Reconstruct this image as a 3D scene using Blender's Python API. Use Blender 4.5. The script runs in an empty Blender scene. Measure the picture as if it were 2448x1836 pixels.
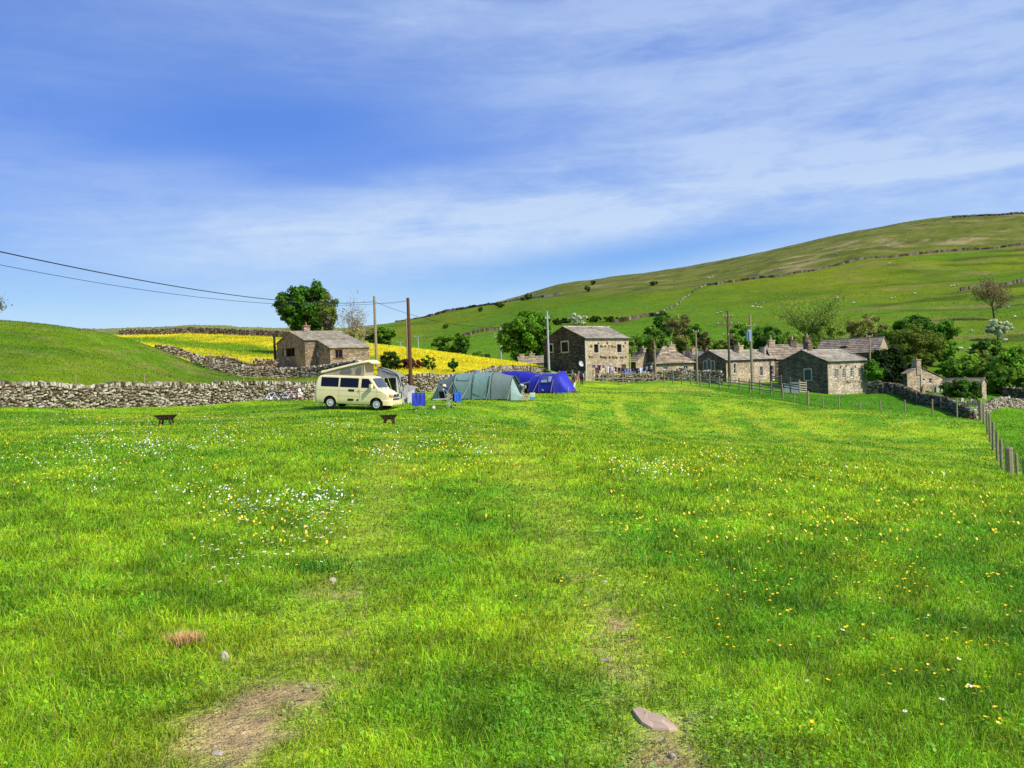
import bpy, bmesh, math, random
import numpy as np
from mathutils import Vector, Matrix
R = math.radians
PI = math.pi
S = bpy.context.scene
COL = S.collection

# ------------------------------------------------------------------ camera
F = 2050.0                       # focal length measured in photo pixels (photo is 2448 wide)
EYE = Vector((0, 0, 1.6))
CM = Matrix.Rotation(PI/2 - math.atan(33/F), 3, 'X') @ Matrix.Rotation(-R(2.0), 3, 'Z')
CMN = np.array(CM)

def ray(u, v):
    return CM @ Vector(((u-1224)/F, -(v-918)/F, -1))

def P(u, v, Y):                  # photo position + depth -> world point
    d = ray(u, v)
    return EYE + d*(Y/d.y)

def proj(p):
    q = CM.transposed() @ (Vector(p)-EYE)
    return (1224 + F*q.x/-q.z, 918 - F*q.y/-q.z)

cam_d = bpy.data.cameras.new('camera')
cam = bpy.data.objects.new('camera', cam_d)
COL.objects.link(cam)
cam.matrix_world = Matrix.Translation(EYE) @ CM.to_4x4()
cam_d.sensor_width = 36
cam_d.lens = 36*F/2448
cam_d.clip_start = 0.05
cam_d.clip_end = 9000
S.camera = cam

# ------------------------------------------------------------------ tags
def tag(o, label=None, cat=None, group=None, kind=None):
    if label: o['label'] = label
    if cat: o['category'] = cat
    if group: o['group'] = group
    if kind: o['kind'] = kind
    return o

def empty(name, loc=(0, 0, 0), rz=0.0, label=None, cat=None, group=None, rot=None):
    o = bpy.data.objects.new(name, None)
    o.empty_display_size = 0.2
    COL.objects.link(o)
    o.location = loc
    o.rotation_euler = rot if rot else (0, 0, rz)
    return tag(o, label, cat, group)

# ------------------------------------------------------------------ mesh builder
class MB:
    def __init__(s):
        s.v = []; s.f = []; s.m = []; s.c = []; s.cur = 0; s.col = (1, 1, 1)
    def vert(s, p, col=None):
        s.v.append((p[0], p[1], p[2])); s.c.append(col or s.col); return len(s.v)-1
    def face(s, ids):
        s.f.append(tuple(ids)); s.m.append(s.cur)
    def poly(s, pts, col=None):
        s.face([s.vert(p, col) for p in pts])
    def hexa(s, p, col=None):     # 8 points: bottom 4 ccw, top 4 ccw
        i = [s.vert(q, col) for q in p]
        for a in ((3, 2, 1, 0), (4, 5, 6, 7), (0, 1, 5, 4), (1, 2, 6, 5), (2, 3, 7, 6), (3, 0, 4, 7)):
            s.face([i[k] for k in a])
    def box(s, c, d, rz=0.0, M=None, col=None):
        x, y, z = d[0]/2, d[1]/2, d[2]/2
        pts = [(-x, -y, -z), (x, -y, -z), (x, y, -z), (-x, y, -z), (-x, -y, z), (x, -y, z), (x, y, z), (-x, y, z)]
        if M is None: M = Matrix.Rotation(rz, 3, 'Z')
        s.hexa([Vector(c) + M @ Vector(q) for q in pts], col)
    def span(s, a, b, col=None):  # axis aligned box between two corners
        s.box([(a[i]+b[i])/2 for i in range(3)], [abs(b[i]-a[i]) for i in range(3)], col=col)
    def tube(s, pts, r, n=6, cap=True, col=None):
        pts = [Vector(p) for p in pts]
        if not hasattr(r, '__len__'): r = [r]*len(pts)
        rings = []; up = Vector((0.13, 0.31, 0.94)).normalized()
        for k, p in enumerate(pts):
            t = (pts[min(k+1, len(pts)-1)] - pts[max(k-1, 0)])
            if t.length < 1e-9: t = Vector((0, 0, 1))
            t.normalize()
            a = t.cross(up)
            if a.length < .1: a = t.cross(Vector((1, 0, 0)))
            a.normalize(); b = t.cross(a)
            rings.append([s.vert(p + (a*math.cos(2*PI*j/n) + b*math.sin(2*PI*j/n))*r[k], col) for j in range(n)])
        for k in range(len(rings)-1):
            for j in range(n):
                s.face((rings[k][j], rings[k][(j+1) % n], rings[k+1][(j+1) % n], rings[k+1][j]))
        if cap:
            s.face(rings[0][::-1]); s.face(rings[-1])
    def lathe(s, prof, c=(0, 0, 0), n=12, M=None, col=None):   # prof: (radius, height)
        M = M or Matrix.Identity(3); c = Vector(c); rings = []
        for r_, h in prof:
            rings.append([s.vert(c + M @ Vector((r_*math.cos(2*PI*j/n), r_*math.sin(2*PI*j/n), h)), col) for j in range(n)])
        for k in range(len(rings)-1):
            for j in range(n):
                s.face((rings[k][j], rings[k][(j+1) % n], rings[k+1][(j+1) % n], rings[k+1][j]))
        s.face(rings[0][::-1]); s.face(rings[-1])
    def grid(s, pts, col=None, wrap=False):      # pts[i][j]
        ids = [[s.vert(p, col) for p in row] for row in pts]
        for i in range(len(ids)-1):
            nj = len(ids[i])
            for j in range(nj if wrap else nj-1):
                s.face((ids[i][j], ids[i][(j+1) % nj], ids[i+1][(j+1) % nj], ids[i+1][j]))
        return ids
    def prism(s, prof, M, h0, h1, col=None):      # 2d outline extruded; M maps (a,b,h)->xyz
        a = [s.vert(M(p[0], p[1], h0), col) for p in prof]
        b = [s.vert(M(p[0], p[1], h1), col) for p in prof]
        n = len(prof)
        s.face(a[::-1]); s.face(b)
        for k in range(n):
            s.face((a[k], a[(k+1) % n], b[(k+1) % n], b[k]))
    def ball(s, c, r, n=10, m=7, col=None):
        c = Vector(c)
        if not hasattr(r, '__len__'): r = (r, r, r)
        rows = []
        for i in range(m+1):
            t = PI*(i+.02)/(m+.04)
            rows.append([(c.x + r[0]*math.sin(t)*math.cos(2*PI*j/n), c.y + r[1]*math.sin(t)*math.sin(2*PI*j/n), c.z + r[2]*math.cos(t)) for j in range(n)])
        s.grid(rows, col, wrap=True)
    def mesh(s, name, mats, smooth=False):
        me = bpy.data.meshes.new(name)
        me.from_pydata(s.v, [], s.f)
        if not isinstance(mats, (list, tuple)): mats = [mats]
        for m in mats: me.materials.append(m)
        if len(mats) > 1: me.polygons.foreach_set('material_index', s.m)
        at = me.color_attributes.new('Col', 'FLOAT_COLOR', 'POINT')
        c = np.ones((len(s.v), 4), np.float32); c[:, :3] = np.array(s.c, np.float32).reshape(-1, 3)
        at.data.foreach_set('color', c.ravel())
        if smooth: me.polygons.foreach_set('use_smooth', [True]*len(s.f))
        me.update()
        return me
    def build(s, name, mats, parent=None, smooth=False, loc=None, rz=0.0):
        o = bpy.data.objects.new(name, s.mesh(name, mats, smooth))
        COL.objects.link(o)
        if parent: o.parent = parent
        if loc is not None: o.location = loc
        o.rotation_euler = (0, 0, rz)
        return o

def np_mesh(name, V, faces_idx, nper, mat, col=None, smooth=False):
    """V (n,3); faces_idx flat loop indices; nper loops per face (array)"""
    me = bpy.data.meshes.new(name)
    me.vertices.add(len(V)); me.vertices.foreach_set('co', np.ascontiguousarray(V, np.float32).ravel())
    me.loops.add(len(faces_idx)); me.loops.foreach_set('vertex_index', np.ascontiguousarray(faces_idx, np.int32))
    nper = np.asarray(nper, np.int32)
    me.polygons.add(len(nper))
    me.polygons.foreach_set('loop_start', np.concatenate([[0], np.cumsum(nper)[:-1]]).astype(np.int32))
    me.polygons.foreach_set('loop_total', nper)
    me.materials.append(mat)
    if col is not None:
        at = me.color_attributes.new('Col', 'FLOAT_COLOR', 'POINT')
        c = np.ones((len(V), 4), np.float32); c[:, :3] = col
        at.data.foreach_set('color', c.ravel())
    if smooth: me.polygons.foreach_set('use_smooth', np.ones(len(nper), bool))
    me.update(calc_edges=True)
    return me

def link(name, me, parent=None, loc=None):
    o = bpy.data.objects.new(name, me); COL.objects.link(o)
    if parent: o.parent = parent
    if loc is not None: o.location = loc
    return o

def copy_tree(o, parent=None):
    c = o.copy(); COL.objects.link(c); c.parent = parent
    for ch in list(o.children): copy_tree(ch, c)
    return c

# ------------------------------------------------------------------ numpy noise
def _hash(ix, iy, seed):
    h = (ix.astype(np.int64)*374761393 + iy.astype(np.int64)*668265263 + seed*982451653) & 0xFFFFFFFF
    h = ((h ^ (h >> 13))*1274126177) & 0xFFFFFFFF
    return ((h ^ (h >> 16)) & 0xFFFF)/65535.0

def vnoise(x, y, seed=0):
    x = np.asarray(x, float); y = np.asarray(y, float)
    ix = np.floor(x); iy = np.floor(y); fx = x-ix; fy = y-iy
    fx = fx*fx*(3-2*fx); fy = fy*fy*(3-2*fy)
    a = _hash(ix, iy, seed); b = _hash(ix+1, iy, seed); c = _hash(ix, iy+1, seed); d = _hash(ix+1, iy+1, seed)
    return (a*(1-fx)+b*fx)*(1-fy) + (c*(1-fx)+d*fx)*fy

def fbm(x, y, sc, oc=3, seed=0):
    t = 0; a = 1; n = 0; x = np.asarray(x, float)/sc; y = np.asarray(y, float)/sc
    for k in range(oc):
        t = t + a*vnoise(x, y, seed+k*17); n += a; a *= .5; x = x*2.03+5.1; y = y*2.03+1.7
    return t/n

def sstep(a, b, x):
    t = np.clip((np.asarray(x, float)-a)/(b-a), 0, 1); return t*t*(3-2*t)

# ------------------------------------------------------------------ materials
def nodes(name):
    m = bpy.data.materials.new(name); m.use_nodes = True
    nt = m.node_tree; nt.nodes.clear()
    return m, nt, nt.nodes, nt.links

def N(ns, t, **kw):
    n = ns.new(t)
    for k, v in kw.items():
        if k == 'i':
            for kk, vv in v.items(): n.inputs[kk].default_value = vv
        else: setattr(n, k, v)
    return n

def ramp(ns, stops, interp='LINEAR'):
    n = ns.new('ShaderNodeValToRGB'); n.color_ramp.interpolation = interp
    e = n.color_ramp.elements
    while len(e) < len(stops): e.new(.5)
    for k, (p, c) in enumerate(stops):
        e[k].position = p; e[k].color = (c[0], c[1], c[2], 1) if hasattr(c, '__len__') else (c, c, c, 1)
    return n

def mixc(ns, ls, typ, fac, a, b):
    n = ns.new('ShaderNodeMix'); n.data_type = 'RGBA'; n.blend_type = typ
    for sock, val in ((n.inputs[0], fac), (n.inputs[6], a), (n.inputs[7], b)):
        if hasattr(val, 'is_linked'): ls.new(val, sock)
        elif hasattr(val, '__len__'): sock.default_value = (val[0], val[1], val[2], 1)
        else: sock.default_value = val
    return n.outputs[2]

def mat(name, col, rough=.6, spec=.3, var=.12, scale=6.0, metal=0.0, bump=0.0, attr=False, coat=0.0):
    m, nt, ns, ls = nodes(name)
    out = N(ns, 'ShaderNodeOutputMaterial'); b = N(ns, 'ShaderNodeBsdfPrincipled')
    b.inputs['Roughness'].default_value = rough; b.inputs['Specular IOR Level'].default_value = spec
    b.inputs['Metallic'].default_value = metal
    if coat: b.inputs['Coat Weight'].default_value = coat; b.inputs['Coat Roughness'].default_value = .08
    tc = N(ns, 'ShaderNodeTexCoord'); no = N(ns, 'ShaderNodeTexNoise', i={'Scale': scale, 'Detail': 4.0})
    ls.new(tc.outputs['Object'], no.inputs['Vector'])
    rp = ramp(ns, [(.3, 1-var), (.7, 1+var)]); ls.new(no.outputs['Fac'], rp.inputs[0])
    c = mixc(ns, ls, 'MULTIPLY', 1.0, col, rp.outputs[0])
    if attr:
        at = N(ns, 'ShaderNodeAttribute', attribute_name='Col'); c = mixc(ns, ls, 'MULTIPLY', 1.0, c, at.outputs['Color'])
    ls.new(c, b.inputs['Base Color'])
    if bump:
        bp = N(ns, 'ShaderNodeBump', i={'Strength': bump, 'Distance': .03}); ls.new(no.outputs['Fac'], bp.inputs['Height'])
        ls.new(bp.outputs[0], b.inputs['Normal'])
    ls.new(b.outputs[0], out.inputs[0])
    return m

def mat_leaf(name, trans=.35, rough=.55, spec=.2, tint=(1, 1, 1), noise=None):
    m, nt, ns, ls = nodes(name)
    out = N(ns, 'ShaderNodeOutputMaterial'); b = N(ns, 'ShaderNodeBsdfPrincipled', i={'Roughness': rough, 'Specular IOR Level': spec})
    at = N(ns, 'ShaderNodeAttribute', attribute_name='Col')
    c = mixc(ns, ls, 'MULTIPLY', 1.0, at.outputs['Color'], tint)
    ls.new(c, b.inputs['Base Color'])
    t = N(ns, 'ShaderNodeBsdfTranslucent'); ls.new(c, t.inputs['Color'])
    mx = N(ns, 'ShaderNodeMixShader', i={0: trans}); ls.new(b.outputs[0], mx.inputs[1]); ls.new(t.outputs[0], mx.inputs[2])
    ls.new(mx.outputs[0], out.inputs[0])
    return m

def mat_stone(name, cols, mortar=(.16, .12, .08), scale=(3.0, 3.0, 7.5), bump=.6, stain=(.5, 1.15), edge=.06):
    """coursed rubble masonry in object space"""
    m, nt, ns, ls = nodes(name)
    out = N(ns, 'ShaderNodeOutputMaterial'); b = N(ns, 'ShaderNodeBsdfPrincipled', i={'Roughness': .9, 'Specular IOR Level': .15})
    tc = N(ns, 'ShaderNodeTexCoord'); mp = N(ns, 'ShaderNodeMapping'); mp.inputs['Scale'].default_value = scale
    n0 = N(ns, 'ShaderNodeTexNoise', i={'Scale': 1.3, 'Detail': 2.0}); ls.new(tc.outputs['Object'], n0.inputs['Vector'])
    ad = mixc(ns, ls, 'ADD', .12, tc.outputs['Object'], n0.outputs['Color'])
    ls.new(ad, mp.inputs['Vector'])
    vo = N(ns, 'ShaderNodeTexVoronoi', i={'Scale': 1.0, 'Randomness': .9}); ls.new(mp.outputs[0], vo.inputs['Vector'])
    ve = N(ns, 'ShaderNodeTexVoronoi', feature='DISTANCE_TO_EDGE', i={'Scale': 1.0, 'Randomness': .9}); ls.new(mp.outputs[0], ve.inputs['Vector'])
    sep = N(ns, 'ShaderNodeSeparateColor'); ls.new(vo.outputs['Color'], sep.inputs[0])
    k = len(cols); rp = ramp(ns, [(i/max(1, k-1), c) for i, c in enumerate(cols)]); ls.new(sep.outputs[0], rp.inputs[0])
    er = ramp(ns, [(0, 0), (edge, 1)]); ls.new(ve.outputs['Distance'], er.inputs[0])
    c = mixc(ns, ls, 'MIX', er.outputs[0], mortar, rp.outputs[0])
    n1 = N(ns, 'ShaderNodeTexNoise', i={'Scale': .55, 'Detail': 5.0, 'Roughness': .65}); ls.new(tc.outputs['Object'], n1.inputs['Vector'])
    r1 = ramp(ns, [(.3, stain[0]), (.68, stain[1])]); ls.new(n1.outputs['Fac'], r1.inputs[0])
    c = mixc(ns, ls, 'MULTIPLY', 1.0, c, r1.outputs[0])
    n2 = N(ns, 'ShaderNodeTexNoise', i={'Scale': 14.0, 'Detail': 3.0}); ls.new(tc.outputs['Object'], n2.inputs['Vector'])
    r2 = ramp(ns, [(.3, .75), (.7, 1.2)]); ls.new(n2.outputs['Fac'], r2.inputs[0])
    c = mixc(ns, ls, 'MULTIPLY', 1.0, c, r2.outputs[0])
    ls.new(c, b.inputs['Base Color'])
    bp = N(ns, 'ShaderNodeBump', i={'Strength': bump, 'Distance': .08}); ls.new(er.outputs[0], bp.inputs['Height'])
    ls.new(bp.outputs[0], b.inputs['Normal'])
    ls.new(b.outputs[0], out.inputs[0])
    return m

def mat_glass_dark(name, col=(.01, .012, .016), rough=.12, spec=.04):
    return mat(name, col, rough, spec, .3, 1.5)
# ------------------------------------------------------------------ light and sky
SUN_EL = R(43); SUN_DIR = Vector((0.80*math.cos(SUN_EL), -0.60*math.cos(SUN_EL), math.sin(SUN_EL)))
sl = bpy.data.lights.new('sun', 'SUN'); so = bpy.data.objects.new('sun', sl); COL.objects.link(so)
sl.energy = 5.0; sl.angle = R(.5); sl.color = (1, .93, .80)
so.rotation_euler = SUN_DIR.to_track_quat('Z', 'Y').to_euler()
so.location = (40, -30, 60)

def make_world():
    w = bpy.data.worlds.new('World'); S.world = w; w.use_nodes = True
    nt = w.node_tree; ns = nt.nodes; ls = nt.links; ns.clear()
    out = N(ns, 'ShaderNodeOutputWorld'); bg = N(ns, 'ShaderNodeBackground', i={'Strength': .1})
    sky = N(ns, 'ShaderNodeTexSky', sky_type='NISHITA', sun_disc=False)
    sky.sun_elevation = SUN_EL; sky.sun_rotation = math.atan2(SUN_DIR.x, SUN_DIR.y)
    sky.altitude = 300; sky.air_density = 1.0; sky.dust_density = .2; sky.ozone_density = 3.5
    tc = N(ns, 'ShaderNodeTexCoord')
    nrm = N(ns, 'ShaderNodeVectorMath', operation='NORMALIZE'); ls.new(tc.outputs['Generated'], nrm.inputs[0])
    sx = N(ns, 'ShaderNodeSeparateXYZ'); ls.new(nrm.outputs[0], sx.inputs[0])
    def M_(op, a, b=None, clamp=False):
        n = N(ns, 'ShaderNodeMath', operation=op, use_clamp=clamp)
        for k, q in enumerate((a, b)):
            if q is None: continue
            if hasattr(q, 'is_linked'): ls.new(q, n.inputs[k])
            else: n.inputs[k].default_value = q
        return n.outputs[0]
    zz = M_('MAXIMUM', sx.outputs['Z'], 0.0)
    # deep blue overhead, pale towards the horizon
    el = ramp(ns, [(0, (6.4, 8.4, 9.9)), (.05, (5.2, 7.7, 9.9)), (.10, (2.8, 5.5, 9.8)), (.15, (1.75, 4.0, 9.6)), (.23, (1.15, 2.9, 8.9)), (.42, (1.0, 2.35, 7.3)), (1, (.5, 1.1, 4.0))])
    ls.new(zz, el.inputs[0])
    base = mixc(ns, ls, 'MIX', .82, sky.outputs[0], el.outputs[0])
    az = M_('ARCTAN2', sx.outputs['X'], sx.outputs['Y'])          # bearing and height over the horizon
    cv = N(ns, 'ShaderNodeCombineXYZ'); ls.new(az, cv.inputs[0]); ls.new(zz, cv.inputs[1])
    def clouds(sc, rot, loc, nscale, det, lo, hi, dist=.6, rough=.55):
        mp = N(ns, 'ShaderNodeMapping'); mp.inputs['Scale'].default_value = sc; mp.inputs['Rotation'].default_value = (0, 0, R(rot)); mp.inputs['Location'].default_value = loc
        ls.new(cv.outputs[0], mp.inputs['Vector'])
        n = N(ns, 'ShaderNodeTexNoise', i={'Scale': nscale, 'Detail': det, 'Roughness': rough, 'Distortion': dist}); ls.new(mp.outputs[0], n.inputs['Vector'])
        r = ramp(ns, [(lo, 0), (hi, 1)], 'EASE'); ls.new(n.outputs['Fac'], r.inputs[0]); return r.outputs[0]
    def bump_(ca, ce, sa, se, tilt=0.0):                          # soft patch at a bearing and height
        da = M_('SUBTRACT', az, ca); de = M_('SUBTRACT', M_('SUBTRACT', zz, ce), M_('MULTIPLY', da, tilt))
        q = M_('ADD', M_('POWER', M_('ABSOLUTE', M_('DIVIDE', da, sa)), 2.0), M_('POWER', M_('ABSOLUTE', M_('DIVIDE', de, se)), 2.0))
        return M_('POWER', 2.718, M_('MULTIPLY', q, -1.0))
    broad = clouds((1.3, 4.2, 1), -9, (3.3, 1.7, 0), 1.6, 4.0, .28, .76, .25, .48)
    streak = clouds((1.0, 9.0, 1), -7, (1.7, 4.4, 0), 2.6, 7.0, .32, .74, .5, .55)
    cross = clouds((2.2, 6.0, 1), -24, (5.1, 2.2, 0), 3.2, 7.0, .28, .88, .7, .6)
    fine = clouds((4.0, 16.0, 1), -14, (1.1, 9.2, 0), 5.0, 8.0, .30, .80, .8, .65)
    amt = M_('ADD', .54, M_('MULTIPLY', az, .42))
    amt = M_('ADD', amt, M_('MULTIPLY', bump_(.05, .175, .50, .042, .05), .75))
    amt = M_('ADD', amt, M_('MULTIPLY', bump_(-.42, .22, .20, .035, .08), .35))
    amt = M_('ADD', amt, M_('MULTIPLY', bump_(.32, .34, .40, .12, .0), .40))
    amt = M_('ADD', amt, M_('MULTIPLY', bump_(-.05, .41, .12, .03, .5), .30))
    amt = M_('SUBTRACT', amt, M_('MULTIPLY', bump_(-.26, .265, .26, .055, .12), .55))
    amt = M_('SUBTRACT', amt, M_('MULTIPLY', bump_(.16, .128, .20, .022, .10), .75))
    amt = M_('SUBTRACT', amt, M_('MULTIPLY', bump_(-.10, .24, .2, .02, .14), .25))
    tex = M_('ADD', M_('ADD', M_('MULTIPLY', broad, .36), M_('MULTIPLY', streak, .42)), M_('ADD', M_('MULTIPLY', cross, .34), M_('MULTIPLY', fine, .20)))
    t = M_('MULTIPLY', M_('ADD', tex, .20), amt, True)
    t = M_('MINIMUM', t, .86)
    colr = ramp(ns, [(0, (6.6, 8.2, 9.9)), (.17, (6.1, 7.5, 9.6)), (.30, (4.7, 6.2, 9.2)), (.5, (4.0, 5.3, 8.6))]); ls.new(zz, colr.inputs[0])
    fin = mixc(ns, ls, 'MIX', t, base, colr.outputs[0])
    ls.new(fin, bg.inputs['Color']); ls.new(bg.outputs[0], out.inputs[0])
make_world()
S.view_settings.view_transform = 'Standard'
S.view_settings.look = 'None'
S.view_settings.exposure = 0
S.cycles.max_bounces = 6; S.cycles.diffuse_bounces = 2; S.cycles.glossy_bounces = 2
S.cycles.transmission_bounces = 3; S.cycles.transparent_max_bounces = 4
S.cycles.caustics_reflective = False; S.cycles.caustics_refractive = False

# ------------------------------------------------------------------ the lie of the land
NEAR = [(-6, -15, .2), (6, -15, -.25), (0, 0, 0), (-4, 4, .08), (4, 4, -.12), (0, 8, -.02), (-6, 12, .12), (8, 12, -.62), (0, 20, -.12),
        (-12, 20, .22), (10, 20, -1.0), (16, 14, -1.95), (25, 10, -3.2), (40, 20, -5.2), (-25, 20, .5), (-40, -10, 1.6), (40, -15, -4.5), (-3, 54, -.42),
        (-60, 30, 4.0), (-90, 60, 12), (-55, 62, 6.5), (60, 45, -6.5), (95, 60, -9.5), (120, 110, -8), (70, 110, -4.5), (90, 150, -3)]
for u, v, Y in [(2415, 1166, 28), (2395, 1125, 34), (2374, 1073, 43), (2345, 1007, 57), (2229, 995, 61), (2106, 991, 66.5), (2006, 983, 71.5), (1932, 973, 77), (1873, 960, 82),
                (1750, 945, 90), (1660, 930, 98), (1590, 919, 104), (1460, 916, 110), (1380, 922, 106), (1300, 930, 92), (1330, 942, 75), (1255, 957, 62), (1020, 957, 61),
                (904, 982, 49.5), (791, 976, 51), (1224, 1000, 48), (1500, 1000, 56), (1750, 1010, 57), (2000, 1040, 52),
                (398, 1017, 34), (930, 1016, 36), (1224, 1020, 40), (650, 1000, 42), (898, 960, 55), (980, 962, 55), (640, 961, 65), (1230, 945, 80), (1262, 940.5, 77), (1363, 939, 75), (1176, 927, 87), (1016, 957, 62.5), (1055, 978, 49), (1391, 922, 107), (1480, 918, 109),
                (2196, 938, 107), (2266, 940, 106), (2307, 949, 101), (2253, 963, 96), (2322, 964, 96), (2320, 972, 91.5), (2391, 971, 98), (2412, 963, 101),
                (2350, 1060, 70), (2448, 1010, 78), (1980, 943, 112), (2070, 947, 113), (2102, 940, 108), (2200, 966, 97), (2323, 1006, 85), (2440, 978, 96),
                (2230, 930, 116), (2350, 955, 108), (1862, 932, 112), (1740, 920, 114),
                (0, 971, 49), (220, 975, 54), (450, 969, 62), (760, 957, 71), (880, 948, 73), (1000, 936, 76), (1090, 930, 82), (1300, 912, 100),
                (0, 880, 60), (0, 825, 71), (0, 768, 83), (0, 800, 104), (200, 900, 62), (200, 850, 72), (200, 791, 85), (200, 815, 108), (283, 808, 87), (283, 830, 108), (384, 837, 90), (384, 850, 108), (452, 867, 92), (527, 894, 94),
                (617, 905, 96), (762, 901, 95), (617, 908, 88), (450, 905, 80), (700, 912, 82), (860, 893, 86), (860, 885, 100), (700, 886, 112), (800, 886, 114), (560, 880, 112),
                (1000, 884, 88), (1100, 888, 95), (1200, 892, 102), (1290, 897, 112), (1450, 905, 125), (1650, 905, 130), (1900, 900, 135)]:
    q = P(u, v, Y); NEAR.append((q.x, q.y, q.z))
FAR = []
for u, v, Y in [(2196, 938, 107), (2266, 940, 106), (2307, 949, 101), (2412, 963, 101), (1380, 922, 107), (1300, 930, 98), (1480, 917, 110), (1590, 913, 108), (1700, 918, 110), (1862, 932, 112), (1980, 943, 112), (2070, 947, 113), (2104, 940, 108), (2200, 945, 112), (2350, 955, 106), (2440, 960, 106), (-1800, 700, 100), (-1800, 640, 200), (-1800, 640, 600), (-600, 740, 100), (-600, 770, 300), (-600, 770, 600),
                (0, 800, 104), (0, 806, 160), (0, 806, 300), (0, 795, 520), (200, 812, 108), (200, 806, 180), (200, 800, 300), (200, 791, 520), (200, 800, 800),
                (450, 850, 112), (450, 832, 140), (450, 812, 165), (450, 797, 182), (450, 800, 230), (450, 793, 350), (480, 779.5, 520), (450, 800, 800),
                (600, 879, 113), (600, 850, 130), (620, 820, 160), (630, 803, 178), (640, 806, 230), (620, 795, 350), (620, 785, 520), (620, 800, 800),
                (760, 884, 115), (760, 850, 135), (760, 811, 172), (760, 825, 220), (760, 795, 400), (780, 785, 540), (760, 800, 900),
                (860, 886, 110), (850, 850, 135), (850, 818, 165), (850, 838, 215), (860, 800, 400), (870, 785, 560), (860, 810, 900),
                (950, 886, 98), (950, 850, 130), (945, 829, 158), (945, 848, 205), (945, 800, 400), (940, 774, 680), (940, 800, 1000),
                (1048, 888, 96), (1048, 841, 150), (1048, 860, 195), (1048, 800, 400), (1048, 757, 740), (1048, 780, 1050),
                (1130, 887, 105), (1130, 852, 143), (1130, 866, 185), (1130, 780, 430), (1130, 744, 780), (1130, 775, 1100),
                (1211, 889, 112), (1211, 864, 136), (1211, 874, 170), (1211, 820, 260), (1211, 765, 460), (1211, 725, 800), (1211, 760, 1100),
                (1298, 886, 113), (1298, 876, 126), (1298, 880, 160), (1300, 815, 260), (1300, 765, 360), (1300, 730, 500), (1300, 692, 790), (1300, 730, 1100),
                (1450, 900, 130), (1450, 885, 165), (1450, 820, 240), (1450, 768, 345), (1450, 720, 470), (1450, 664, 770), (1450, 700, 1080),
                (1576, 895, 130), (1576, 870, 170), (1576, 800, 260), (1576, 755, 350), (1576, 702, 480), (1576, 649, 760), (1576, 690, 1060),
                (1720, 900, 132), (1720, 865, 170), (1720, 800, 255), (1720, 750, 350), (1720, 672, 530), (1716, 625, 750), (1720, 670, 1050),
                (1900, 895, 136), (1900, 855, 175), (1900, 790, 255), (1900, 730, 370), (1900, 640, 540), (1900, 584, 740), (1900, 630, 1030),
                (2060, 905, 130), (2060, 850, 175), (2060, 780, 255), (2060, 710, 380), (2060, 600, 560), (2060, 551.5, 730), (2060, 600, 1020),
                (2280, 935, 118), (2280, 868, 170), (2280, 780, 255), (2280, 690, 390), (2280, 580, 570), (2280, 518.5, 710), (2280, 570, 1000),
                (2448, 930, 120), (2448, 870, 165), (2448, 770, 250), (2448, 670, 400), (2448, 572, 570), (2448, 515, 700), (2448, 565, 980),
                (3200, 960, 120), (3200, 870, 170), (3200, 740, 260), (3200, 600, 430), (3200, 470, 690), (3200, 520, 960), (4300, 900, 120), (4300, 560, 430), (4300, 430, 680)]:
    q = P(u, v, Y); FAR.append((q.x/q.y*3.2, math.log(q.y)*1.7, q.z/q.y))

class TPS:
    def __init__(s, pts, lam):
        a = np.array(pts, float); s.p = a[:, :2]; n = len(a)
        d2 = ((s.p[:, None]-s.p[None])**2).sum(-1)
        K = .5*d2*np.log(d2+1e-12) + lam*np.eye(n)
        Q = np.hstack([np.ones((n, 1)), s.p])
        A = np.block([[K, Q], [Q.T, np.zeros((3, 3))]])
        s.w = np.linalg.solve(A, np.concatenate([a[:, 2], np.zeros(3)]))
    def __call__(s, x, y):
        x = np.asarray(x, float).ravel(); y = np.asarray(y, float).ravel(); out = np.empty_like(x)
        for i in range(0, len(x), 20000):
            xx, yy = x[i:i+20000], y[i:i+20000]
            d2 = (xx[:, None]-s.p[:, 0])**2 + (yy[:, None]-s.p[:, 1])**2
            out[i:i+20000] = (.5*d2*np.log(d2+1e-12)) @ s.w[:-3] + s.w[-3] + s.w[-2]*xx + s.w[-1]*yy
        return out
tn = TPS(NEAR, 1.0); tf = TPS(FAR, 1e-4)

def HV(X, Y):
    X = np.asarray(X, float); sh = X.shape; X = X.ravel(); Y = np.asarray(Y, float).ravel()
    w = sstep(97, 118, Y); z = np.zeros_like(X)
    k = w < 1
    if k.any(): z[k] += (1-w[k])*tn(X[k], Y[k])
    k = w > 0
    if k.any(): z[k] += w[k]*tf(X[k]/Y[k]*3.2, np.log(Y[k])*1.7)*Y[k]
    z += (fbm(X, Y, 1.1, 2, 3)-.5)*.07*sstep(1, 4, np.abs(Y)) + (fbm(X, Y, 9, 2, 5)-.5)*.22*sstep(15, 70, np.abs(Y))
    z += (fbm(X, Y, 45, 3, 8)-.5)*4.0*sstep(230, 420, Y) + (fbm(X*.6, Y, 14, 2, 12)-.5)*1.6*sstep(200, 300, Y)
    return z.reshape(sh)

def H(x, y): return float(HV(np.array([x]), np.array([y]))[0])

def G(u, Y):                      # ground point seen in photo column u at depth Y
    X = (u-1224)/F*Y
    for _ in range(5):
        z = H(X, Y); X += (u-proj((X, Y, z))[0])/F*Y
    return Vector((X, Y, H(X, Y)))

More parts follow.
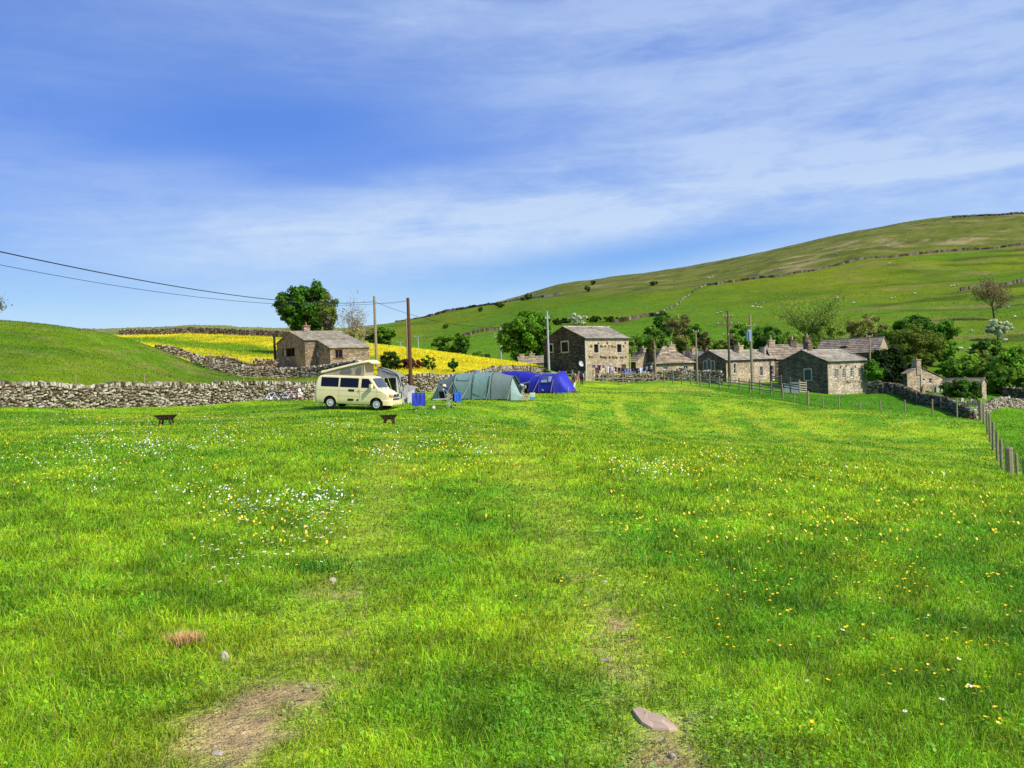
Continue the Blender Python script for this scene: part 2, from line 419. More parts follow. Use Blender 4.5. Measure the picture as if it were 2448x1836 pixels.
def px2ground(u, v):              # photo positions (arrays) -> ground points, near field only
    u = np.asarray(u, float); v = np.asarray(v, float)
    d = np.stack([(u-1224)/F, -(v-918)/F, -np.ones_like(u)], -1) @ CMN.T
    lo = np.full(u.shape, 1.5); hi = np.full(u.shape, 120.)
    for _ in range(22):
        m = (lo+hi)/2; X = d[..., 0]/d[..., 1]*m; z = 1.6 + d[..., 2]/d[..., 1]*m
        above = z > HV(X, m); lo = np.where(above, m, lo); hi = np.where(above, hi, m)
    Y = (lo+hi)/2; X = d[..., 0]/d[..., 1]*Y
    return X, Y, HV(X, Y)

# main dry stone wall line on the left, used for zoning too
WALL_MAIN = [(P(u, v, Y).x, P(u, v, Y).y) for u, v, Y in [(-420, 985, 36), (0, 971, 49), (220, 975, 54), (450, 969, 62), (760, 957, 71), (880, 948, 73.5), (1000, 936, 76), (1090, 930, 82), (1200, 915, 93), (1298, 908, 104)]]
def beyond_wall(X, Y):            # >0 on the far side of the left wall
    w = np.array(WALL_MAIN); yy = np.interp(X, w[:, 0], w[:, 1], left=-1e3, right=1e3)
    yy = np.where(X < w[0, 0], w[0, 1] + (X-w[0, 0])*1.35, yy)
    return Y-yy

def zone(X, Y):                   # 0 field 1 knoll 2 meadow 3 moor 4 hillside
    X = np.asarray(X, float); Y = np.asarray(Y, float)
    u = 1224+F*X/np.maximum(Y, 1)
    z = np.zeros(X.shape, int); bw = beyond_wall(X, Y) > 0
    knoll_end = np.interp(u, [-2000, 0, 380, 480, 620, 790, 860], [112, 108, 104, 100, 97, 95, 70])
    z[bw & (Y <= knoll_end)] = 1
    mend = np.interp(u, [0, 450, 690, 850, 945, 1048, 1130, 1211, 1298, 1315], [186, 186, 178, 168, 162, 153, 146, 139, 129, 100])
    z[bw & (Y > knoll_end) & (Y <= mend) & (u < 1315)] = 2
    z[(Y > mend) & (u < 905)] = 3
    z[(Y > np.maximum(mend, 150)) & (u >= 905)] = 4
    return z

def lerp(a, b, t):
    t = np.asarray(t)[..., None]; return np.asarray(a)*(1-t)+np.asarray(b)*t

def seg_d(X, Y, pts, taper=None):
    d = np.full(np.shape(X), 1e9)
    for (x0, y0), (x1, y1) in zip(pts[:-1], pts[1:]):
        dx, dy = x1-x0, y1-y0; t = np.clip(((X-x0)*dx+(Y-y0)*dy)/(dx*dx+dy*dy), 0, 1)
        d = np.minimum(d, np.hypot(X-x0-t*dx, Y-y0-t*dy))
    return d

TRACK_L = [(-1.2, 2.0), (-1.22, 3.6), (-1.26, 5.6), (-1.5, 8.5), (-2.0, 13), (-3.0, 22), (-4.6, 38)]
TRACK_R = [(.60, 2.0), (.58, 3.9), (.52, 5.0), (.62, 6.4), (.48, 8.6), (.2, 13), (-.6, 22), (-1.8, 38)]
STONE_XY = P(1565, 1722, 3.78)

def bare(X, Y):                   # 0..1 trodden earth and straw
    n1 = fbm(X, Y, .42, 4, 31); n2 = fbm(X, Y, 1.5, 2, 37)
    fade = 1-sstep(4.5, 9.5, Y)*.45-sstep(12, 20, Y)*.5
    l = np.exp(-(seg_d(X, Y, TRACK_L)/.33)**2); r = np.exp(-(seg_d(X, Y, TRACK_R)/.25)**2)
    near = np.exp(-(((X+1.2)/.42)**2+((Y-3.8)/.85)**2)) + .9*np.exp(-(((X-.66)/.38)**2+((Y-3.7)/.55)**2)) + .75*np.exp(-(((X-.66)/.17)**2+((Y-6.4)/.32)**2)) + .5*np.exp(-(((X-.52)/.22)**2+((Y-4.8)/.6)**2))
    n3 = fbm(X, Y, .13, 3, 43); m = (np.maximum(l, r)*.36*fade + near*.36) * (.10+1.5*n1) + (n2-.5)*.16 + (n3-.5)*.85
    return np.clip((m-.30)*3.0, 0, 1)*np.clip((l+r+near)*2.2, 0, 1)

def colour(X, Y, zn):
    X = np.asarray(X, float); Y = np.asarray(Y, float); u = 1224+F*X/np.maximum(Y, 1)
    a = fbm(X, Y, 3.2, 3, 1); b = fbm(X, Y, .6, 3, 2); d = fbm(X, Y, 14, 2, 9)
    br = np.array((.275, .435, .013)); dk = np.array((.110, .285, .010)); yl = np.array((.40, .50, .03))
    far = sstep(9, 40, Y)
    e_ = fbm(X*.6, Y, 1.7, 3, 14); t = np.clip((a-.5)*(.9+far*1.2)+(b-.5)*1.5+(e_-.5)*(.6+1.6*far)+.47+(d-.5)*.6, 0, 1)
    c = lerp(dk, br, t)
    k_ = 1.38-.16*sstep(6, 45, Y); c = c*(k_*(.74+.52*sstep(.25, .75, fbm(X, Y, .22, 2, 6))*(1-.5*far)+.13*far))[..., None]
    c[..., 0] *= 1.04
    # paler worn lines of wheels and mowing
    tr = np.minimum(seg_d(X, Y, TRACK_L), seg_d(X, Y, TRACK_R))
    c = lerp(c, (.44, .52, .05), .40*np.exp(-(tr/.40)**2)*(1-sstep(22, 42, Y)))
    ang = X*.92+Y*.05+6*np.sin(Y*.035); st = .5+.5*np.sin(ang*2.3+7*fbm(X, Y, 11, 2, 4)+2.5*fbm(X, Y, 2.5, 2, 44))
    m = sstep(.62, .95, st)*sstep(22, 34, Y)*(1-sstep(75, 95, Y))*sstep(-4, 4, X)*(1-sstep(18, 26, X))*(.35+.8*fbm(X, Y, 4, 3, 51))
    c = lerp(c, yl*1.12, np.clip(.75*m, 0, .7))
    worn = np.exp(-(((X+17.5)/5.0)**2+((Y-46.0)/1.1)**2))*.8 + .8*np.exp(-(((X-22)/7.0)**2+((Y-98)/3.0)**2))
    c = lerp(c, (.44, .42, .07), np.clip(worn*(.5+fbm(X, Y, 1.0, 3, 61)), 0, .8))
    # field beyond the wire fence: plain deep green
    fence_y = np.interp(u, [1600, 1873, 1932, 2006, 2106, 2229, 2345, 2374, 2415, 2600], [108, 82, 77, 71.5, 66.5, 61, 57, 43, 28, 14])
    out = sstep(-1.0, 1.5, Y-fence_y)*(u > 1660)
    c = lerp(c, lerp((.075, .235, .005), (.16, .37, .007), np.clip(.5+(d-.5)*2+(a-.5), 0, 1)), out)
    c *= (1-.25*sstep(100, 125, Y))[..., None]
    # earth
    e = bare(X, Y)*(Y < 24)
    ec = lerp((.34, .23, .11), (.55, .42, .20), fbm(X, Y, .25, 3, 71))
    ec = lerp(ec, (.10, .065, .035), sstep(.56, .7, fbm(X, Y, .35, 3, 77)))
    c = lerp(c, ec, e)
    z1 = zn == 1
    if z1.any():
        k = np.clip(.5+(d-.5)*2.4+(a-.5)*1.6, 0, 1)
        cc = lerp((.085, .195, .004), (.165, .265, .007), k); cc = lerp(cc, (.26, .24, .06), .55*sstep(.56, .75, fbm(X, Y, 2.2, 4, 15)))
        cc = lerp(cc, (.15, .40, .010), .6*sstep(18, 0, beyond_wall(X, Y)))
        c[z1] = cc[z1]
    z2 = zn == 2
    if z2.any():
        s = fbm(X, Y, 7, 3, 21); s2 = fbm(X*.35, Y, 5, 3, 22)
        # a green trough across the middle of the meadow on the left
        yc = np.interp(u, [230, 330, 450, 560, 640, 700], [168, 160, 152, 146, 140, 130])
        g = np.exp(-((Y-yc)/np.interp(u, [230, 450, 640], [7, 13, 9]))**2)*(1-sstep(600, 700, u)) + .55*np.exp(-((u-880)/70)**2)*sstep(112, 122, Y)*(1-sstep(128, 140, Y))
        yel = np.clip(.85+.7*(s-.5)+.8*(s2-.5)-1.35*g+.25*sstep(850, 950, u), 0, 1)
        yel = np.where(u < 860, yel*(.72+.45*sstep(-6, -1, Y-np.interp(u, [0, 450, 690, 850], [186, 186, 178, 168]))+.25*sstep(.45, .6, s)), yel)
        fl = fbm(X*.5, Y, 1.6, 3, 23); yel = yel*(.62+.75*sstep(.30, .58, fl)); cc = lerp((.17, .29, .010), lerp((.66, .52, .012), (.84, .67, .03), fbm(X, Y, 9, 3, 24)), np.clip(yel, 0, 1))
        c[z2] = cc[z2]
    z3 = zn == 3
    if z3.any():
        s = fbm(X, Y, 40, 3, 25)
        cc = lerp((.22, .25, .06), (.30, .24, .13), np.clip((s-.35)*2, 0, 1)); cc = lerp(cc, (.17, .33, .02), (1-sstep(215, 300, Y))*.8)
        cc = lerp(cc, (.30, .42, .03), np.exp(-((u-760)/90)**2)*(1-sstep(230, 330, Y)))
        c[z3] = cc[z3]
    z4 = zn == 4
    if z4.any():
        s = fbm(X, Y, 60, 4, 27); s3 = fbm(X, Y, 16, 3, 29); s4 = fbm(X*.5, Y*1.4, 10, 4, 30)
        cc = lerp((.095, .165, .003), (.175, .222, .006), np.clip(.5+(s-.5)*2.4+(s3-.5)*1.1, 0, 1))
        cc = lerp(cc, (.090, .210, .004), .65*sstep(.52, .72, fbm(X, Y, 85, 3, 91)))
        # brighter inbye fields low down
        low = 1-sstep(-40, 10, Y-np.interp(u, [905, 1300, 1550, 1900, 2448], [300, 340, 330, 250, 230]))
        cc = lerp(cc, (.11, .25, .004), .6*low)
        # rough moor above the top wall
        top = sstep(-6, 6, Y-np.interp(u, [905, 1130, 1300, 1430, 1560, 1690, 1900, 2448], [640, 650, 560, 520, 505, 500, 520, 545]))
        rough = lerp((.10, .135, .010), (.185, .185, .04), np.clip(.5+(s4-.5)*2.5, 0, 1))
        rough = lerp(rough, (.34, .27, .14), .7*sstep(.56, .70, s4)*sstep(.40, .62, s)); rough = lerp(rough, (.06, .07, .02), .7*sstep(.63, .75, fbm(X, Y*1.6, 9, 3, 95)))
        cc = lerp(cc, rough, top)
        # worn brown banks, plus dark terrace shadows painted into the slope colour
        bank = sstep(.60, .74, fbm(X*.7, Y*1.3, 24, 4, 33))*(1-top)*sstep(1900, 2100, u)
        cc = lerp(cc, (.22, .18, .05), .7*bank); cc = lerp(cc, (.05, .085, .004), .75*sstep(.60, .70, fbm(X*.5, Y*2.2, 22, 3, 97))*(1-top)*sstep(1980, 2150, u))
        c[z4] = cc[z4]
    return np.clip(c, .002, .9)

def mat_ground():
    m, nt, ns, ls = nodes('turf')
    out = N(ns, 'ShaderNodeOutputMaterial'); b = N(ns, 'ShaderNodeBsdfPrincipled', i={'Roughness': .85, 'Specular IOR Level': .08})
    at = N(ns, 'ShaderNodeAttribute', attribute_name='Col'); ge = N(ns, 'ShaderNodeNewGeometry')
    c = at.outputs['Color']
    for sc, lo, hi, det in ((70.0, .66, 1.34, 3.0), (9.0, .62, 1.30, 4.0), (1.1, .80, 1.20, 4.0), (.16, .84, 1.16, 3.0)):
        n = N(ns, 'ShaderNodeTexNoise', i={'Scale': sc, 'Detail': det, 'Roughness': .65}); ls.new(ge.outputs['Position'], n.inputs['Vector'])
        r = ramp(ns, [(.3, lo), (.7, hi)]); ls.new(n.outputs['Fac'], r.inputs[0]); c = mixc(ns, ls, 'MULTIPLY', 1.0, c, r.outputs[0])
    ls.new(c, b.inputs['Base Color'])
    n = N(ns, 'ShaderNodeTexNoise', i={'Scale': 2.2, 'Detail': 6.0, 'Roughness': .75}); ls.new(ge.outputs['Position'], n.inputs['Vector'])
    bp = N(ns, 'ShaderNodeBump', i={'Strength': .7, 'Distance': .25}); ls.new(n.outputs['Fac'], bp.inputs['Height']); ls.new(bp.outputs[0], b.inputs['Normal'])
    ls.new(b.outputs[0], out.inputs[0])
    return m
M_TURF = mat_ground()

def sheet(XX, YY, names):
    ZZ = HV(XX, YY); ny, nx = XX.shape
    V = np.stack([XX, YY, ZZ], -1).reshape(-1, 3)
    zc = zone((XX[:-1, :-1]+XX[1:, 1:])/2, (YY[:-1, :-1]+YY[1:, 1:])/2).ravel()
    idx = np.arange(ny*nx).reshape(ny, nx)
    quads = np.stack([idx[:-1, :-1], idx[:-1, 1:], idx[1:, 1:], idx[1:, :-1]], -1).reshape(-1, 4)
    for k, nm in names.items():
        q = quads[zc == k]
        if not len(q): continue
        used, inv = np.unique(q.ravel(), return_inverse=True)
        v = V[used]; c = colour(v[:, 0], v[:, 1], np.full(len(v), k))
        tag(link(nm, np_mesh(nm, v, inv, np.full(len(q), 4), M_TURF, c, True)), kind='structure')

xs = np.concatenate([np.arange(-170, -42, 3.), np.arange(-42, -9, .9), np.arange(-9, 9, .15), np.arange(9, 46, .9), np.arange(46, 190, 3.)])
ys = np.concatenate([np.arange(-24, 2, 1.5), np.arange(2, 13, .13), np.arange(13, 40, .55), np.arange(40, 110, .9), [110.]])
sheet(*np.meshgrid(xs, ys), {0: 'ground', 1: 'knoll', 2: 'meadow', 3: 'moor', 4: 'hillside'})
uu = np.arange(-1900, 4400, 11.); Yf = 110*1.0115**np.arange(0, 300)
sheet((uu[None]-1224)/F*Yf[:, None], np.repeat(Yf[:, None], len(uu), 1), {0: 'ground', 1: 'knoll', 2: 'meadow', 3: 'moor', 4: 'hillside'})

# ------------------------------------------------------------------ grass
M_GRASS = mat_leaf('grass_blade', .38, .5, .25)
RG = np.random.default_rng(11)

def blades(X, Y, Z, ln, wd, lean, base, mult=1.0, flat=None):
    n = len(X); th = RG.uniform(0, 2*PI, n); wx, wy = np.cos(th)*wd/2, np.sin(th)*wd/2
    la = RG.uniform(0, 2*PI, n); k = lean*RG.uniform(.2, 1.0, n)
    lx, ly = np.cos(la)*k, np.sin(la)*k
    mid = np.stack([X+lx*ln*.35, Y+ly*ln*.35, Z+ln*.55*(1-.25*k)], -1)
    tip = np.stack([X+lx*ln, Y+ly*ln, Z+ln*np.sqrt(np.clip(1-.8*k*k, .08, 1))], -1)
    w = np.stack([wx, wy, np.zeros(n)], -1); b0 = np.stack([X, Y, Z-.01], -1)
    V = np.stack([b0-w, b0+w, mid+w*.8, mid-w*.8, tip], 1).reshape(-1, 3)
    o = np.arange(n)[:, None]*5
    loops = np.concatenate([o+np.array([[0, 1, 2, 3]]), o+np.array([[3, 2, 4]])], 1).ravel()
    nper = np.tile([4, 3], n)
    c = np.repeat(base[:, None, :], 5, 1)*np.array([.38, .38, .95, .95, 1.35])[None, :, None]  # roots darkened to paint the shadow between blades, tips lightened
    return V, loops, nper, c.reshape(-1, 3)

def grow(name, n, y0, y1, pw, ln0, wd0, lean, label):
    # density falls with distance, blades merge into wider tufts
    t = RG.uniform(0, 1, n*2)
    Y = y0*(y1/y0)**t if pw == 2 else (y0**.5+t*(y1**.5-y0**.5))**2
    X = (RG.uniform(-1750, 1750, n*2)/F)*Y + RG.normal(0, .6, n*2)
    zn = zone(X, Y); ok = (zn == 0) | (zn == 1)
    e = bare(X, Y)*(Y < 24); ok &= RG.uniform(0, 1, n*2) > e*.45
    ok &= np.hypot((X-STONE_XY.x)/1.0, (Y-STONE_XY.y)/1.1) > .15
    X, Y, e, zn = X[ok][:n], Y[ok][:n], e[ok][:n], zn[ok][:n]
    tr = np.minimum(seg_d(X, Y, TRACK_L), seg_d(X, Y, TRACK_R))
    short = 1-.45*np.exp(-(tr/.5)**2)-.42*e
    cl = .55*fbm(X, Y, .9, 3, 41)+.45*fbm(X, Y, .16, 2, 42)
    s = np.maximum(Y/6, .6)
    ln = ln0*s**.08*short*(.45+1.1*cl)*RG.uniform(.55, 1.35, len(X)); wd = wd0*s**.92*RG.uniform(.7, 1.4, len(X))
    base = colour(X, Y, zn); sd = (zn == 1) & (RG.uniform(0, 1, len(X)) < .10); base[sd] = (.42, .42, .14)
    base = base*RG.uniform(.40, 1.55, len(X))[:, None]
    hue = RG.uniform(0, 1, len(X)); base[:, 0] *= .7+.75*hue
    straw = RG.uniform(0, 1, len(X)) < (.03+.55*e+.05*np.exp(-(tr/.5)**2)); base[straw] = np.array((.52, .42, .18))*RG.uniform(.6, 1.2, straw.sum())[:, None]
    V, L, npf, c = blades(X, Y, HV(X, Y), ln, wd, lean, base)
    tag(link(name, np_mesh(name, V, L, npf, M_GRASS, c)), label, 'grass', kind='stuff')
grow('grass', 620000, 2.3, 104, 2, .074, .0052, 1.12, 'bright green cropped meadow grass covering the camping field')

def clover(n):
    t = RG.uniform(0, 1, n*2); Y = 2.4*(13/2.4)**t; X = RG.uniform(-1600, 1600, n*2)/F*Y
    k = fbm(X, Y, .7, 3, 111); e = bare(X, Y); ok = (RG.uniform(0, 1, n*2) < np.clip((k-.38)*4, .05, 1)) & (RG.uniform(0, 1, n*2) > e*.9) & (np.hypot((X-STONE_XY.x)/1.0, (Y-STONE_XY.y)/1.1) > .15)
    X, Y = X[ok][:n], Y[ok][:n]; m = len(X); Z = HV(X, Y)+RG.uniform(.01, .05, m); r = RG.uniform(.005, .012, m)*np.maximum(Y/6, .8)**.6
    th = np.linspace(0, 2*PI, 7)[:-1][None]+RG.uniform(0, 6, m)[:, None]; ex = RG.uniform(.6, 1.0, m)[:, None]; tx, ty = RG.normal(0, .45, m)[:, None], RG.normal(-.1, .45, m)[:, None]
    cx, cy = np.cos(th)*r[:, None], np.sin(th)*r[:, None]*ex
    V = np.stack([X[:, None]+cx, Y[:, None]+cy, Z[:, None]+cx*tx+cy*ty], -1).reshape(-1, 3)
    c = colour(X, Y, np.zeros(m, int))*RG.uniform(.55, 1.35, m)[:, None]*np.array([.8, 1.0, 1.6])
    tag(link('clover', np_mesh('clover', V, np.arange(m*6), np.full(m, 6), M_GRASS, np.repeat(c, 6, 0))), 'low clover and broad leaves mixed into the near grass', 'clover', kind='stuff')
clover(45000)

def rough_pasture():              # tussocks that break up the far slopes
    n = 70000; t = RG.uniform(0, 1, n); Y = 108*(780/108)**t; X = RG.uniform(-1500, 1500, n)/F*Y; zn = zone(X, Y)
    for k, nm, lb, ln, wd in ((4, 'hill_grass', 'rough tussocky grass and rushes on the hillside', .22, .36), (2, 'meadow_flowers', 'dense yellow buttercups and grass heads of the hay meadow', .26, .10), (3, 'moor_grass', 'rough pale grass on the distant moor', .40, .40)):
        q = zn == k
        if k == 2:
            m = 70000; Yq = RG.uniform(84, 186, m*3); Xq = RG.uniform(-1300, 150, m*3)/F*Yq; kk = zone(Xq, Yq) == 2; x, y = Xq[kk][:m], Yq[kk][:m]
        else: x, y = X[q], Y[q]
        sc = np.maximum(y/300, .6) if k != 2 else np.maximum(y/130, .6)
        c = colour(x, y, np.full(len(x), k))*RG.uniform(.85, 1.35, len(x))[:, None]*(1.5 if k == 2 else 1.15)
        l = ln*sc**.4*RG.uniform(.4, 1.3, len(x)); w = wd*sc**.6*RG.uniform(.6, 1.4, len(x))
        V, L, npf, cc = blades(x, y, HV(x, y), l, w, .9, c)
        tag(link(nm, np_mesh(nm, V, L, npf, M_GRASS, np.clip(cc, 0, .95))), lb, 'grass' if k != 2 else 'wild flowers', kind='stuff')
rough_pasture()

def slide(u, v, Y):               # move along the sight line until the point stands on the land
    prev = None
    for f in np.linspace(.62, 1.6, 60):
        p = P(u, v, Y*f); d = p.z-H(p.x, p.y)
        if prev is not None and prev > 0 >= d: return Vector((p.x, p.y, H(p.x, p.y)))
        prev = d
    return P(u, v, Y)
# ------------------------------------------------------------------ dry stone walls
M_DRY = mat('dry_stone', (1, 1, 1), .9, .15, .22, 5.0, attr=True, bump=.5)
M_CORE = mat('wall_core', (.12, .09, .06), .95, .1, .3, 3.0)

def stone_tone(rng, h, pale=.35, moss=.15):
    t = rng.random()
    if t < pale: c = (.55, .50, .40); k = rng.uniform(.75, 1.3)
    elif t < pale+.36: c = (.36, .29, .205); k = rng.uniform(.7, 1.2)
    elif t < 1-moss: c = (.17, .125, .08); k = rng.uniform(.6, 1.2)
    else: c = (.13, .105, .045); k = rng.uniform(.6, 1.2)
    k *= .86; return (c[0]*k, c[1]*k, c[2]*k)

def dry_wall(name, label, pts, h, seed, size=.30, thick=.5, pale=.35, moss=.15, cope=True, jit=.05, hfun=None, faces=(1,), cat='stone wall', dark=1.0):
    """pts: ground line (x,y). Stones laid in rough courses on the visible face(s) over a packed core."""
    rng = random.Random(seed); pts = [Vector((p[0], p[1])) for p in pts]
    o0 = Vector((pts[0].x, pts[0].y, H(pts[0].x, pts[0].y)))
    fine = [pts[0]]
    for a, b in zip(pts[:-1], pts[1:]):
        n = max(1, int((b-a).length/1.2))
        for k in range(1, n+1): fine.append(a.lerp(b, k/n))
    cum = [0]
    for a, b in zip(fine[:-1], fine[1:]): cum.append(cum[-1]+(b-a).length)
    gz = [H(p.x, p.y) for p in fine]; Lt = cum[-1]
    cx = np.array([p.x for p in fine]); cy = np.array([p.y for p in fine]); cz = np.array(gz); cs = np.array(cum)
    def at(s):
        x, y, z = np.interp(s, cs, cx), np.interp(s, cs, cy), np.interp(s, cs, cz)
        x2, y2 = np.interp(s+.3, cs, cx), np.interp(s+.3, cs, cy); x1, y1 = np.interp(s-.3, cs, cx), np.interp(s-.3, cs, cy)
        t = Vector((x2-x1, y2-y1, 0)).normalized(); return Vector((x, y, z))-o0, t, Vector((t.y, -t.x, 0))
    hh = (lambda s: h) if hfun is None else hfun
    root = empty(name, o0, 0, label, cat)
    core = MB(); rows = []
    for s in cum:
        p, t, n = at(s); a = thick/2*.72; H_ = hh(s)-.16
        rows.append([p+n*a+Vector((0, 0, -.5)), p+n*a*.9+Vector((0, 0, H_)), p-n*a*.9+Vector((0, 0, H_)), p-n*a+Vector((0, 0, -.5))])
    core.grid(rows); core.build('core', M_CORE, root)
    mb = MB()
    def stone(c, t, n, w, hgt, dep, col):
        ang = rng.uniform(-.28, .28); q = Vector((0, 0, 1))
        tt = (t+q*ang).normalized(); qq = (q-t*ang).normalized(); nn = (n+t*rng.uniform(-.25, .25)+q*rng.uniform(-.2, .3)).normalized()
        P8 = []
        for sn in (-1, 1):
            for (a, b) in ((-1, -1), (1, -1), (1, 1), (-1, 1)):
                k = .78 if sn > 0 else 1.0
                P8.append(c + tt*a*w/2*k*rng.uniform(.82, 1.08) + qq*b*hgt/2*k*rng.uniform(.82, 1.08) + nn*sn*dep/2)
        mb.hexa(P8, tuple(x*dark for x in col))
    for side in faces:
        z = -.12; hmax = max(hh(s) for s in cum)
        while z < hmax-.14:
            ch = size*rng.uniform(.34, .62); s = rng.uniform(0, .2)
            while s < Lt:
                w = size*rng.choice((.4, .6, .8, 1.0, 1.3, 1.9))*rng.uniform(.8, 1.2); zc = z+ch/2+rng.uniform(-.07, .07)
                if zc < hh(s)-.12:
                    p, t, n = at(s+w/2); n = n*side
                    stone(p+n*(thick/2-.06+rng.uniform(-.05, .05)-.08*zc/h)+Vector((0, 0, zc)), t, n, w*rng.uniform(.82, 1.0), ch*rng.uniform(.75, 1.2), .28, stone_tone(rng, zc/h, pale, moss*(1.6-zc/h)))
                s += w*.97
            z += ch*.93
    if cope:
        s = 0
        while s < Lt:
            w = size*rng.uniform(.35, .9); p, t, n = at(s+w/2); hc = rng.uniform(.2, .36)
            if rng.random() > .04:
                stone(p+Vector((0, 0, hh(s)-.16+hc/2))+n*rng.uniform(-.05, .05), t, n, w*1.05, hc, thick*.85, stone_tone(rng, 1, pale+.1, moss*.3))
            s += w*.95
    mb.build('stones', M_DRY, root)
    return root

def px_line(l): return [(G(u, Y).x, G(u, Y).y) for u, Y in l]

dry_wall('stone_wall', 'long rough dry stone wall along the left edge of the camping field, behind the cream van', WALL_MAIN, 1.42, 5, .235, .6, .34, .16, hfun=lambda s: 1.42+.10*math.sin(s*.31)+.05*math.sin(s*1.3))
dry_wall('stone_wall', 'low dry stone wall in front of the small stone cottage, above the strip of grass', px_line([(455, 96), (520, 97), (617, 97.5), (700, 97), (790, 95), (862, 88)]), 1.1, 9, .28, .5, .30, .10, faces=(1,))
dry_wall('stone_wall', 'tumbledown dry stone wall sloping down behind the left knoll towards the cottage', px_line([(372, 104), (430, 106), (490, 107), (545, 107), (606, 106)]), 1.2, 13, .30, .6, .30, .12, cope=False, hfun=lambda s: 1.2+.22*math.sin(s*.9), dark=.85)
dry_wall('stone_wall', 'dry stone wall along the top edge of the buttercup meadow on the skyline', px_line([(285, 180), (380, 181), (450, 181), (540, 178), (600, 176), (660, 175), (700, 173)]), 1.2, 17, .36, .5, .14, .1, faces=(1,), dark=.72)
dry_wall('stone_wall', 'low dry stone wall climbing to the left corner of the small cottage beside the meadow', px_line([(606, 111), (640, 112), (664, 113)]), 1.2, 18, .36, .5, .2, .2)
# churchyard walls
dry_wall('stone_wall', 'dark shaded dry stone wall running down the near side of the churchyard', px_line([(2104, 108), (2140, 104.5), (2200, 97), (2262, 91), (2323, 85)]), 1.15, 21, .30, .5, .12, .3, dark=.75)  # stones darkened to paint the shaded side of this wall
dry_wall('stone_wall', 'sunlit pinkish stone wall at the right-hand end of the churchyard', px_line([(2324, 85), (2360, 88.5), (2400, 92.5), (2448, 97), (2520, 103)]), 1.2, 23, .30, .5, .42, .02, cope=False)
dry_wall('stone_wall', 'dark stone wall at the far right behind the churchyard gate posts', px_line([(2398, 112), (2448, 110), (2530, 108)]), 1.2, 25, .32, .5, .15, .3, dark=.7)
dry_wall('stone_wall', 'garden wall of grey stone below the white-windowed cottage, behind the rail fence', px_line([(1492, 112), (1540, 112.5), (1600, 113), (1660, 113), (1725, 111)]), 1.25, 27, .34, .5, .32, .12, hfun=lambda s: 1.15+.35*sstep(5, 9, s)+.12*math.sin(s*1.1))
dry_wall('stone_wall', 'short pale stone wall between the chapel-side house and the churchyard wall', px_line([(2072, 113), (2106, 110)]), 1.9, 28, .32, .5, .45, .03, cope=False)

def hill_wall(label, line, h=1.5, seed=1, dark=1.0, pale=.3, w=.8):
    rng = random.Random(seed); pts = []
    for (u0, Y0), (u1, Y1) in zip(line[:-1], line[1:]):
        n = max(2, int(abs(u1-u0)/5)+int(abs(Y1-Y0)/6))
        for k in range(n): pts.append(G(u0+(u1-u0)*k/n, Y0+(Y1-Y0)*k/n))
    pts.append(G(*line[-1])); o0 = pts[0]; mb = MB()
    for a, b in zip(pts[:-1], pts[1:]):
        t = (b-a); t.z = 0
        if t.length < .01: continue
        t.normalize(); n = Vector((t.y, -t.x, 0)); c = stone_tone(rng, .5, pale, .1); c = tuple(x*dark for x in c)
        hh = h*rng.uniform(.75, 1.2)
        q = []
        for zz in (-.6, hh):
            for pp, sg in ((a, 1), (b, 1), (b, -1), (a, -1)):
                q.append(pp-o0+n*sg*w/2*(1 if zz < 0 else .7)+Vector((0, 0, zz)))
        mb.hexa(q, c)
    tag(mb.build('stone_wall', M_DRY, loc=o0), label, 'stone wall')
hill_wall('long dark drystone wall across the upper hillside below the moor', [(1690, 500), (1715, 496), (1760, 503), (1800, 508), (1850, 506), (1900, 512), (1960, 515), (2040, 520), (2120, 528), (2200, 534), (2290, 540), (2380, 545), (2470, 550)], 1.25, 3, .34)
hill_wall('pale drystone wall descending the hillside from the upper wall', [(1688, 500), (1660, 470), (1640, 440), (1610, 400), (1580, 372), (1555, 350)], .8, 4, .55, .3, .5)
hill_wall('drystone wall along the middle of the hillside behind the barn roof', [(1465, 338), (1490, 338), (1520, 344), (1552, 350), (1575, 346)], 1.3, 6, .45)
hill_wall('wall running along the left skyline shoulder of the hill', [(945, 655), (1010, 650), (1060, 645), (1100, 640), (1150, 628), (1200, 612)], 1.7, 7, .40)
hill_wall('sunlit pale drystone wall on the left shoulder of the hill', [(1200, 612), (1245, 590), (1255, 575), (1300, 565), (1340, 560)], 1.3, 8, .8, .5)
hill_wall('faint drystone wall below the left shoulder of the hill above the T-shaped poles', [(1090, 300), (1130, 318), (1180, 330), (1220, 335)], 1.2, 10, .5)
hill_wall('drystone wall on the right side of the hillside beside the bare tree', [(2296, 375), (2340, 378), (2400, 384), (2470, 392)], 1.4, 11, .35)
hill_wall('dark drystone wall along the very top of the hill at the right', [(2276, 704), (2330, 702), (2400, 699), (2480, 696)], 1.6, 12, .2)

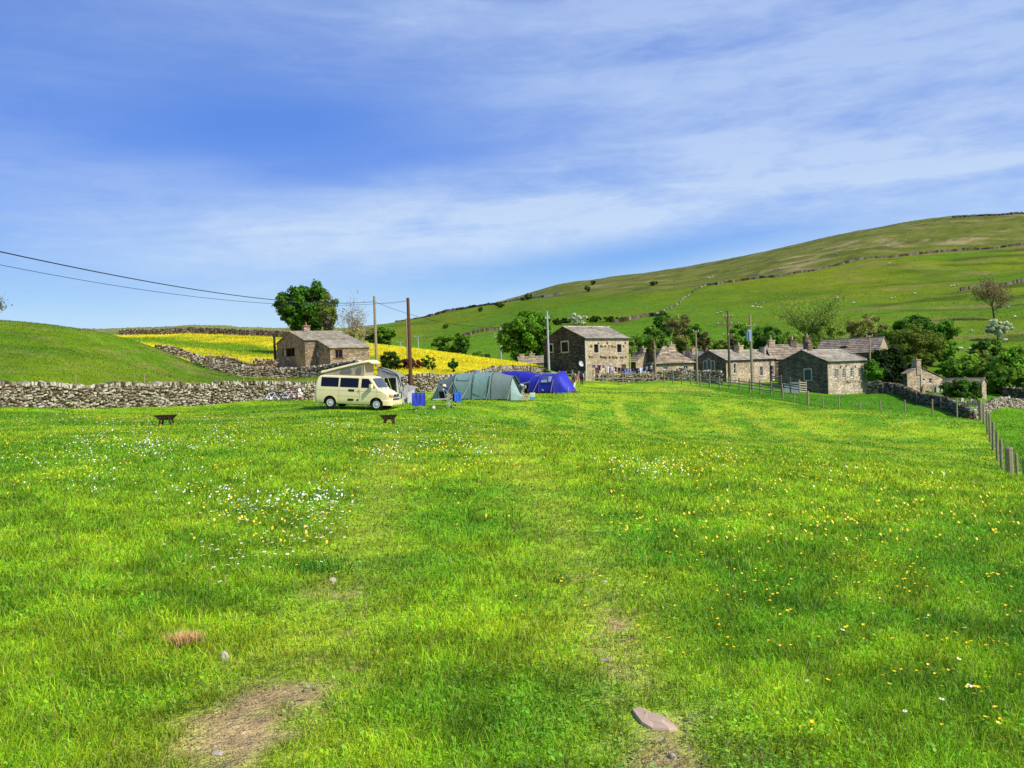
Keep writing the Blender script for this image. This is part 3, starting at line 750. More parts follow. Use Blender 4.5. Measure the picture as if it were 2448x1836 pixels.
# ------------------------------------------------------------------ houses
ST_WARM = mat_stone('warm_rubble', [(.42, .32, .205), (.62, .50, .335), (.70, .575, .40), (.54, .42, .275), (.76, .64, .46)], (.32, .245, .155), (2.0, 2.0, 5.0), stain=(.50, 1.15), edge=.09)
ST_GREY_SHADE = mat_stone('grey_shade_rubble', [(.15, .115, .078), (.26, .205, .14), (.19, .145, .10), (.34, .275, .195), (.11, .082, .056)], (.055, .042, .028), (1.6, 1.6, 5.0), .9)  # darkened to paint the shade on gables; also serves plain grey walls
ST_BARN_SHADE = mat_stone('barn_shade_rubble', [(.075, .060, .040), (.17, .14, .095), (.11, .085, .058), (.25, .205, .145), (.055, .042, .03)], (.02, .016, .011), (1.4, 1.4, 5.0), 1.0, edge=.10)  # stone darkened to paint the shade on the barn gable
ST_PALE = mat_stone('pale_rubble', [(.62, .52, .375), (.74, .64, .48), (.40, .31, .20), (.80, .71, .55), (.56, .45, .31)], (.36, .28, .18), (1.9, 1.9, 4.8), stain=(.50, 1.14), edge=.09)
ST_COTT = mat_stone('cottage_rubble', [(.31, .23, .15), (.44, .34, .235), (.52, .415, .29), (.36, .27, .18), (.58, .48, .35)], (.17, .12, .075), (1.8, 1.8, 5.5), .8, edge=.09)
M_SLATE = mat('stone_slate', (.345, .315, .26), .85, .2, .28, 2.2, attr=True, bump=.3)
M_SLATE2 = mat('mossy_stone_slate', (.30, .25, .195), .9, .15, .35, 1.8, attr=True, bump=.3)
M_SLATEP = mat('blue_slate', (.13, .13, .15), .7, .3, .25, 2.2, attr=True)
M_QUOIN = mat('dressed_stone', (.50, .435, .33), .85, .15, .18, 3.0)
M_PANE = mat_glass_dark('window_glass')
M_PANE2 = mat('matt_dark_glass', (.022, .015, .010), .8, 0, .4, 1.5)
M_WHITE = mat('white_paint', (.78, .78, .74), .5, .3, .05)
M_BROWN = mat('brown_joinery', (.10, .06, .035), .6, .3, .15)
M_DARK = mat('opening_shade', (.012, .010, .009), .9, .1, .2)
M_POT = mat('clay_pot', (.50, .40, .27), .8, .2, .12)
M_POTRED = mat('red_clay_pot', (.42, .13, .06), .8, .2, .12)
M_PIPEW = mat('white_pipe', (.62, .60, .55), .5, .3, .05)
M_IRON = mat('black_iron', (.02, .019, .018), .5, .4, .1)

class House:
    def __init__(s, name, label, uc, Y, vb, ve, ul, ur, phi, vr, ridge='R', frac=.5, he2=None, cat='house', L=None, W=None, C=None, he=None):
        s.C = C if C is not None else P(uc, vb, Y); s.phi = R(phi)
        s.ex = Vector((math.cos(s.phi), math.sin(s.phi), 0)); s.ey = Vector((-math.sin(s.phi), math.cos(s.phi), 0))
        s.he = he if he else P(uc, ve, s.C.y).z-s.C.z
        def solve(dr, u):
            lo, hi = .3, 80
            for _ in range(40):
                m = (lo+hi)/2; q = proj(s.C+dr*m+Vector((0, 0, s.he*.5)))[0]
                if (dr is s.ex and q < u) or (dr is s.ey and q > u): lo = m
                else: hi = m
            return lo
        s.L = L or min(solve(s.ex, ur), 40); s.W = W or min(solve(s.ey, ul), 40)
        s.ridge = ridge; s.frac = frac
        A, B = (s.L, s.W) if ridge == 'R' else (s.W, s.L); s.A, s.B = A, B
        q = s.C+(s.ey if ridge == 'R' else s.ex)*(B*frac)
        ua = proj(q+Vector((0, 0, s.he)))[0]
        s.hr = P(ua, vr, q.y).z-s.C.z
        s.he2 = s.he if he2 is None else he2
        s.root = empty(name, s.C, s.phi, label, cat)
        s.holes = {'R': [], 'L': []}; s.studs = []
    def m(s, a, b, z):            # ridge frame -> local
        return Vector((a, b, z)) if s.ridge == 'R' else Vector((b, a, z))
    def px(s, face, u, v):        # photo position -> local (along face, z)
        d = ray(u, v); nrm = -s.ey if face == 'R' else -s.ex
        t = (s.C-EYE).dot(nrm)/d.dot(nrm); q = EYE+d*t-s.C
        return (q.dot(s.ex) if face == 'R' else q.dot(s.ey)), q.z
    def fp(s, face, a, z, out=0.0):  # local point on a face, out = proud distance
        return Vector((a, -out, z)) if face == 'R' else Vector((-out, a, z))
    def box_on(s, mb, face, a0, a1, z0, z1, o0, o1, col=None):
        p, q = s.fp(face, a0, z0, o0), s.fp(face, a1, z1, o1); mb.span(p, q, col)
    def hole(s, face, u0, u1, v0, v1):
        a0, zb = s.px(face, (u0+u1)/2, v1); _, zt = s.px(face, (u0+u1)/2, v0)
        x0, _ = s.px(face, u0, (v0+v1)/2); x1, _ = s.px(face, u1, (v0+v1)/2)
        r = (min(x0, x1), max(x0, x1), zb, zt); s.holes[face].append(r); return r
    def walls(s, mat_, mat_left=None):
        sink = 2.2
        def panel(mb, face, length, top, holes, gable):
            xs = sorted({0, length} | {h[0] for h in holes} | {h[1] for h in holes}); zs = sorted({-sink, top} | {h[2] for h in holes} | {h[3] for h in holes})
            xs = [x for x in xs if 0 <= x <= length]; zs = [z for z in zs if z <= top]
            for i in range(len(xs)-1):
                for j in range(len(zs)-1):
                    cx, cz = (xs[i]+xs[i+1])/2, (zs[j]+zs[j+1])/2
                    if any(h[0] < cx < h[1] and h[2] < cz < h[3] for h in holes): continue
                    mb.poly([s.fp(face, xs[i], zs[j]), s.fp(face, xs[i+1], zs[j]), s.fp(face, xs[i+1], zs[j+1]), s.fp(face, xs[i], zs[j+1])])
            for h in holes:
                d = -.22; c = [(h[0], h[2]), (h[1], h[2]), (h[1], h[3]), (h[0], h[3])]
                for k in range(4):
                    (a, z), (a2, z2) = c[k], c[(k+1) % 4]
                    mb.poly([s.fp(face, a, z), s.fp(face, a2, z2), s.fp(face, a2, z2, d), s.fp(face, a, z, d)])
            if gable:
                mb.poly([s.fp(face, 0, top), s.fp(face, length, min(top, s.he2) if s.he2 < top else top), s.fp(face, length*s.frac, s.hr)])
        tops = min(s.he, s.he2)
        gR, gL = s.ridge == 'L', s.ridge == 'R'
        mr = MB(); panel(mr, 'R', s.L, tops if gR else s.he, s.holes['R'], False)
        ml = MB(); panel(ml, 'L', s.W, tops if gL else s.he, s.holes['L'], False)
        for mb, face, ln, g in ((mr, 'R', s.L, gR), (ml, 'L', s.W, gL)):
            if g:
                pts = [s.fp(face, 0, tops), s.fp(face, ln, tops)]
                if s.he2 > tops: pts.append(s.fp(face, ln, s.he2))
                pts.append(s.fp(face, ln*s.frac, s.hr))
                if s.he > tops: pts.append(s.fp(face, 0, s.he))
                mb.poly(pts)
        for q_ in s.studs: s.box_on(mr if q_[0] == 'R' else ml, *q_)
        bk = mr
        for (p0, p1) in (((s.L, 0), (s.L, s.W)), ((s.L, s.W), (0, s.W))):
            bk.poly([(*p0, -sink), (*p1, -sink), (*p1, tops), (*p0, tops)])
        if s.ridge == 'R': bk.poly([(s.L, 0, tops), (s.L, s.W, tops), (s.L, s.W*s.frac, s.hr)])
        else: bk.poly([(s.L, s.W, tops), (0, s.W, tops), (s.L*s.frac, s.W, s.hr)])
        mr.build('wall', mat_, s.root); ml.build('wall', mat_left or mat_, s.root)
    def roof(s, mat_, slate=.42, over=.22, seed=1, thick=.06, cut=None, ridge_col=(1.5, 1.45, 1.35)):
        rng = random.Random(seed); mb = MB()
        A, B = s.A, s.B; br = B*s.frac
        for side in (0, 1):
            he = s.he if side == 0 else s.he2
            b0, b1 = (0, br) if side == 0 else (B, br); run = abs(b1-b0); rise = s.hr-he; sl = math.hypot(run, rise)
            ub = (b1-b0)/run*run/sl; uz = rise/sl; nb, nz = -uz*(1 if side == 0 else -1), run/sl
            def pt(a, d, h): return s.m(a, b0+ub*d+nb*h, he+uz*d+nz*h)
            # solid deck under the slates
            q = []
            for h in (-.02, .05):
                for a, d in ((-.1, -over), (A+.1, -over), (A+.1, sl), (-.1, sl)): q.append(pt(a, d, h))
            mb.hexa(q, (.35, .32, .3))
            n = max(4, int((sl+over)/slate)); st = (sl+over)/n
            for k in range(n):
                d0 = -over-.02+k*st; a = -.14-rng.uniform(0, .3); base = rng.uniform(.9, 1.1)
                while a < A+.1:
                    w = rng.uniform(.4, .95)*(1.1-.3*k/n); t = base*rng.uniform(.72, 1.25); lift = rng.uniform(0, .025)
                    a0, a1 = max(a, -.14), min(a+w, A+.14)
                    if a1-a0 > .05:
                        q = []
                        for (dd, hh) in ((d0, .06+lift), (d0+st*1.02, .05)):
                            q.append((dd, hh))
                        pts = [pt(a0, q[0][0], .05), pt(a1, q[0][0], .05), pt(a1, q[1][0], .04), pt(a0, q[1][0], .04),
                               pt(a0+.01, q[0][0], .05+thick+lift), pt(a1-.01, q[0][0], .05+thick+lift), pt(a1, q[1][0], .055), pt(a0, q[1][0], .055)]
                        mb.hexa(pts, (t, t*rng.uniform(.94, 1.02), t*rng.uniform(.86, 1.02)))
                    a += w
        # ridge stones
        a = -.12
        while a < A+.1:
            w = rng.uniform(.5, .9); t = rng.uniform(.8, 1.1)
            q = s.m(min(a+w/2, A+.1), br, s.hr+.07); d = (w-.02, .34, .12) if s.ridge == 'R' else (.34, w-.02, .12)
            mb.box(q, d, col=tuple(t*c for c in ridge_col)); a += w
        s.rf = mb.build('roof', mat_, s.root); return s.rf
    def chimney(s, u, vt, w=.9, d=.6, pots=(), mat_=None, b=None, cap=True, label=None):
        lo, hi = 0, s.A
        bb = s.B*s.frac if b is None else b
        f = lambda a: proj(s.root_w(s.m(a, bb, s.hr)))[0]
        inc = f(s.A) > f(0)
        for _ in range(30):
            m_ = (lo+hi)/2
            if (f(m_) < u) == inc: lo = m_
            else: hi = m_
        a = min(max(lo, w/2), s.A-w/2); q = s.root_w(s.m(a, bb, s.hr)); zt = P(u, vt, q.y).z-s.C.z
        mb = MB(); dd = (w, d) if s.ridge == 'R' else (d, w)
        c = s.m(a, bb, 0)
        mb.span((c.x-dd[0]/2, c.y-dd[1]/2, s.hr-1.1), (c.x+dd[0]/2, c.y+dd[1]/2, zt-.14))
        if cap:
            mb.span((c.x-dd[0]/2-.07, c.y-dd[1]/2-.07, zt-.14), (c.x+dd[0]/2+.07, c.y+dd[1]/2+.07, zt))
        ch = mb.build('chimney', mat_ or ST_WARM, s.root)
        for k, (off, hp, m_) in enumerate(pots):
            pb = MB(); pb.lathe([(.13, -.05), (.15, 0), (.12, .06), (.10, hp-.08), (.13, hp-.06), (.13, hp)], s.m(a+off, bb, zt), 10)
            pb.build('chimney_pot', m_, ch)
        return ch
    def root_w(s, p): return s.C+s.ex*p[0]+s.ey*p[1]+Vector((0, 0, p[2]))
    def window(s, face, r, frame=None, nx=2, nz=3, surround=None, glass=None, fw=.06, bar=.03, name='window', sill=True):
        a0, a1, z0, z1 = r; mb = MB(); frame = frame or M_WHITE
        for (x0, x1, y0, y1) in ((a0, a0+fw, z0, z1), (a1-fw, a1, z0, z1), (a0+fw, a1-fw, z0, z0+fw), (a0+fw, a1-fw, z1-fw, z1)):
            s.box_on(mb, face, x0, x1, y0, y1, -.16, -.10)
        for k in range(1, nx):
            x = a0+(a1-a0)*k/nx; s.box_on(mb, face, x-bar/2, x+bar/2, z0+fw, z1-fw, -.155, -.11)
        for k in range(1, nz):
            z = z0+(z1-z0)*k/nz; s.box_on(mb, face, a0+fw, a1-fw, z-bar/2, z+bar/2, -.152, -.112)
        w = mb.build(name, frame, s.root)
        g = MB(); g.poly([s.fp(face, a0, z0, -.145), s.fp(face, a1, z0, -.145), s.fp(face, a1, z1, -.145), s.fp(face, a0, z1, -.145)])
        g.build('pane', glass or M_PANE, w)
        if surround:
            sb = MB(); t = .16
            s.box_on(sb, face, a0-t, a1+t, z1, z1+.2, -.1, .03)
            if sill: s.box_on(sb, face, a0-t, a1+t, z0-.13, z0, -.1, .06)
            s.box_on(sb, face, a0-t, a0, z0, z1, -.1, .025); s.box_on(sb, face, a1, a1+t, z0, z1, -.1, .025)
            sb.build('surround', surround, w)
        return w
    def door(s, face, r, m_=None):
        a0, a1, z0, z1 = r; mb = MB(); s.box_on(mb, face, a0, a1, z0, z1, -.22, -.15)
        for k in range(1, 5):
            x = a0+(a1-a0)*k/5; s.box_on(mb, face, x-.01, x+.01, z0, z1, -.149, -.14)
        return mb.build('door', m_ or M_BROWN, s.root)
    def shutter(s, face, r, m_=None):      # panel in an unglazed barn opening; default dark stands in for inside shade
        a0, a1, z0, z1 = r; mb = MB(); s.box_on(mb, face, a0, a1, z0, z1, -.24, -.19)
        o = mb.build('opening', m_ or M_DARK, s.root)
        sb = MB(); t = .17
        for q in ((a0-t, a1+t, z1, z1+.18, -.1, .025), (a0-t, a1+t, z0-.14, z0, -.1, .04), (a0-t, a0, z0, z1, -.1, .02), (a1, a1+t, z0, z1, -.1, .02)):
            s.box_on(sb, face, *q)
        sb.build('surround', M_QUOIN, o); return o
    def pipe(s, face, u, v0, v1, m_=None, r=.05, name='drainpipe'):
        a, zt = s.px(face, u, v0); _, zb = s.px(face, u, v1)
        mb = MB(); mb.tube([s.fp(face, a, zb, .09), s.fp(face, a, zt, .09)], r, 8); mb.build(name, m_ or M_PIPEW, s.root)
    def gutter(s, m_=None, face=None):
        mb = MB(); 
        if s.ridge == 'R': mb.tube([(-.15, -.25, s.he-.10), (s.L+.15, -.25, s.he-.10)], .06, 6)
        else: mb.tube([(-.25, -.15, s.he-.10), (-.25, s.W+.15, s.he-.10)], .06, 6)
        mb.build('gutter', m_ or M_IRON, s.root)
    def throughs(s, face, v, us, seed=0, mat_=None):   # row of projecting through-stones
        rng = random.Random(seed)
        for u in us:
            a, z = s.px(face, u, v+rng.uniform(-.6, .6)); w = rng.uniform(.18, .42); s.studs.append((face, a-w/2, a+w/2, z-.08, z+.08, -.05, rng.uniform(.16, .28)))
    def dish(s, face, u, v, r=.4):
        a, z = s.px(face, u, v); mb = MB(); c = s.fp(face, a, z, .35)
        d = Vector((.45, -.75, .25)); d = Vector((s.ex.dot(d), s.ey.dot(d), d.z)).normalized()
        M = d.to_track_quat('Z', 'Y').to_matrix()
        mb.lathe([(.02, -.02), (r*.6, .02), (r, .10), (r*.98, .12), (r*.58, .045), (.02, .005)], c, 18, M)
        mb.tube([c, s.fp(face, a, z, 0)], .03, 6); mb.tube([c-Vector((0, 0, r*.8)), c+d*.4], .015, 5)
        mb.build('satellite_dish', mat('dish_grey', (.50, .52, .55), .5, .3, .05), s.root)

# --- two-storey field barn
b = House('stone_barn', 'tall two-storey stone barn with sunlit front and dark gable beside the blue tent', 1401.5, 112, 905, 808, 1300, 1503.5, 42, 781, cat='barn')
ops = [b.hole('R', 1420, 1430.5, 823, 843), b.hole('R', 1475, 1485.5, 823, 842), b.hole('L', 1343, 1358, 818, 841), b.hole('L', 1314, 1321, 824, 841)]
d1 = b.hole('R', 1447, 1460, 874, 902); d2 = b.hole('R', 1486, 1497, 871, 896); d3 = b.hole('R', 1423, 1433, 879, 902)
b.throughs('R', 826, [1414, 1437, 1441, 1447, 1456, 1463, 1467, 1470, 1491], 1); b.throughs('R', 818, [1431, 1452, 1495], 2)
b.throughs('R', 852, [1410, 1415.5, 1437, 1442, 1446, 1450, 1458, 1466, 1470, 1474, 1485, 1489, 1496], 3)
b.walls(ST_WARM, ST_BARN_SHADE); b.roof(M_SLATE, .42, .25, 3)
for face, o in zip('RRLL', ops): b.shutter(face, o, mat('dark_red_boards', (.045, .018, .013), .8, .2, .3) if o is ops[2] else M_DARK)
for r in (d1, d2, d3): b.door('R', r)
b.dish('L', 1393, 870, .38)
b.gutter(); b.pipe('R', 1504.3, 846, 880, mat('lime_green_pipe', (.35, .45, .08), .5, .3, .1), .09)
# quoins on the lit corner
qb = MB(); rq = random.Random(4); z = -.3
while z < b.he-.3:
    h = rq.uniform(.25, .4); w = .5 if int(z*3) % 2 else .3
    b.box_on(qb, 'R', -.02, w, z+.01, z+h-.01, -.05, .015); z += h
qb.build('quoins', M_QUOIN, b.root)

# --- small cottage on the left
c = House('stone_cottage', 'small brown stone cottage with stepped roof behind the wall, beside the big tree', 731, 108, 884, 813.6, 663, 852, 33, 793.7)
w1 = c.hole('L', 675, 704.5, 832, 853)
c.walls(ST_COTT, ST_COTT); c.roof(M_SLATE, .42, .22, 7, ridge_col=(1.3, 1.25, 1.15))
wc_ = c.window('L', w1, M_BROWN, 3, 1, None, M_PANE2)
cb = MB(); a0, a1, z0, z1 = w1; cb.poly([c.fp('L', a1-(a1-a0)*.03, z0+.05, -.142), c.fp('L', a1-(a1-a0)*.24, z0+.05, -.142), c.fp('L', a1-(a1-a0)*.22, z1-.1, -.142), c.fp('L', a1-(a1-a0)*.03, z1-.1, -.142)]); cb.build('curtain', mat('curtain', (.42, .36, .24), .9, 0, .1), wc_)
c.chimney(732, 778, .85, .75, [(0, .45, M_POTRED)], ST_COTT)
# projecting wing under the continued roof slope
a0, _ = c.px('R', 760, 850)
hl = 0; lo, hi = .4, 8
for _ in range(40):
    d_ = (lo+hi)/2; u_ = proj(c.root_w((a0, -d_, c.he*.6)))[0]
    # near-left corner of the wing must appear at 789
    if u_ < 789: lo = d_
    else: hi = d_
dw = lo; cw = c.root_w((a0, -dw, 0)); hl = P(789, 831.5, cw.y).z-c.C.z
wg = MB()
for q in ([(a0, -dw, -2), (c.L, -dw, -2), (c.L, -dw, hl), (a0, -dw, hl)],):
    pass
q1 = (cw, None)
def wing_px(u, v):
    d = ray(u, v); t = (cw-EYE).dot(-c.ey)/d.dot(-c.ey); q = EYE+d*t-c.C; return q.dot(c.ex), q.z
x0, _ = wing_px(801.5, 845); x1, _ = wing_px(819, 845); _, zt = wing_px(810, 836); _, zb = wing_px(810, 856)
for (p, q) in (((a0, x0), (-2, hl)), ((x1, c.L), (-2, hl)), ((x0, x1), (-2, zb)), ((x0, x1), (zt, hl))):
    wg.poly([(p[0], -dw, q[0]), (p[1], -dw, q[0]), (p[1], -dw, q[1]), (p[0], -dw, q[1])])
for (xa, za, xb, zb_) in ((x0, zb, x1, zb), (x1, zb, x1, zt), (x1, zt, x0, zt), (x0, zt, x0, zb)):
    wg.poly([(xa, -dw, za), (xb, -dw, zb_), (xb, -dw+.25, zb_), (xa, -dw+.25, za)])
wg.poly([(a0, 0, -2), (a0, -dw, -2), (a0, -dw, hl), (a0, 0, c.he)]); wg.poly([(c.L, 0, -2), (c.L, -dw, -2), (c.L, -dw, hl), (c.L, 0, c.he)])
wg.build('wing_wall', ST_COTT, c.root)
wf = MB()
for (xa, xb, za, zb_) in ((x0, x0+.07, zb, zt), (x1-.07, x1, zb, zt), ((x0+x1)/2-.04, (x0+x1)/2+.04, zb, zt), (x0+.07, x1-.07, zb, zb+.07), (x0+.07, x1-.07, zt-.07, zt)):
    wf.span((xa, -dw+.12, za), (xb, -dw+.18, zb_))
wf.span((x0-.1, -dw-.05, zb-.12), (x1+.1, -dw+.08, zb-.005))
wo = wf.build('window', M_BROWN, c.root)
wp = MB(); wp.poly([(x0, -dw+.15, zb), (x1, -dw+.15, zb), (x1, -dw+.15, zt), (x0, -dw+.15, zt)]); wp.build('pane', M_PANE, wo)
wr = MB(); rq = random.Random(8); n = 7
for k in range(n):
    aa = a0-.15
    while aa < c.L+.15:
        w_ = rq.uniform(.45, .9); t = rq.uniform(.75, 1.2); b1, b2 = min(aa+w_, c.L+.15), aa
        def rp_(a, f, h): return (a, -dw-.2+(dw+.2)*f, hl-.06+(c.he-hl+.06)*f+h)
        f0, f1 = k/n, (k+1.05)/n
        wr.hexa([rp_(b2, f0, .03), rp_(b1, f0, .03), rp_(b1, f1, .03), rp_(b2, f1, .03), rp_(b2, f0, .13), rp_(b1, f0, .13), rp_(b1, f1, .07), rp_(b2, f1, .07)], (t, t*.98, t*.93)); aa += w_
wr.build('wing_roof', M_SLATE, c.root)
c.dish('R', 761, 848, .42)
fl = MB(); a, z = c.px('L', 661, 880); q = c.fp('L', a, 0, .15); zt = P(661, 801, 112).z-c.C.z
fl.tube([(q.x, q.y, -1), (q.x, q.y, zt)], .16, 8); fl.tube([(q.x, q.y, zt), (q.x, q.y, zt+.25)], .22, 8); fl.build('flue_pipe', M_IRON, c.root)
sh = MB(); sh.span((.3, c.W, -2), (c.L*.45, c.W+1.6, c.he*.72)); sh.build('lean_to', ST_COTT, c.root)

# --- low cottages behind the meadow edge, left of the barn
h = House('stone_cottage', 'low stone cottage roof with two chimneys peeping over the meadow left of the barn', 1243, 138, 896, 868, 1236, 1312, 14, 854)
h.walls(ST_GREY_SHADE); h.roof(M_SLATE2, .45, .2, 11); h.chimney(1247, 846, .8, .6, [], ST_WARM); h.chimney(1271, 845, .9, .6, [(0, .3, M_POT)], ST_WARM)

# --- outbuilding right of the barn
h = House('stone_outbuilding', 'low stone outbuilding with pale gable just right of the barn, behind the washing line', 1521, 119, 900, 864.5, 1500, 1566, 38, 843, 'L', cat='outbuilding')
h.walls(ST_WARM, ST_GREY_SHADE); h.roof(M_SLATE2, .42, .2, 13); h.chimney(1537, 832, .7, .5, [(0, .3, M_POT)], ST_WARM)

# --- cottage with white windows and hipped roof
h = House('stone_cottage', 'cottage with two white four-pane windows and a broad lichened stone roof', 1568, 118, 900, 869, 1543, 1658, 14, 829, 'R')
w1 = h.hole('R', 1585.5, 1595.5, 875, 892); w2 = h.hole('R', 1634, 1644.5, 873, 891); h.walls(ST_WARM, ST_GREY_SHADE)
for w in (w1, w2): h.window('R', w, M_WHITE, 2, 2, None, fw=.09, bar=.07)
# hipped roof built as courses over four planes
rh = MB(); rq = random.Random(21); ap = [(h.L*.36, h.W*.5, h.hr), (h.L*.44, h.W*.5, h.hr)]; o = .25
cs = [(-o, -o), (h.L+o, -o), (h.L+o, h.W+o), (-o, h.W+o)]; tops = [ap[0], ap[1], ap[1], ap[0]]
n = 12
for e in range(4):
    A0, A1, T0, T1 = Vector((*cs[e], h.he-.1)), Vector((*cs[(e+1) % 4], h.he-.1)), Vector(tops[e]), Vector(tops[(e+1) % 4])
    nn = (A1-A0).cross(T0-A0)
    if nn.z < 0: nn = -nn
    nn.normalize()
    for k in range(n):
        L0, R0 = A0.lerp(T0, k/n), A1.lerp(T1, k/n); L1, R1 = A0.lerp(T0, (k+1)/n), A1.lerp(T1, (k+1)/n)
        m_ = max(1, int((R0-L0).length/.7)); fs = [0]+sorted(rq.random()*.5/m_+(i+.25)/m_ for i in range(m_-1))+[1] if m_ > 1 else [0, 1]
        for f0, f1 in zip(fs[:-1], fs[1:]):
            t = rq.uniform(.65, 1.35)*(1.0 if rq.random() > .14 else 1.6)
            rh.hexa([L0.lerp(R0, f0), L0.lerp(R0, f1), L1.lerp(R1, f1), L1.lerp(R1, f0),
                     L0.lerp(R0, f0)+nn*.13, L0.lerp(R0, f1)+nn*.13, L1.lerp(R1, f1)+nn*.07, L1.lerp(R1, f0)+nn*.07], (t, t*.95, t*.88))
rh.build('roof', M_SLATE2, h.root)
h.A = h.L*.8; h.chimney(1604.5, 823.5, .95, .7, [(0, .45, M_POT)], ST_WARM); h.gutter()
# --- gable peeping between the two
h = House('stone_house', 'narrow stone house gable tucked between the hipped cottage and the dark outbuilding', 1600, 126, 900, 866, 1548, 1640, 62, 838, 'R')
h.walls(ST_WARM); h.roof(M_SLATE2, .42, .2, 31)

# --- slate-roofed house behind with pink chimney
h = House('stone_house', 'slate-roofed house with a red-potted chimney half hidden behind the chapel gable', 1640, 131, 900, 858, 1630, 1705, 16, 842, 'R')
h.walls(ST_GREY_SHADE); h.roof(M_SLATEP, .35, .2, 33); h.chimney(1659, 834, 1.0, .7, [(-.2, .45, M_POTRED), (.2, .35, M_POT)], ST_WARM); h.chimney(1689, 836, .8, .6, [(0, .35, M_POTRED)], ST_GREY_SHADE)

# --- chapel with triple lancet window
ch = House('chapel', 'old chapel with a dark gable holding a tall triple pointed window', 1737, 117, 916, 861, 1657, 1800, 42, 838.5, cat='chapel')
wr1 = ch.hole('R', 1754, 1760, 869, 893); ch.walls(ST_WARM, ST_GREY_SHADE); ch.roof(M_SLATE, .42, .22, 41); ch.window('R', wr1, M_WHITE, 1, 2, M_QUOIN)
# lancets: three pointed lights in one stone frame on the gable
zbase = ch.px('L', 1695, 893)[1]
aL = [ch.px('L', u, 880)[0] for u in (1710, 1701, 1692, 1682)]
zts = [ch.px('L', u, v)[1] for u, v in ((1706, 862), (1696.5, 858), (1687, 863))]
M_LEAD = mat('leaded_glass', (.06, .105, .115), .25, .5, .3, 6.0)
lf = MB(); lg = MB(); a_min, a_max = min(aL), max(aL); wl = (a_max-a_min)/3
for k in range(3):
    a0, a1 = a_min+wl*k, a_min+wl*(k+1); zt = zts[2-k]; g0, g1 = a0+.09, a1-.09; r = (g1-g0)
    prof = [(g0, zbase), (g1, zbase), (g1, zt-r*.9)]+[(g1-r*(1-math.cos(t))*.5*1.0, zt-r*.9+r*.9*math.sin(t)) for t in (.5, 1.0, PI/2)]+[(g0+r*(1-math.cos(t))*.5, zt-r*.9+r*.9*math.sin(t)) for t in (1.0, .5)]+[(g0, zt-r*.9)]
    lg.prism(prof, lambda a, z, hh: ch.fp('L', a, z, hh), .004, .03)
    out = [(a+(.11 if a > (a0+a1)/2 else -.11)*(0 if z < zbase+.01 and 0 else 1), z+(.11 if z > zt-r*.5 else 0)) for a, z in prof]
    for i in range(1, len(prof)):
        j = (i+1) % len(prof)
        if j == 1: continue
        pA, pB, oA, oB = prof[i], prof[j], out[i], out[j]
        lf.hexa([ch.fp('L', *pA, -.02), ch.fp('L', *pB, -.02), ch.fp('L', *oB, -.02), ch.fp('L', *oA, -.02), ch.fp('L', *pA, .10), ch.fp('L', *pB, .10), ch.fp('L', *oB, .10), ch.fp('L', *oA, .10)])
ch.box_on(lf, 'L', a_min-.2, a_max+.2, zbase-.16, zbase-.002, -.02, .14)
wfo = lf.build('window', M_QUOIN, ch.root); lg.build('pane', M_LEAD, wfo)
ch.chimney(1771, 825.5, 1.1, .8, [(0, .5, M_POT)], ST_WARM, b=ch.W*.34); ch.pipe('R', 1740, 862, 908, M_PIPEW, .06); ch.gutter()

# --- pale house continuing the chapel
q = ch.root_w((ch.L+.02, -.06, 0))
h7 = House('stone_house', 'pale sunlit stone house with slim windows joined to the right of the chapel', 1801, q.y, 916, 860, 1657, 1863, 42, 838.5, C=q, W=ch.W, he=ch.he+.04)
ws = [h7.hole('R', 1817, 1823.5, 876, 898), h7.hole('R', 1842.5, 1849.5, 874, 896), h7.hole('R', 1816.5, 1824, 914, 927)]
h7.walls(ST_PALE, ST_GREY_SHADE); h7.roof(M_SLATE, .42, .22, 43)
for w in ws: h7.window('R', w, M_WHITE, 1, 2, M_QUOIN)
h7.chimney(1828, 829, 1.3, .8, [], ST_PALE, b=h7.W*.3); h7.pipe('R', 1840, 863, 920, M_IRON, .06); h7.gutter()

# --- big house with dark gable and four small-paned windows
h8 = House('stone_house', 'large stone house with black shaded gable and four small-paned white windows in a row', 1980.5, 112, 947, 864, 1861, 2070, 42, 838)
ws = [h8.hole('R', 1995.5, 2002.5, 882.5, 905), h8.hole('R', 2014.5, 2021.5, 881.5, 903.5), h8.hole('R', 2033, 2040.5, 880, 902), h8.hole('R', 2052, 2058.5, 879, 900.5)]
h8.throughs('R', 911, [2025, 2029, 2033, 2039, 2044, 2049, 2054], 5); h8.throughs('R', 875, [2010, 2022, 2045, 2060], 6)
wd = h8.hole('L', 1924, 1939, 884, 908); h8.walls(ST_PALE, ST_GREY_SHADE); h8.roof(M_SLATE, .42, .22, 47)
for w in ws: h8.window('R', w, M_WHITE, 2, 4, None, fw=.08)
h8.window('L', wd, M_BROWN, 3, 1, M_QUOIN, glass=M_LEAD)
h8.chimney(1931, 818, 1.0, .75, [(0, .75, M_POTRED)], ST_GREY_SHADE); h8.pipe('R', 2069, 863, 945, M_PIPEW, .06); h8.gutter()
vb = MB(); 
for k in range(14):
    f = k/14; vb.box(h8.m(h8.A+.06, h8.B*.5*f+.05, h8.he+(h8.hr-h8.he)*f+.16), (.3, h8.B*.5/14+.03, .16), col=(1, 1, 1))
vb.build('coping', M_QUOIN, h8.root)
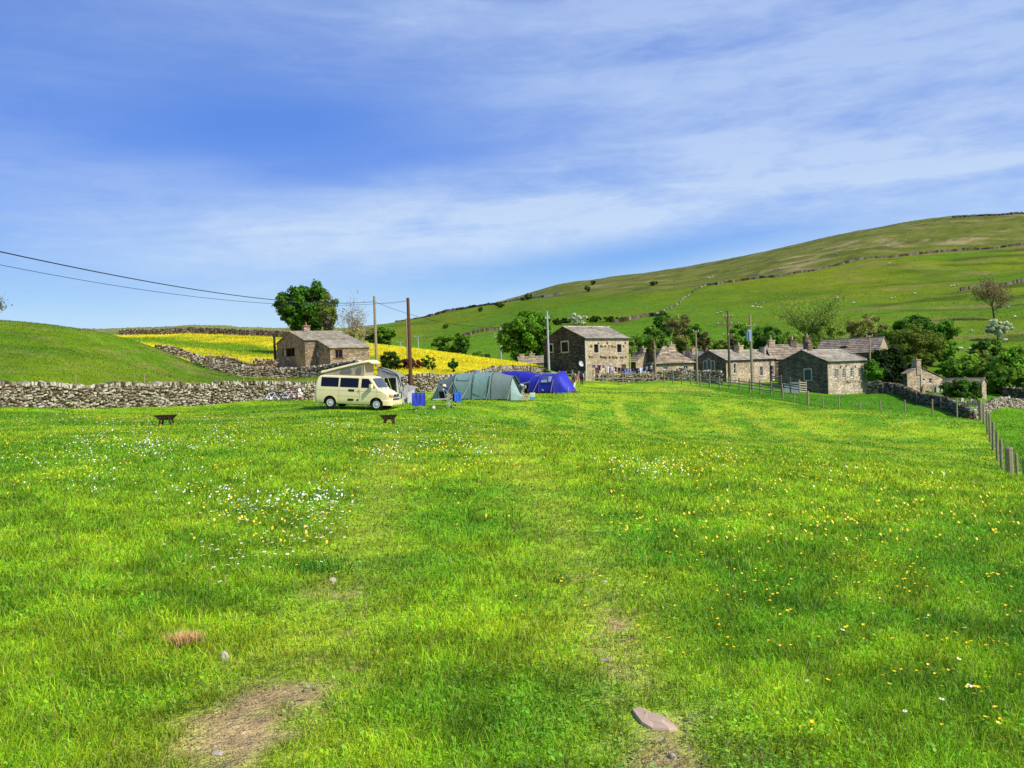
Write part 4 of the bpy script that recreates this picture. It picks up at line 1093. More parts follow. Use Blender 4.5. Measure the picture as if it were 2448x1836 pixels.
# --- house behind it with two chimneys
h9 = House('stone_house', 'house with brown stone roof and two stout chimneys behind the pale house', 1846, 125, 905, 858, 1822, 1950, 12, 826.5)
h9.walls(ST_GREY_SHADE); h9.roof(M_SLATE2, .42, .2, 51); h9.chimney(1843, 813, .95, .7, [(0, .5, M_POT)], ST_WARM); h9.chimney(1894, 811, 1.0, .8, [(0, .6, M_POT)], ST_GREY_SHADE); h9.chimney(1948, 806, .9, .7, [(0, .6, M_POT)], ST_GREY_SHADE)
# --- long barn roof at the back
h10 = House('long_barn', 'long stone-roofed barn with a pale triangular gable at the back right of the hamlet', 2100, 138, 885, 840, 1950, 2128, 47, 806, 'L', cat='barn')
h10.walls(ST_WARM, ST_GREY_SHADE); h10.roof(M_SLATE2, .45, .25, 53); h10.chimney(2018, 826, .9, .8, [], ST_WARM, b=h10.B*.15)
# --- cottage by the churchyard
h11 = House('stone_cottage', 'small pinkish stone cottage with tall chimney at the edge of the churchyard', 2169.5, 118, 932, 893, 2158, 2254, 22, 877, 'L', frac=.32, he2=1.45)
h11.he2 = P(2254, 903, h11.root_w((h11.L, 0, 0)).y).z-h11.C.z
ws = [h11.hole('R', 2206, 2212, 900, 911), h11.hole('R', 2221, 2229, 903.5, 916.5)]
h11.he2 = max(h11.he2, max(w[3] for w in ws)-.3)
h11.walls(ST_WARM, ST_GREY_SHADE); h11.roof(M_SLATE2, .42, .15, 57)
for w in ws: h11.window('R', w, M_WHITE, 1, 2, None, fw=.08)
h11.chimney(2195, 859, .9, .8, [(0, .35, M_POTRED)], ST_WARM); h11.pipe('R', 2200, 881, 927, M_PIPEW, .07)
# --- low shed behind the churchyard bush
h12 = House('stone_shed', 'long low stone shed with flat lichened roof behind the dark churchyard bush', 2348, 104, 955, 914, 2254, 2358, 46, 905, 'L', cat='shed')
h12.walls(ST_WARM, ST_GREY_SHADE); h12.roof(M_SLATE2, .45, .2, 59)
# white shed and cladding beside the big house
mb = MB(); q = P(1893, 936, 106); mb.box((0, 0, .3), (1.7, 1.0, 1.4)); mb.box((0, 0, 1.04), (1.85, 1.15, .08))
tag(mb.build('oil_tank', mat('grey_tank', (.42, .44, .50), .5, .3, .1), loc=q, rz=R(-20)), 'grey box-shaped tank behind the dark slatted fence by the big house', 'tank')

# ------------------------------------------------------------------ trees
M_BARK = mat('bark', (.13, .10, .075), .95, .1, .3, 6.0, bump=.4)
M_BARKP = mat('pale_bark', (.30, .24, .19), .95, .1, .25, 6.0)
M_LEAF = mat_leaf('leaves', .38, .6, .15)
def leafcol(c):                   # foliage tints nudged towards the photo's olive greens
    r, g, b = c
    k = 1.25 if g < .1 else 1.0; return (r*1.35*k, g*1.55*k, b*1.2) if r > g*.72 else (r*2.2*k, g*1.55*k, b*1.05)

def crown_mesh(rx, ry, z0, z1, nclump, nleaf, lsize, col, seed, spread=.3, gap=.12, flat=.0, hollow=.45, shape=2.0, hue=.12, bottom=.55):
    rng = np.random.default_rng(seed); cz = (z0+z1)/2; rz = (z1-z0)/2; C = []
    while len(C) < nclump:
        p = rng.uniform(-1, 1, 3); r = (abs(p)**shape).sum()**(1/shape)
        if r > 1 or r < hollow*rng.uniform(.4, 1.1): continue
        k = 1 if p[2] > 0 else bottom+(1-bottom)*(1+p[2])
        w = vnoise(np.array([p[0]*2.2+seed]), np.array([p[2]*2.2+p[1]*1.7]), seed)[0]
        s = .80+.34*w
        C.append((p[0]*k*s, p[1]*k*s, p[2]*(.86+.2*w)))
    C = np.array(C); sp0 = spread*min(rx, rz)
    C[:, 0] *= max(rx-sp0*.75, rx*.5)/np.percentile(abs(C[:, 0]), 97); C[:, 1] *= max(ry-sp0*.75, ry*.5)/np.percentile(abs(C[:, 1]), 97)
    zl, zh = np.percentile(C[:, 2], 2), np.percentile(C[:, 2], 98.5); C[:, 2] = z0+sp0*.45+(C[:, 2]-zl)/(zh-zl)*(z1-z0-sp0*1.1)
    keep = rng.uniform(0, 1, len(C)) > gap; C = C[keep]
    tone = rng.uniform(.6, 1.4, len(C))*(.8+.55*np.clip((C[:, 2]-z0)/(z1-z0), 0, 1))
    ci = rng.integers(0, len(C), nleaf); sp = spread*min(rx, rz)
    g = rng.normal(0, 1, (nleaf, 3)); g /= np.linalg.norm(g, axis=1)[:, None]; rad = rng.uniform(0, 1, nleaf)**.45
    off = g*rad[:, None]*sp*rng.uniform(.75, 1.25, nleaf)[:, None]*np.array([1, 1, .72])
    pos = C[ci]+off
    out = pos-np.array([0, 0, cz*.6+z0*.4]); out /= np.linalg.norm(out, axis=1)[:, None]+1e-6
    nrm = out*.7+g*.6+rng.normal(0, .55, (nleaf, 3))+np.array([0, 0, .25]); nrm /= np.linalg.norm(nrm, axis=1)[:, None]
    t = np.cross(nrm, rng.normal(0, 1, (nleaf, 3))); t /= np.linalg.norm(t, axis=1)[:, None]+1e-6; b_ = np.cross(nrm, t)
    s = lsize*rng.uniform(.6, 1.4, nleaf)[:, None]
    V = np.stack([pos-t*s*.5, pos+b_*s*.32, pos+t*s*.5, pos-b_*s*.32], 1).reshape(-1, 3)
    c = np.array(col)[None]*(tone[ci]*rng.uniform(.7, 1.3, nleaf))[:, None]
    c[:, 0] *= 1+hue*rng.normal(0, 1, nleaf)
    c = np.repeat(np.clip(c, .002, .9), 4, 0)
    return np_mesh('crown', V, np.arange(nleaf*4), np.full(nleaf, 4), M_LEAF, c), C

def limb(mb, a, b, r0, r1, rng, sag=.12, n=4, k=5):
    a, b = Vector(a), Vector(b); d = (b-a).length; pts = []; rs = []
    o = Vector((rng.uniform(-1, 1), rng.uniform(-1, 1), rng.uniform(-.2, 1)))*d*sag
    for i in range(n+1):
        t = i/n; pts.append(a.lerp(b, t)+o*math.sin(PI*t)*(1 if i < n else 0)); rs.append(r0+(r1-r0)*t)
    mb.tube(pts, rs, k)

def tree(name, label, u0, u1, vt, vb, Y, col, seed=1, nclump=60, nleaf=5000, lsize=.32, trunk=True, group=None, lowest=.14, base_v=None, depth=.9, twigs=14, cat='tree', bark=None, **kw):
    uc = (u0+u1)/2; g = G(uc, Y)
    if base_v: g = slide(uc, base_v, Y); Y = g.y
    rx = (u1-u0)/2/F*Y; zt = P(uc, vt, Y).z-g.z; zb = (P(uc, vb, Y).z-g.z) if vb else zt*lowest
    zb = max(zb, .0) if trunk else min(zb, .15) if cat == 'shrub' else zb
    rng = random.Random(seed); root = empty(name, g, rng.uniform(0, 6.28) if kw.get('spin') else 0, label, cat, group); kw.pop('spin', None)
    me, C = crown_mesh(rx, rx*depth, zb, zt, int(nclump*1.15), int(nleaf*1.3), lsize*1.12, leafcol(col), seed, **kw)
    link('crown', me, root)
    if trunk:
        mb = MB(); hf = zb+(zt-zb)*.22; r = max(.06, (zt)*.032)
        mb.tube([(0, 0, -.5), (0, 0, .1), (rx*.03, 0, hf*.6), (0, rx*.03, hf)], [r*1.5, r*1.15, r, r*.85], 8)
        for k in rng.sample(range(len(C)), min(twigs, len(C))):
            limb(mb, (0, rx*.03, hf*rng.uniform(.7, 1)), C[k], r*.42, r*.06, rng)
        mb.build('trunk', bark or M_BARK, root)
    return root

def bare_tree(name, label, u0, u1, vt, Y, seed, col=None, nleaf=900, lsize=.22, base_v=None, bark=None, lean=0, r0=None, dens=1.0, group=None, flowers=None):
    uc = (u0+u1)/2; g = slide(uc, base_v, Y) if base_v else G(uc, Y); Y = g.y
    hgt = P(uc, vt, Y).z-g.z; rx = (u1-u0)/2/F*Y; rng = random.Random(seed)
    root = empty(name, g, 0, label, 'tree', group); mb = MB(); ends = []; r0 = r0 or hgt*.022
    def grow(p, d, ln, r, lev):
        pts = [p]; rs = [r]; q = p
        for k in range(3):
            d = (d+Vector((rng.uniform(-1, 1), rng.uniform(-1, 1), rng.uniform(-.35, .6)))*.22).normalized()
            q = q+d*ln/3; pts.append(q); rs.append(r*(1-.38*(k+1)/3))
        mb.tube(pts, rs, 6 if lev < 2 else 4 if lev < 3 else 3, cap=False)
        if lev >= 2: ends.append(q); ends.append(pts[2])
        if lev >= 4: return
        for k in range((6, 4, 4, 3)[lev]):
            a = k*2.4+rng.uniform(-.6, .6); f = rng.uniform(.35 if lev else .55, 1.0); i0 = min(2, int(f*3)); b0 = pts[i0].lerp(pts[i0+1], f*3-i0)
            side = Vector((math.cos(a), math.sin(a), rng.uniform(.0, .35))); t = rng.uniform(.55, .95)
            nd = (d*(1-t*.5)+side*t).normalized()
            grow(b0, nd, ln*rng.uniform(.55, .85), rs[i0]*rng.uniform(.45, .62), lev+1)
        if lev < 3: grow(q, d, ln*.8, rs[3]*.9, lev+1)
    grow(Vector((0, 0, -.3)), Vector((lean, 0, 1)).normalized(), hgt*.34, r0, 0)
    V = np.array(mb.v); zmax = V[:, 2].max(); xm = np.percentile(np.abs(V[:, 0]), 99); sz = hgt/zmax; sx = rx/max(xm, .1)
    t = np.clip(V[:, 2]/zmax*3, 0, 1); sxx = (1-t)+t*sx
    mb.v = [(v[0]*sxx[i], v[1]*sxx[i], v[2]*sz) for i, v in enumerate(mb.v)]
    mb.build('trunk', bark or M_BARK, root)
    if col is not None and ends:
        r2 = np.random.default_rng(seed); E = np.array([(e.x*sx, e.y*sx, e.z*sz) for e in ends])
        ci = r2.integers(0, len(E), nleaf); pos = E[ci]+r2.normal(0, hgt*.035, (nleaf, 3))
        nrm = r2.normal(0, 1, (nleaf, 3)); tt = np.cross(nrm, r2.normal(0, 1, (nleaf, 3))); tt /= np.linalg.norm(tt, axis=1)[:, None]
        bb = np.cross(nrm, tt); bb /= np.linalg.norm(bb, axis=1)[:, None]; s = lsize*r2.uniform(.5, 1.3, nleaf)[:, None]
        VV = np.stack([pos-tt*s*.5, pos+bb*s*.35, pos+tt*s*.5, pos-bb*s*.35], 1).reshape(-1, 3)
        cc = np.repeat(np.array(leafcol(col))[None]*r2.uniform(.55, 1.4, nleaf)[:, None], 4, 0)
        link('crown', np_mesh('crown', VV, np.arange(nleaf*4), np.full(nleaf, 4), M_LEAF, cc), root)
    return root

DKG = (.028, .105, .012); MDG = (.05, .17, .012); LTG = (.10, .24, .02); OLV = (.15, .18, .025); BRN = (.16, .135, .05); REDB = (.075, .022, .022); BLK = (.014, .042, .010)
# by the cottage
tree('sycamore_tree', 'big dark green sycamore behind the small stone cottage', 667, 806, 679, 800, 134, DKG, 3, 110, 13000, .42, lowest=.2, depth=.8, spread=.24, gap=.2, hollow=.5)
tree('ash_tree', 'thin brownish-green tree overlapping the right side of the big sycamore', 765, 815, 705, 800, 128, (.13, .14, .03), 5, 60, 1500, .28, spread=.24, gap=.1, twigs=30)
bare_tree('bare_tree', 'nearly leafless tree with forked branches right of the big sycamore', 797, 888, 695, 131, 8, (.20, .16, .06), 700, .25, dens=.6, bark=M_BARKP)
tree('shrub', 'brownish leafy undergrowth beside the cottage roof at the foot of the bare tree', 792, 872, 784, 820, 128, (.22, .20, .06), 9, 40, 1800, .28, trunk=False, cat='shrub')
tree('tree', 'rounded green tree behind the pale wooden pole', 872, 956, 785, 826, 172, (.045, .14, .012), 11, 60, 4500, .45)
tree('tree', 'cluster of green trees at the far edge of the buttercup meadow', 1038, 1120, 800, 848, 175, (.055, .155, .015), 13, 60, 4500, .45, depth=.5)
tree('hawthorn_tree', 'small dense tree standing tallest at the right end of the meadow-edge cluster', 1090, 1124, 797, 845, 170, (.05, .15, .015), 14, 34, 2600, .42)
tree('beech_tree', 'large round green tree immediately left of the stone barn', 1198, 1330, 743, 866, 142, (.05, .165, .012), 15, 120, 13000, .42, depth=.8, spread=.22)
bare_tree('bare_tree', 'edge of a leafy twig tree at the far left border above the knoll', -60, 6, 690, 90, 17, (.16, .14, .07), 600, .2)
# behind the van
SHB = 'shrubs along the wall behind the van'
tree('dark_shrub', 'dark rounded conifer shrub between the van roof and the brown pole', 907, 962, 840, 888, 88, BLK, 21, 46, 4200, .16, cat='shrub', group=SHB, depth=.8, trunk=False)
tree('red_shrub', 'dark purple-red shrub beside the brown pole', 955, 1008, 857, 889, 89, REDB, 22, 36, 2600, .16, cat='shrub', group=SHB, trunk=False)
tree('green_shrub', 'twin-topped green shrub right of the purple-red shrub', 1008, 1030, 852, 886, 90, (.025, .10, .01), 23, 24, 1600, .15, cat='shrub', group=SHB)
tree('green_shrub', 'slender leaning green shrub at the right of the twin-topped shrub', 1028, 1042, 855, 884, 90, (.03, .11, .012), 24, 16, 900, .15, cat='shrub', group=SHB)
tree('conifer_shrub', 'small pointed dark conifer standing alone against the yellow meadow', 1071, 1096, 858, 886, 92, (.018, .075, .012), 25, 30, 1900, .15, cat='shrub', group=SHB, shape=1.3)
tree('green_shrub', 'low dark bush above the green tent, by the foot of the yellow meadow', 1168, 1216, 874, 893, 99, (.028, .07, .012), 26, 26, 1500, .17, cat='shrub', trunk=False, group=SHB)
tree('green_shrub', 'low dark bush at the foot of the barn gable behind the blue tent', 1275, 1318, 878, 896, 104, (.022, .055, .010), 27, 22, 1400, .17, cat='shrub', trunk=False, group=SHB)
tree('green_shrub', 'green ivy bush growing on the tumbledown wall left of the cottage', 550, 590, 862, 880, 105.2, (.05, .19, .015), 28, 22, 1500, .17, cat='shrub', trunk=False, base_v=881)
tree('green_shrub', 'small tuft of green growing on the tumbledown wall near the knoll', 470, 492, 866, 878, 103, (.06, .19, .015), 29, 10, 500, .16, cat='shrub', trunk=False, base_v=879)
# hedge and hawthorns behind the barn
HDG = 'hawthorn bushes along the hillside wall'
for k, (u0, u1, vt, c_, lb) in enumerate([(1322, 1345, 762, BLK, 'dark hedge bush at the left end of the hillside hedge above the barn'), (1343, 1364, 761, BLK, 'dark hedge bush beside the white hawthorn, on its left'),
                                         (1404, 1440, 756, (.022, .06, .012), 'dark hedge bush just right of the white hawthorn'), (1442, 1472, 757, (.022, .06, .012), 'second dark hedge bush right of the white hawthorn'), (1478, 1503, 759, (.022, .06, .012), 'last dark hedge bush at the right end of the hillside hedge')]):
    tree('hedge_bush', lb, u0, u1, vt, None, 345-k, c_, 31+k, 22, 1100, .8, cat='shrub', group=HDG, lowest=.02, trunk=False, base_v=777-k*2)
tree('white_hawthorn', 'white-blossomed hawthorn in the hedge above the barn roof', 1362, 1405, 749, None, 340, (.36, .36, .27), 37, 26, 1300, .75, lowest=.05, base_v=778)
# hamlet trees
VT = 'trees behind the hamlet'
tree('dark_tree', 'dark green tree left of the brown-leaved tree above the hamlet', 1564, 1606, 745, None, 245, (.018, .07, .010), 41, 40, 2600, .55, group=VT)
tree('brown_tree', 'tall brownish half-leafed tree above the hipped cottage', 1590, 1655, 751, None, 215, BRN, 42, 60, 3600, .42, group=VT, spread=.26)
tree('olive_tree', 'olive-brown tree directly behind the chimney of the hipped cottage', 1596, 1652, 800, None, 160, (.16, .15, .035), 43, 50, 3000, .34, group=VT)
tree('green_tree', 'mid green tree right of the barn above the outbuilding', 1514, 1600, 790, None, 178, (.045, .14, .014), 44, 60, 4200, .42, group=VT)
tree('brown_tree', 'small brownish tree behind the outbuilding roof', 1550, 1580, 812, None, 150, (.20, .15, .05), 45, 24, 1300, .3, group=VT)
tree('olive_tree', 'low olive bush tree directly right of the barn wall', 1503, 1530, 808, None, 150, (.14, .15, .03), 46, 22, 1300, .3, group=VT)
tree('green_tree', 'slender green tree between the brown tree and the tall poles', 1642, 1682, 773, None, 200, (.06, .17, .015), 47, 36, 2300, .42, group=VT)
tree('copper_tree', 'copper-leaved tree behind the thin pole beside the chapel', 1664, 1708, 795, None, 158, (.065, .045, .025), 48, 36, 2200, .34, group=VT)
tree('copper_tree', 'second copper-leaved tree behind the double-armed pole', 1736, 1764, 802, None, 155, (.08, .05, .03), 49, 26, 1400, .32, group=VT)
tree('green_tree', 'bright dense green tree behind the transformer pole', 1746, 1802, 772, None, 166, (.06, .19, .015), 50, 50, 3600, .4, group=VT)
tree('dark_tree', 'dark green tree mass between the transformer pole and the chimneys', 1790, 1872, 778, None, 172, (.025, .085, .012), 51, 70, 5000, .42, group=VT)
bare_tree('ash_tree', 'spreading ash with sparse yellow-green leaves above the chimneys', 1818, 2008, 704, 176, 52, (.22, .27, .045), 5200, .36, dens=.5, group=VT, base_v=850)
tree('olive_tree', 'yellow-green leafy skirt of trees between the ash and the long barn', 1900, 2024, 768, None, 178, (.16, .21, .03), 53, 70, 3400, .36, group=VT, spread=.24)
tree('brown_tree', 'hazy brown half-leafed tree above the long barn roof', 2022, 2112, 754, None, 186, (.20, .17, .06), 54, 70, 3200, .4, group=VT, spread=.25)
tree('sycamore_tree', 'wide dark green tree crown at the back right of the long barn', 2112, 2288, 752, 850, 172, (.022, .085, .010), 55, 110, 9500, .45, depth=.7, group=VT)
tree('olive_tree', 'broad olive-brown tree in front of the dark sycamore right of the long barn', 2118, 2256, 782, 905, 150, (.055, .105, .014), 56, 100, 8000, .36, depth=.7, group=VT)
tree('yew_hedge', 'tall clipped almost black yew hedge between the long barn and the churchyard cottage', 2076, 2168, 834, 932, 126, (.008, .028, .006), 57, 130, 14000, .36, shape=6, trunk=False, cat='hedge', hollow=.2, depth=.4, bottom=1.0, gap=0)
tree('green_tree', 'bright green small tree at the right corner of the big house', 2068, 2112, 860, 912, 118, (.045, .17, .015), 58, 36, 2600, .26)
tree('green_tree', 'leafy green tree right behind the churchyard cottage roof', 2240, 2330, 858, None, 132, (.055, .165, .015), 59, 70, 5200, .34, group=VT)
tree('green_tree', 'pale green tree between the churchyard cottage and the olive tree', 2236, 2288, 812, None, 158, (.06, .20, .02), 60, 44, 2800, .36, group=VT)
tree('green_tree', 'broad mid green tree above the low shed', 2312, 2390, 868, None, 124, (.06, .155, .014), 61, 60, 4600, .34, group=VT)
tree('green_tree', 'tall light-topped green tree at the right edge of the photo', 2372, 2470, 830, 930, 120, (.06, .175, .016), 62, 90, 7000, .34, group=VT)
tree('dark_tree', 'dark green spreading tree half way down the slope below the white hawthorn', 2326, 2402, 808, None, 168, (.035, .105, .016), 63, 50, 3600, .42, group=VT, depth=.6)
tree('green_tree', 'low green tree filling the gap behind the shed gable', 2352, 2448, 880, 955, 114, (.05, .14, .014), 64, 70, 5600, .3, group=VT)
tree('dark_shrub', 'dense dark green bush in front of the low shed in the churchyard', 2254, 2346, 907, 958, 101, (.022, .075, .010), 65, 60, 5200, .22, cat='shrub', trunk=False, hollow=.3, lowest=0)
bare_tree('bare_tree', 'large bare brown tree high on the right of the hillside', 2328, 2428, 655, 300, 66, (.21, .15, .075), 2600, .5, dens=.5, base_v=765)
tree('white_hawthorn', 'white-blossomed hawthorn below the bare tree on the right of the hillside', 2352, 2418, 763, 805, 235, (.40, .40, .30), 67, 44, 2400, .5, base_v=818, gap=.2)
tree('green_tree', 'olive green tree leaning over the slope left of the white hawthorn', 2310, 2384, 835, None, 150, (.11, .13, .022), 68, 44, 2600, .36, group=VT)
tree('green_tree', 'mid green tree between the barn roof and the dark hillside tree', 1536, 1584, 778, None, 205, (.06, .16, .015), 90, 50, 3000, .42, group=VT)
tree('olive_tree', 'yellowish bushy tree filling the gap left of the double-armed pole', 1690, 1742, 812, None, 168, (.15, .19, .03), 91, 44, 2600, .34, group=VT)
tree('olive_tree', 'yellow-green low tree right behind the two stout chimneys', 1868, 1930, 790, None, 158, (.17, .22, .03), 92, 50, 3000, .34, group=VT)
tree('dark_tree', 'dark tree in the shade between the yew hedge and the olive tree', 2150, 2230, 845, None, 140, (.035, .075, .012), 93, 50, 3200, .36, group=VT)
tree('brown_tree', 'reddish-brown twiggy tree right of the long barn gable', 2130, 2164, 816, None, 152, (.11, .10, .04), 94, 36, 1900, .32, group=VT)
tree('green_tree', 'bright green tree in front of the olive slope tree, above the shed', 2288, 2350, 846, None, 136, (.075, .19, .016), 95, 50, 3200, .34, group=VT)
tree('dark_tree', 'dark green tree near the right edge below the white hawthorn', 2394, 2466, 846, None, 142, (.03, .10, .012), 96, 60, 4000, .36, group=VT)
# hill shoulder trees
HT = 'small trees on the hill shoulder'
for k, (u0, u1, vt, vb_, Y, lb) in enumerate([(1184, 1207, 721, 739, 610, 'dark rounded thorn tree on the left shoulder of the hill'), (1254, 1272, 701, 719, 590, 'thorn tree on the skyline of the left shoulder'), (1143, 1154, 734, 747, 640, 'spindly little thorn tree farthest left on the hill shoulder'),
                                            (1398, 1412, 683, 700, 560, 'thorn tree below the tan bracken patch'), (1412, 1424, 671, 684, 600, 'small thorn tree close under the hill skyline'), (1554, 1572, 672, 683, 540, 'round thorn bush beside the tan bracken on the hill'), (1060, 1071, 776, 786, 400, 'lone small thorn bush on the lower left hillside')]):
    tree('thorn_tree', lb, u0, u1, vt, None, Y, (.03, .065, .015), 71+k, 20, 500, 1.0, base_v=vb_, group=HT, spread=.4)
tree('thorn_tree', 'low green bushes below the T-shaped pole at the foot of the hill', 1130, 1172, 840, None, 190, (.045, .13, .015), 80, 30, 1600, .45, cat='shrub', trunk=False)
# ------------------------------------------------------------------ poles and wires
M_POLE = mat('weathered_pole', (.30, .25, .17), .85, .15, .2, 8.0)
M_POLEB = mat('creosoted_pole', (.13, .055, .032), .8, .2, .25, 8.0)
M_POLEG = mat('metal_pole', (.40, .42, .44), .5, .4, .1, 3.0)
M_POLED = mat('mossy_pole', (.13, .10, .065), .9, .15, .25, 8.0)
M_INS = mat('porcelain', (.62, .60, .55), .35, .5, .05)
M_WIRE = mat('black_cable', (.012, .013, .015), .5, .3, .1)

def pole(name, label, ub, vb, Y, vt, r, m, group=None, arms=(), ut=None):
    g = P(ub, vb, Y); top = P(ut if ut else ub-.035*(vb-vt), vt, Y); root = empty(name, g, 0, label, 'utility pole', group)
    t = top-g; mb = MB(); mb.tube([(0, 0, -.8), t*.5, t], [r*1.15, r, r*.82], 10); mb.build('post', m, root)
    for (z, w, ang, ins, low) in arms:
        c = t*((t.z-z)/t.z); ab = MB(); d = Vector((math.cos(ang), math.sin(ang), 0))
        M = Matrix.Rotation(ang, 3, 'Z'); ab.box(c+Vector((0, -r*.8, 0)), (w, .09, .11), M=M)
        if low: ab.tube([c-Vector((0, 0, .75)), c+d*w*.42], .03, 5); ab.tube([c-Vector((0, 0, .75)), c-d*w*.42], .03, 5)
        a = ab.build('cross_arm', m, root)
        for k in range(ins):
            f = -.47+.94*k/max(1, ins-1); ib = MB(); q = c+d*w*f+Vector((0, -r*.8, .05)); ib.lathe([(.02, 0), (.05, .05), (.035, .09), (.06, .13), (.04, .20), (.01, .22)], q, 8); ib.build('insulator', M_INS, a)
    root['_t'] = 0; del root['_t']
    return root, g+t

p1, t1 = pole('utility_pole', 'pale weathered wooden pole right of the cottage, left of the brown pole', 900.5, 880, 100, 708, .16, M_POLE, arms=())
p2, t2 = pole('utility_pole', 'tall reddish-brown wooden pole rising from the wall behind the awning', 982, 912, 75.2, 712, .155, M_POLEB)
p3, t3 = pole('utility_pole', 'slim grey pole partly hidden behind the brown pole', 975, 868, 120, 762, .12, M_POLE)
p4, t4 = pole('utility_pole', 'grey metal pole in front of the dark barn gable', 1313, 893, 109, 744, .13, M_POLEG, arms=((.9, .5, .3, 2, False),))
p5, t5 = pole('utility_pole', 'grey pole with a braced double crossbar left of the round tree', 1198, 862, 150, 783, .13, M_POLEG)
ab = MB()
for z in (P(1198, 797, 150).z, P(1198, 804.5, 150).z):
    ab.box((0, -.12, z-p5.location.z), (2.1, .1, .1))
zz = [P(1198, v, 150).z-p5.location.z for v in (797, 804.5)]
for s in (-1, 1):
    ab.tube([(s*1.0, -.12, zz[0]), (s*1.0, -.12, zz[1])], .04, 5); ab.tube([(0, -.12, zz[0]), (s*1.0, -.12, zz[1])], .03, 5)
ab.build('cross_arm', M_POLEG, p5)
p6, t6 = pole('utility_pole', 'tall mossy pole with several crossarms in front of the chapel', 1745, 912, 108, 743, .15, M_POLED, arms=((.75, 1.4, .35, 4, True), (1.7, 3.0, .25, 4, False), (3.1, 1.8, .5, 3, True)))
mb = MB(); mb.tube([t6-p6.location, t6-p6.location+Vector((0, 0, .7))], .02, 5); mb.build('spike', M_POLED, p6)
p7, t7 = pole('utility_pole', 'pole carrying a pale blue transformer canister in front of the pale house', 1799, 932, 105, 752, .16, M_POLE, arms=((1.35, 1.2, .2, 2, False),))
c0 = P(1788, 802, 105)-p7.location; mb = MB(); mb.lathe([(.05, -.75), (.28, -.72), (.30, -.6), (.30, .55), (.27, .66), (.05, .7)], c0+Vector((0, -.3, 0)), 14)
for k in range(8):
    a = PI*2*k/8; mb.box(c0+Vector((.33*math.cos(a), -.3+.33*math.sin(a), -.02)), (.06, .03, 1.0), a)
mb.tube([c0+Vector((0, -.3, .3)), c0+Vector((.55, 0, .3))], .04, 5)
mb.build('transformer', mat('pale_blue_metal', (.28, .36, .45), .45, .4, .08), p7)
p8, t8 = pole('utility_pole', 'thin weathered pole by the washing line, left of the hipped cottage', 1567, 896, 112, 816, .11, M_POLE)
p9, t9 = pole('utility_pole', 'thin bare pole standing in front of the chapel gable edge', 1667.5, 916, 108, 790, .11, M_POLE, arms=((.15, .7, .1, 2, False),))
p10, t10 = pole('utility_pole', 'plain pole at the right end of the big house with a stay wire', 2083, 944, 119, 802, .12, M_POLE, arms=((.1, 1.0, .3, 2, False),))
mb = MB(); mb.tube([P(2100, 833, 118.5)-p10.location, P(2146, 922, 112)-p10.location], .02, 5); mb.build('stay_wire', M_WIRE, p10)
p11, t11 = pole('utility_pole', 'small T-shaped pole far off on the hillside left of the tree cluster', 1000, 832, 210, 803, .12, M_POLEG, arms=((.1, 1.9, 0, 2, False),))
p12, t12 = pole('utility_pole', 'small T-shaped pole beyond the meadow, left of the other T-shaped pole', 957.5, 828, 230, 817, .12, M_POLEG, arms=((.1, 1.6, 0, 2, False),))

def cable(label, a, b, sag, r=.018, m=None, n=24, pts=None):
    if pts is None:
        pts = [a.lerp(b, k/n)-Vector((0, 0, sag*4*(k/n)*(1-k/n))) for k in range(n+1)]
    mb = MB(); o = pts[0].copy(); mb.tube([p-o for p in pts], r, 5); tag(mb.build('overhead_cable', m or M_WIRE, loc=o), label, 'cable')
cable('upper thick black cable sweeping down from the left to the pale pole', P(-160, 566, 34), P(894, 721, 100), 1.05, .028)
cable('lower thin black cable below the thick one at the left, running to the brown pole', P(-160, 600, 36), P(972, 719, 75), 1.15, .013)
cable('black cable from the pale pole drooping across to the grey metal pole', P(897, 722, 100), P(1305, 770, 109), 1.6, .022)
cable('short thin cable linking the tops of the pale pole and the brown pole', P(897, 723, 100), P(972, 719, 76), .2, .010)
cable('cable from the grey metal pole passing over the barn roof to the tall mossy pole', P(1306, 757, 109), P(1735, 790, 108), 1.3, .014)
cable('upper of two cables between the washing-line pole and the tall mossy pole', P(1565, 818, 112), P(1738, 822, 108), .15, .012)
cable('lower of two cables between the washing-line pole and the tall mossy pole', P(1665, 795, 108), P(1740, 829, 108), .2, .012)
cable('cable from the double-crossbar pole off towards the left hillside poles', P(1198, 797, 150), P(1000, 804, 210), .5, .012)

# ------------------------------------------------------------------ fences
M_POST = mat('fence_post', (.31, .25, .165), .9, .1, .25, 9.0, bump=.3)
M_RAIL = mat('fence_rail', (.20, .155, .105), .9, .1, .25, 7.0)
M_RAILL = mat('pale_rail', (.34, .29, .20), .9, .1, .2, 7.0)
M_WIREF = mat('fence_wire', (.25, .25, .24), .4, .5, .1, metal=.6)

def post_mesh(mb, h, r, rng, lean=(0, 0)):
    mb.tube([(0, 0, -.5), (lean[0]*h*.5, lean[1]*h*.5, h*.5), (lean[0]*h, lean[1]*h, h-.03), (lean[0]*h, lean[1]*h, h)], [r*1.02, r, r*.96, r*.8], 8)

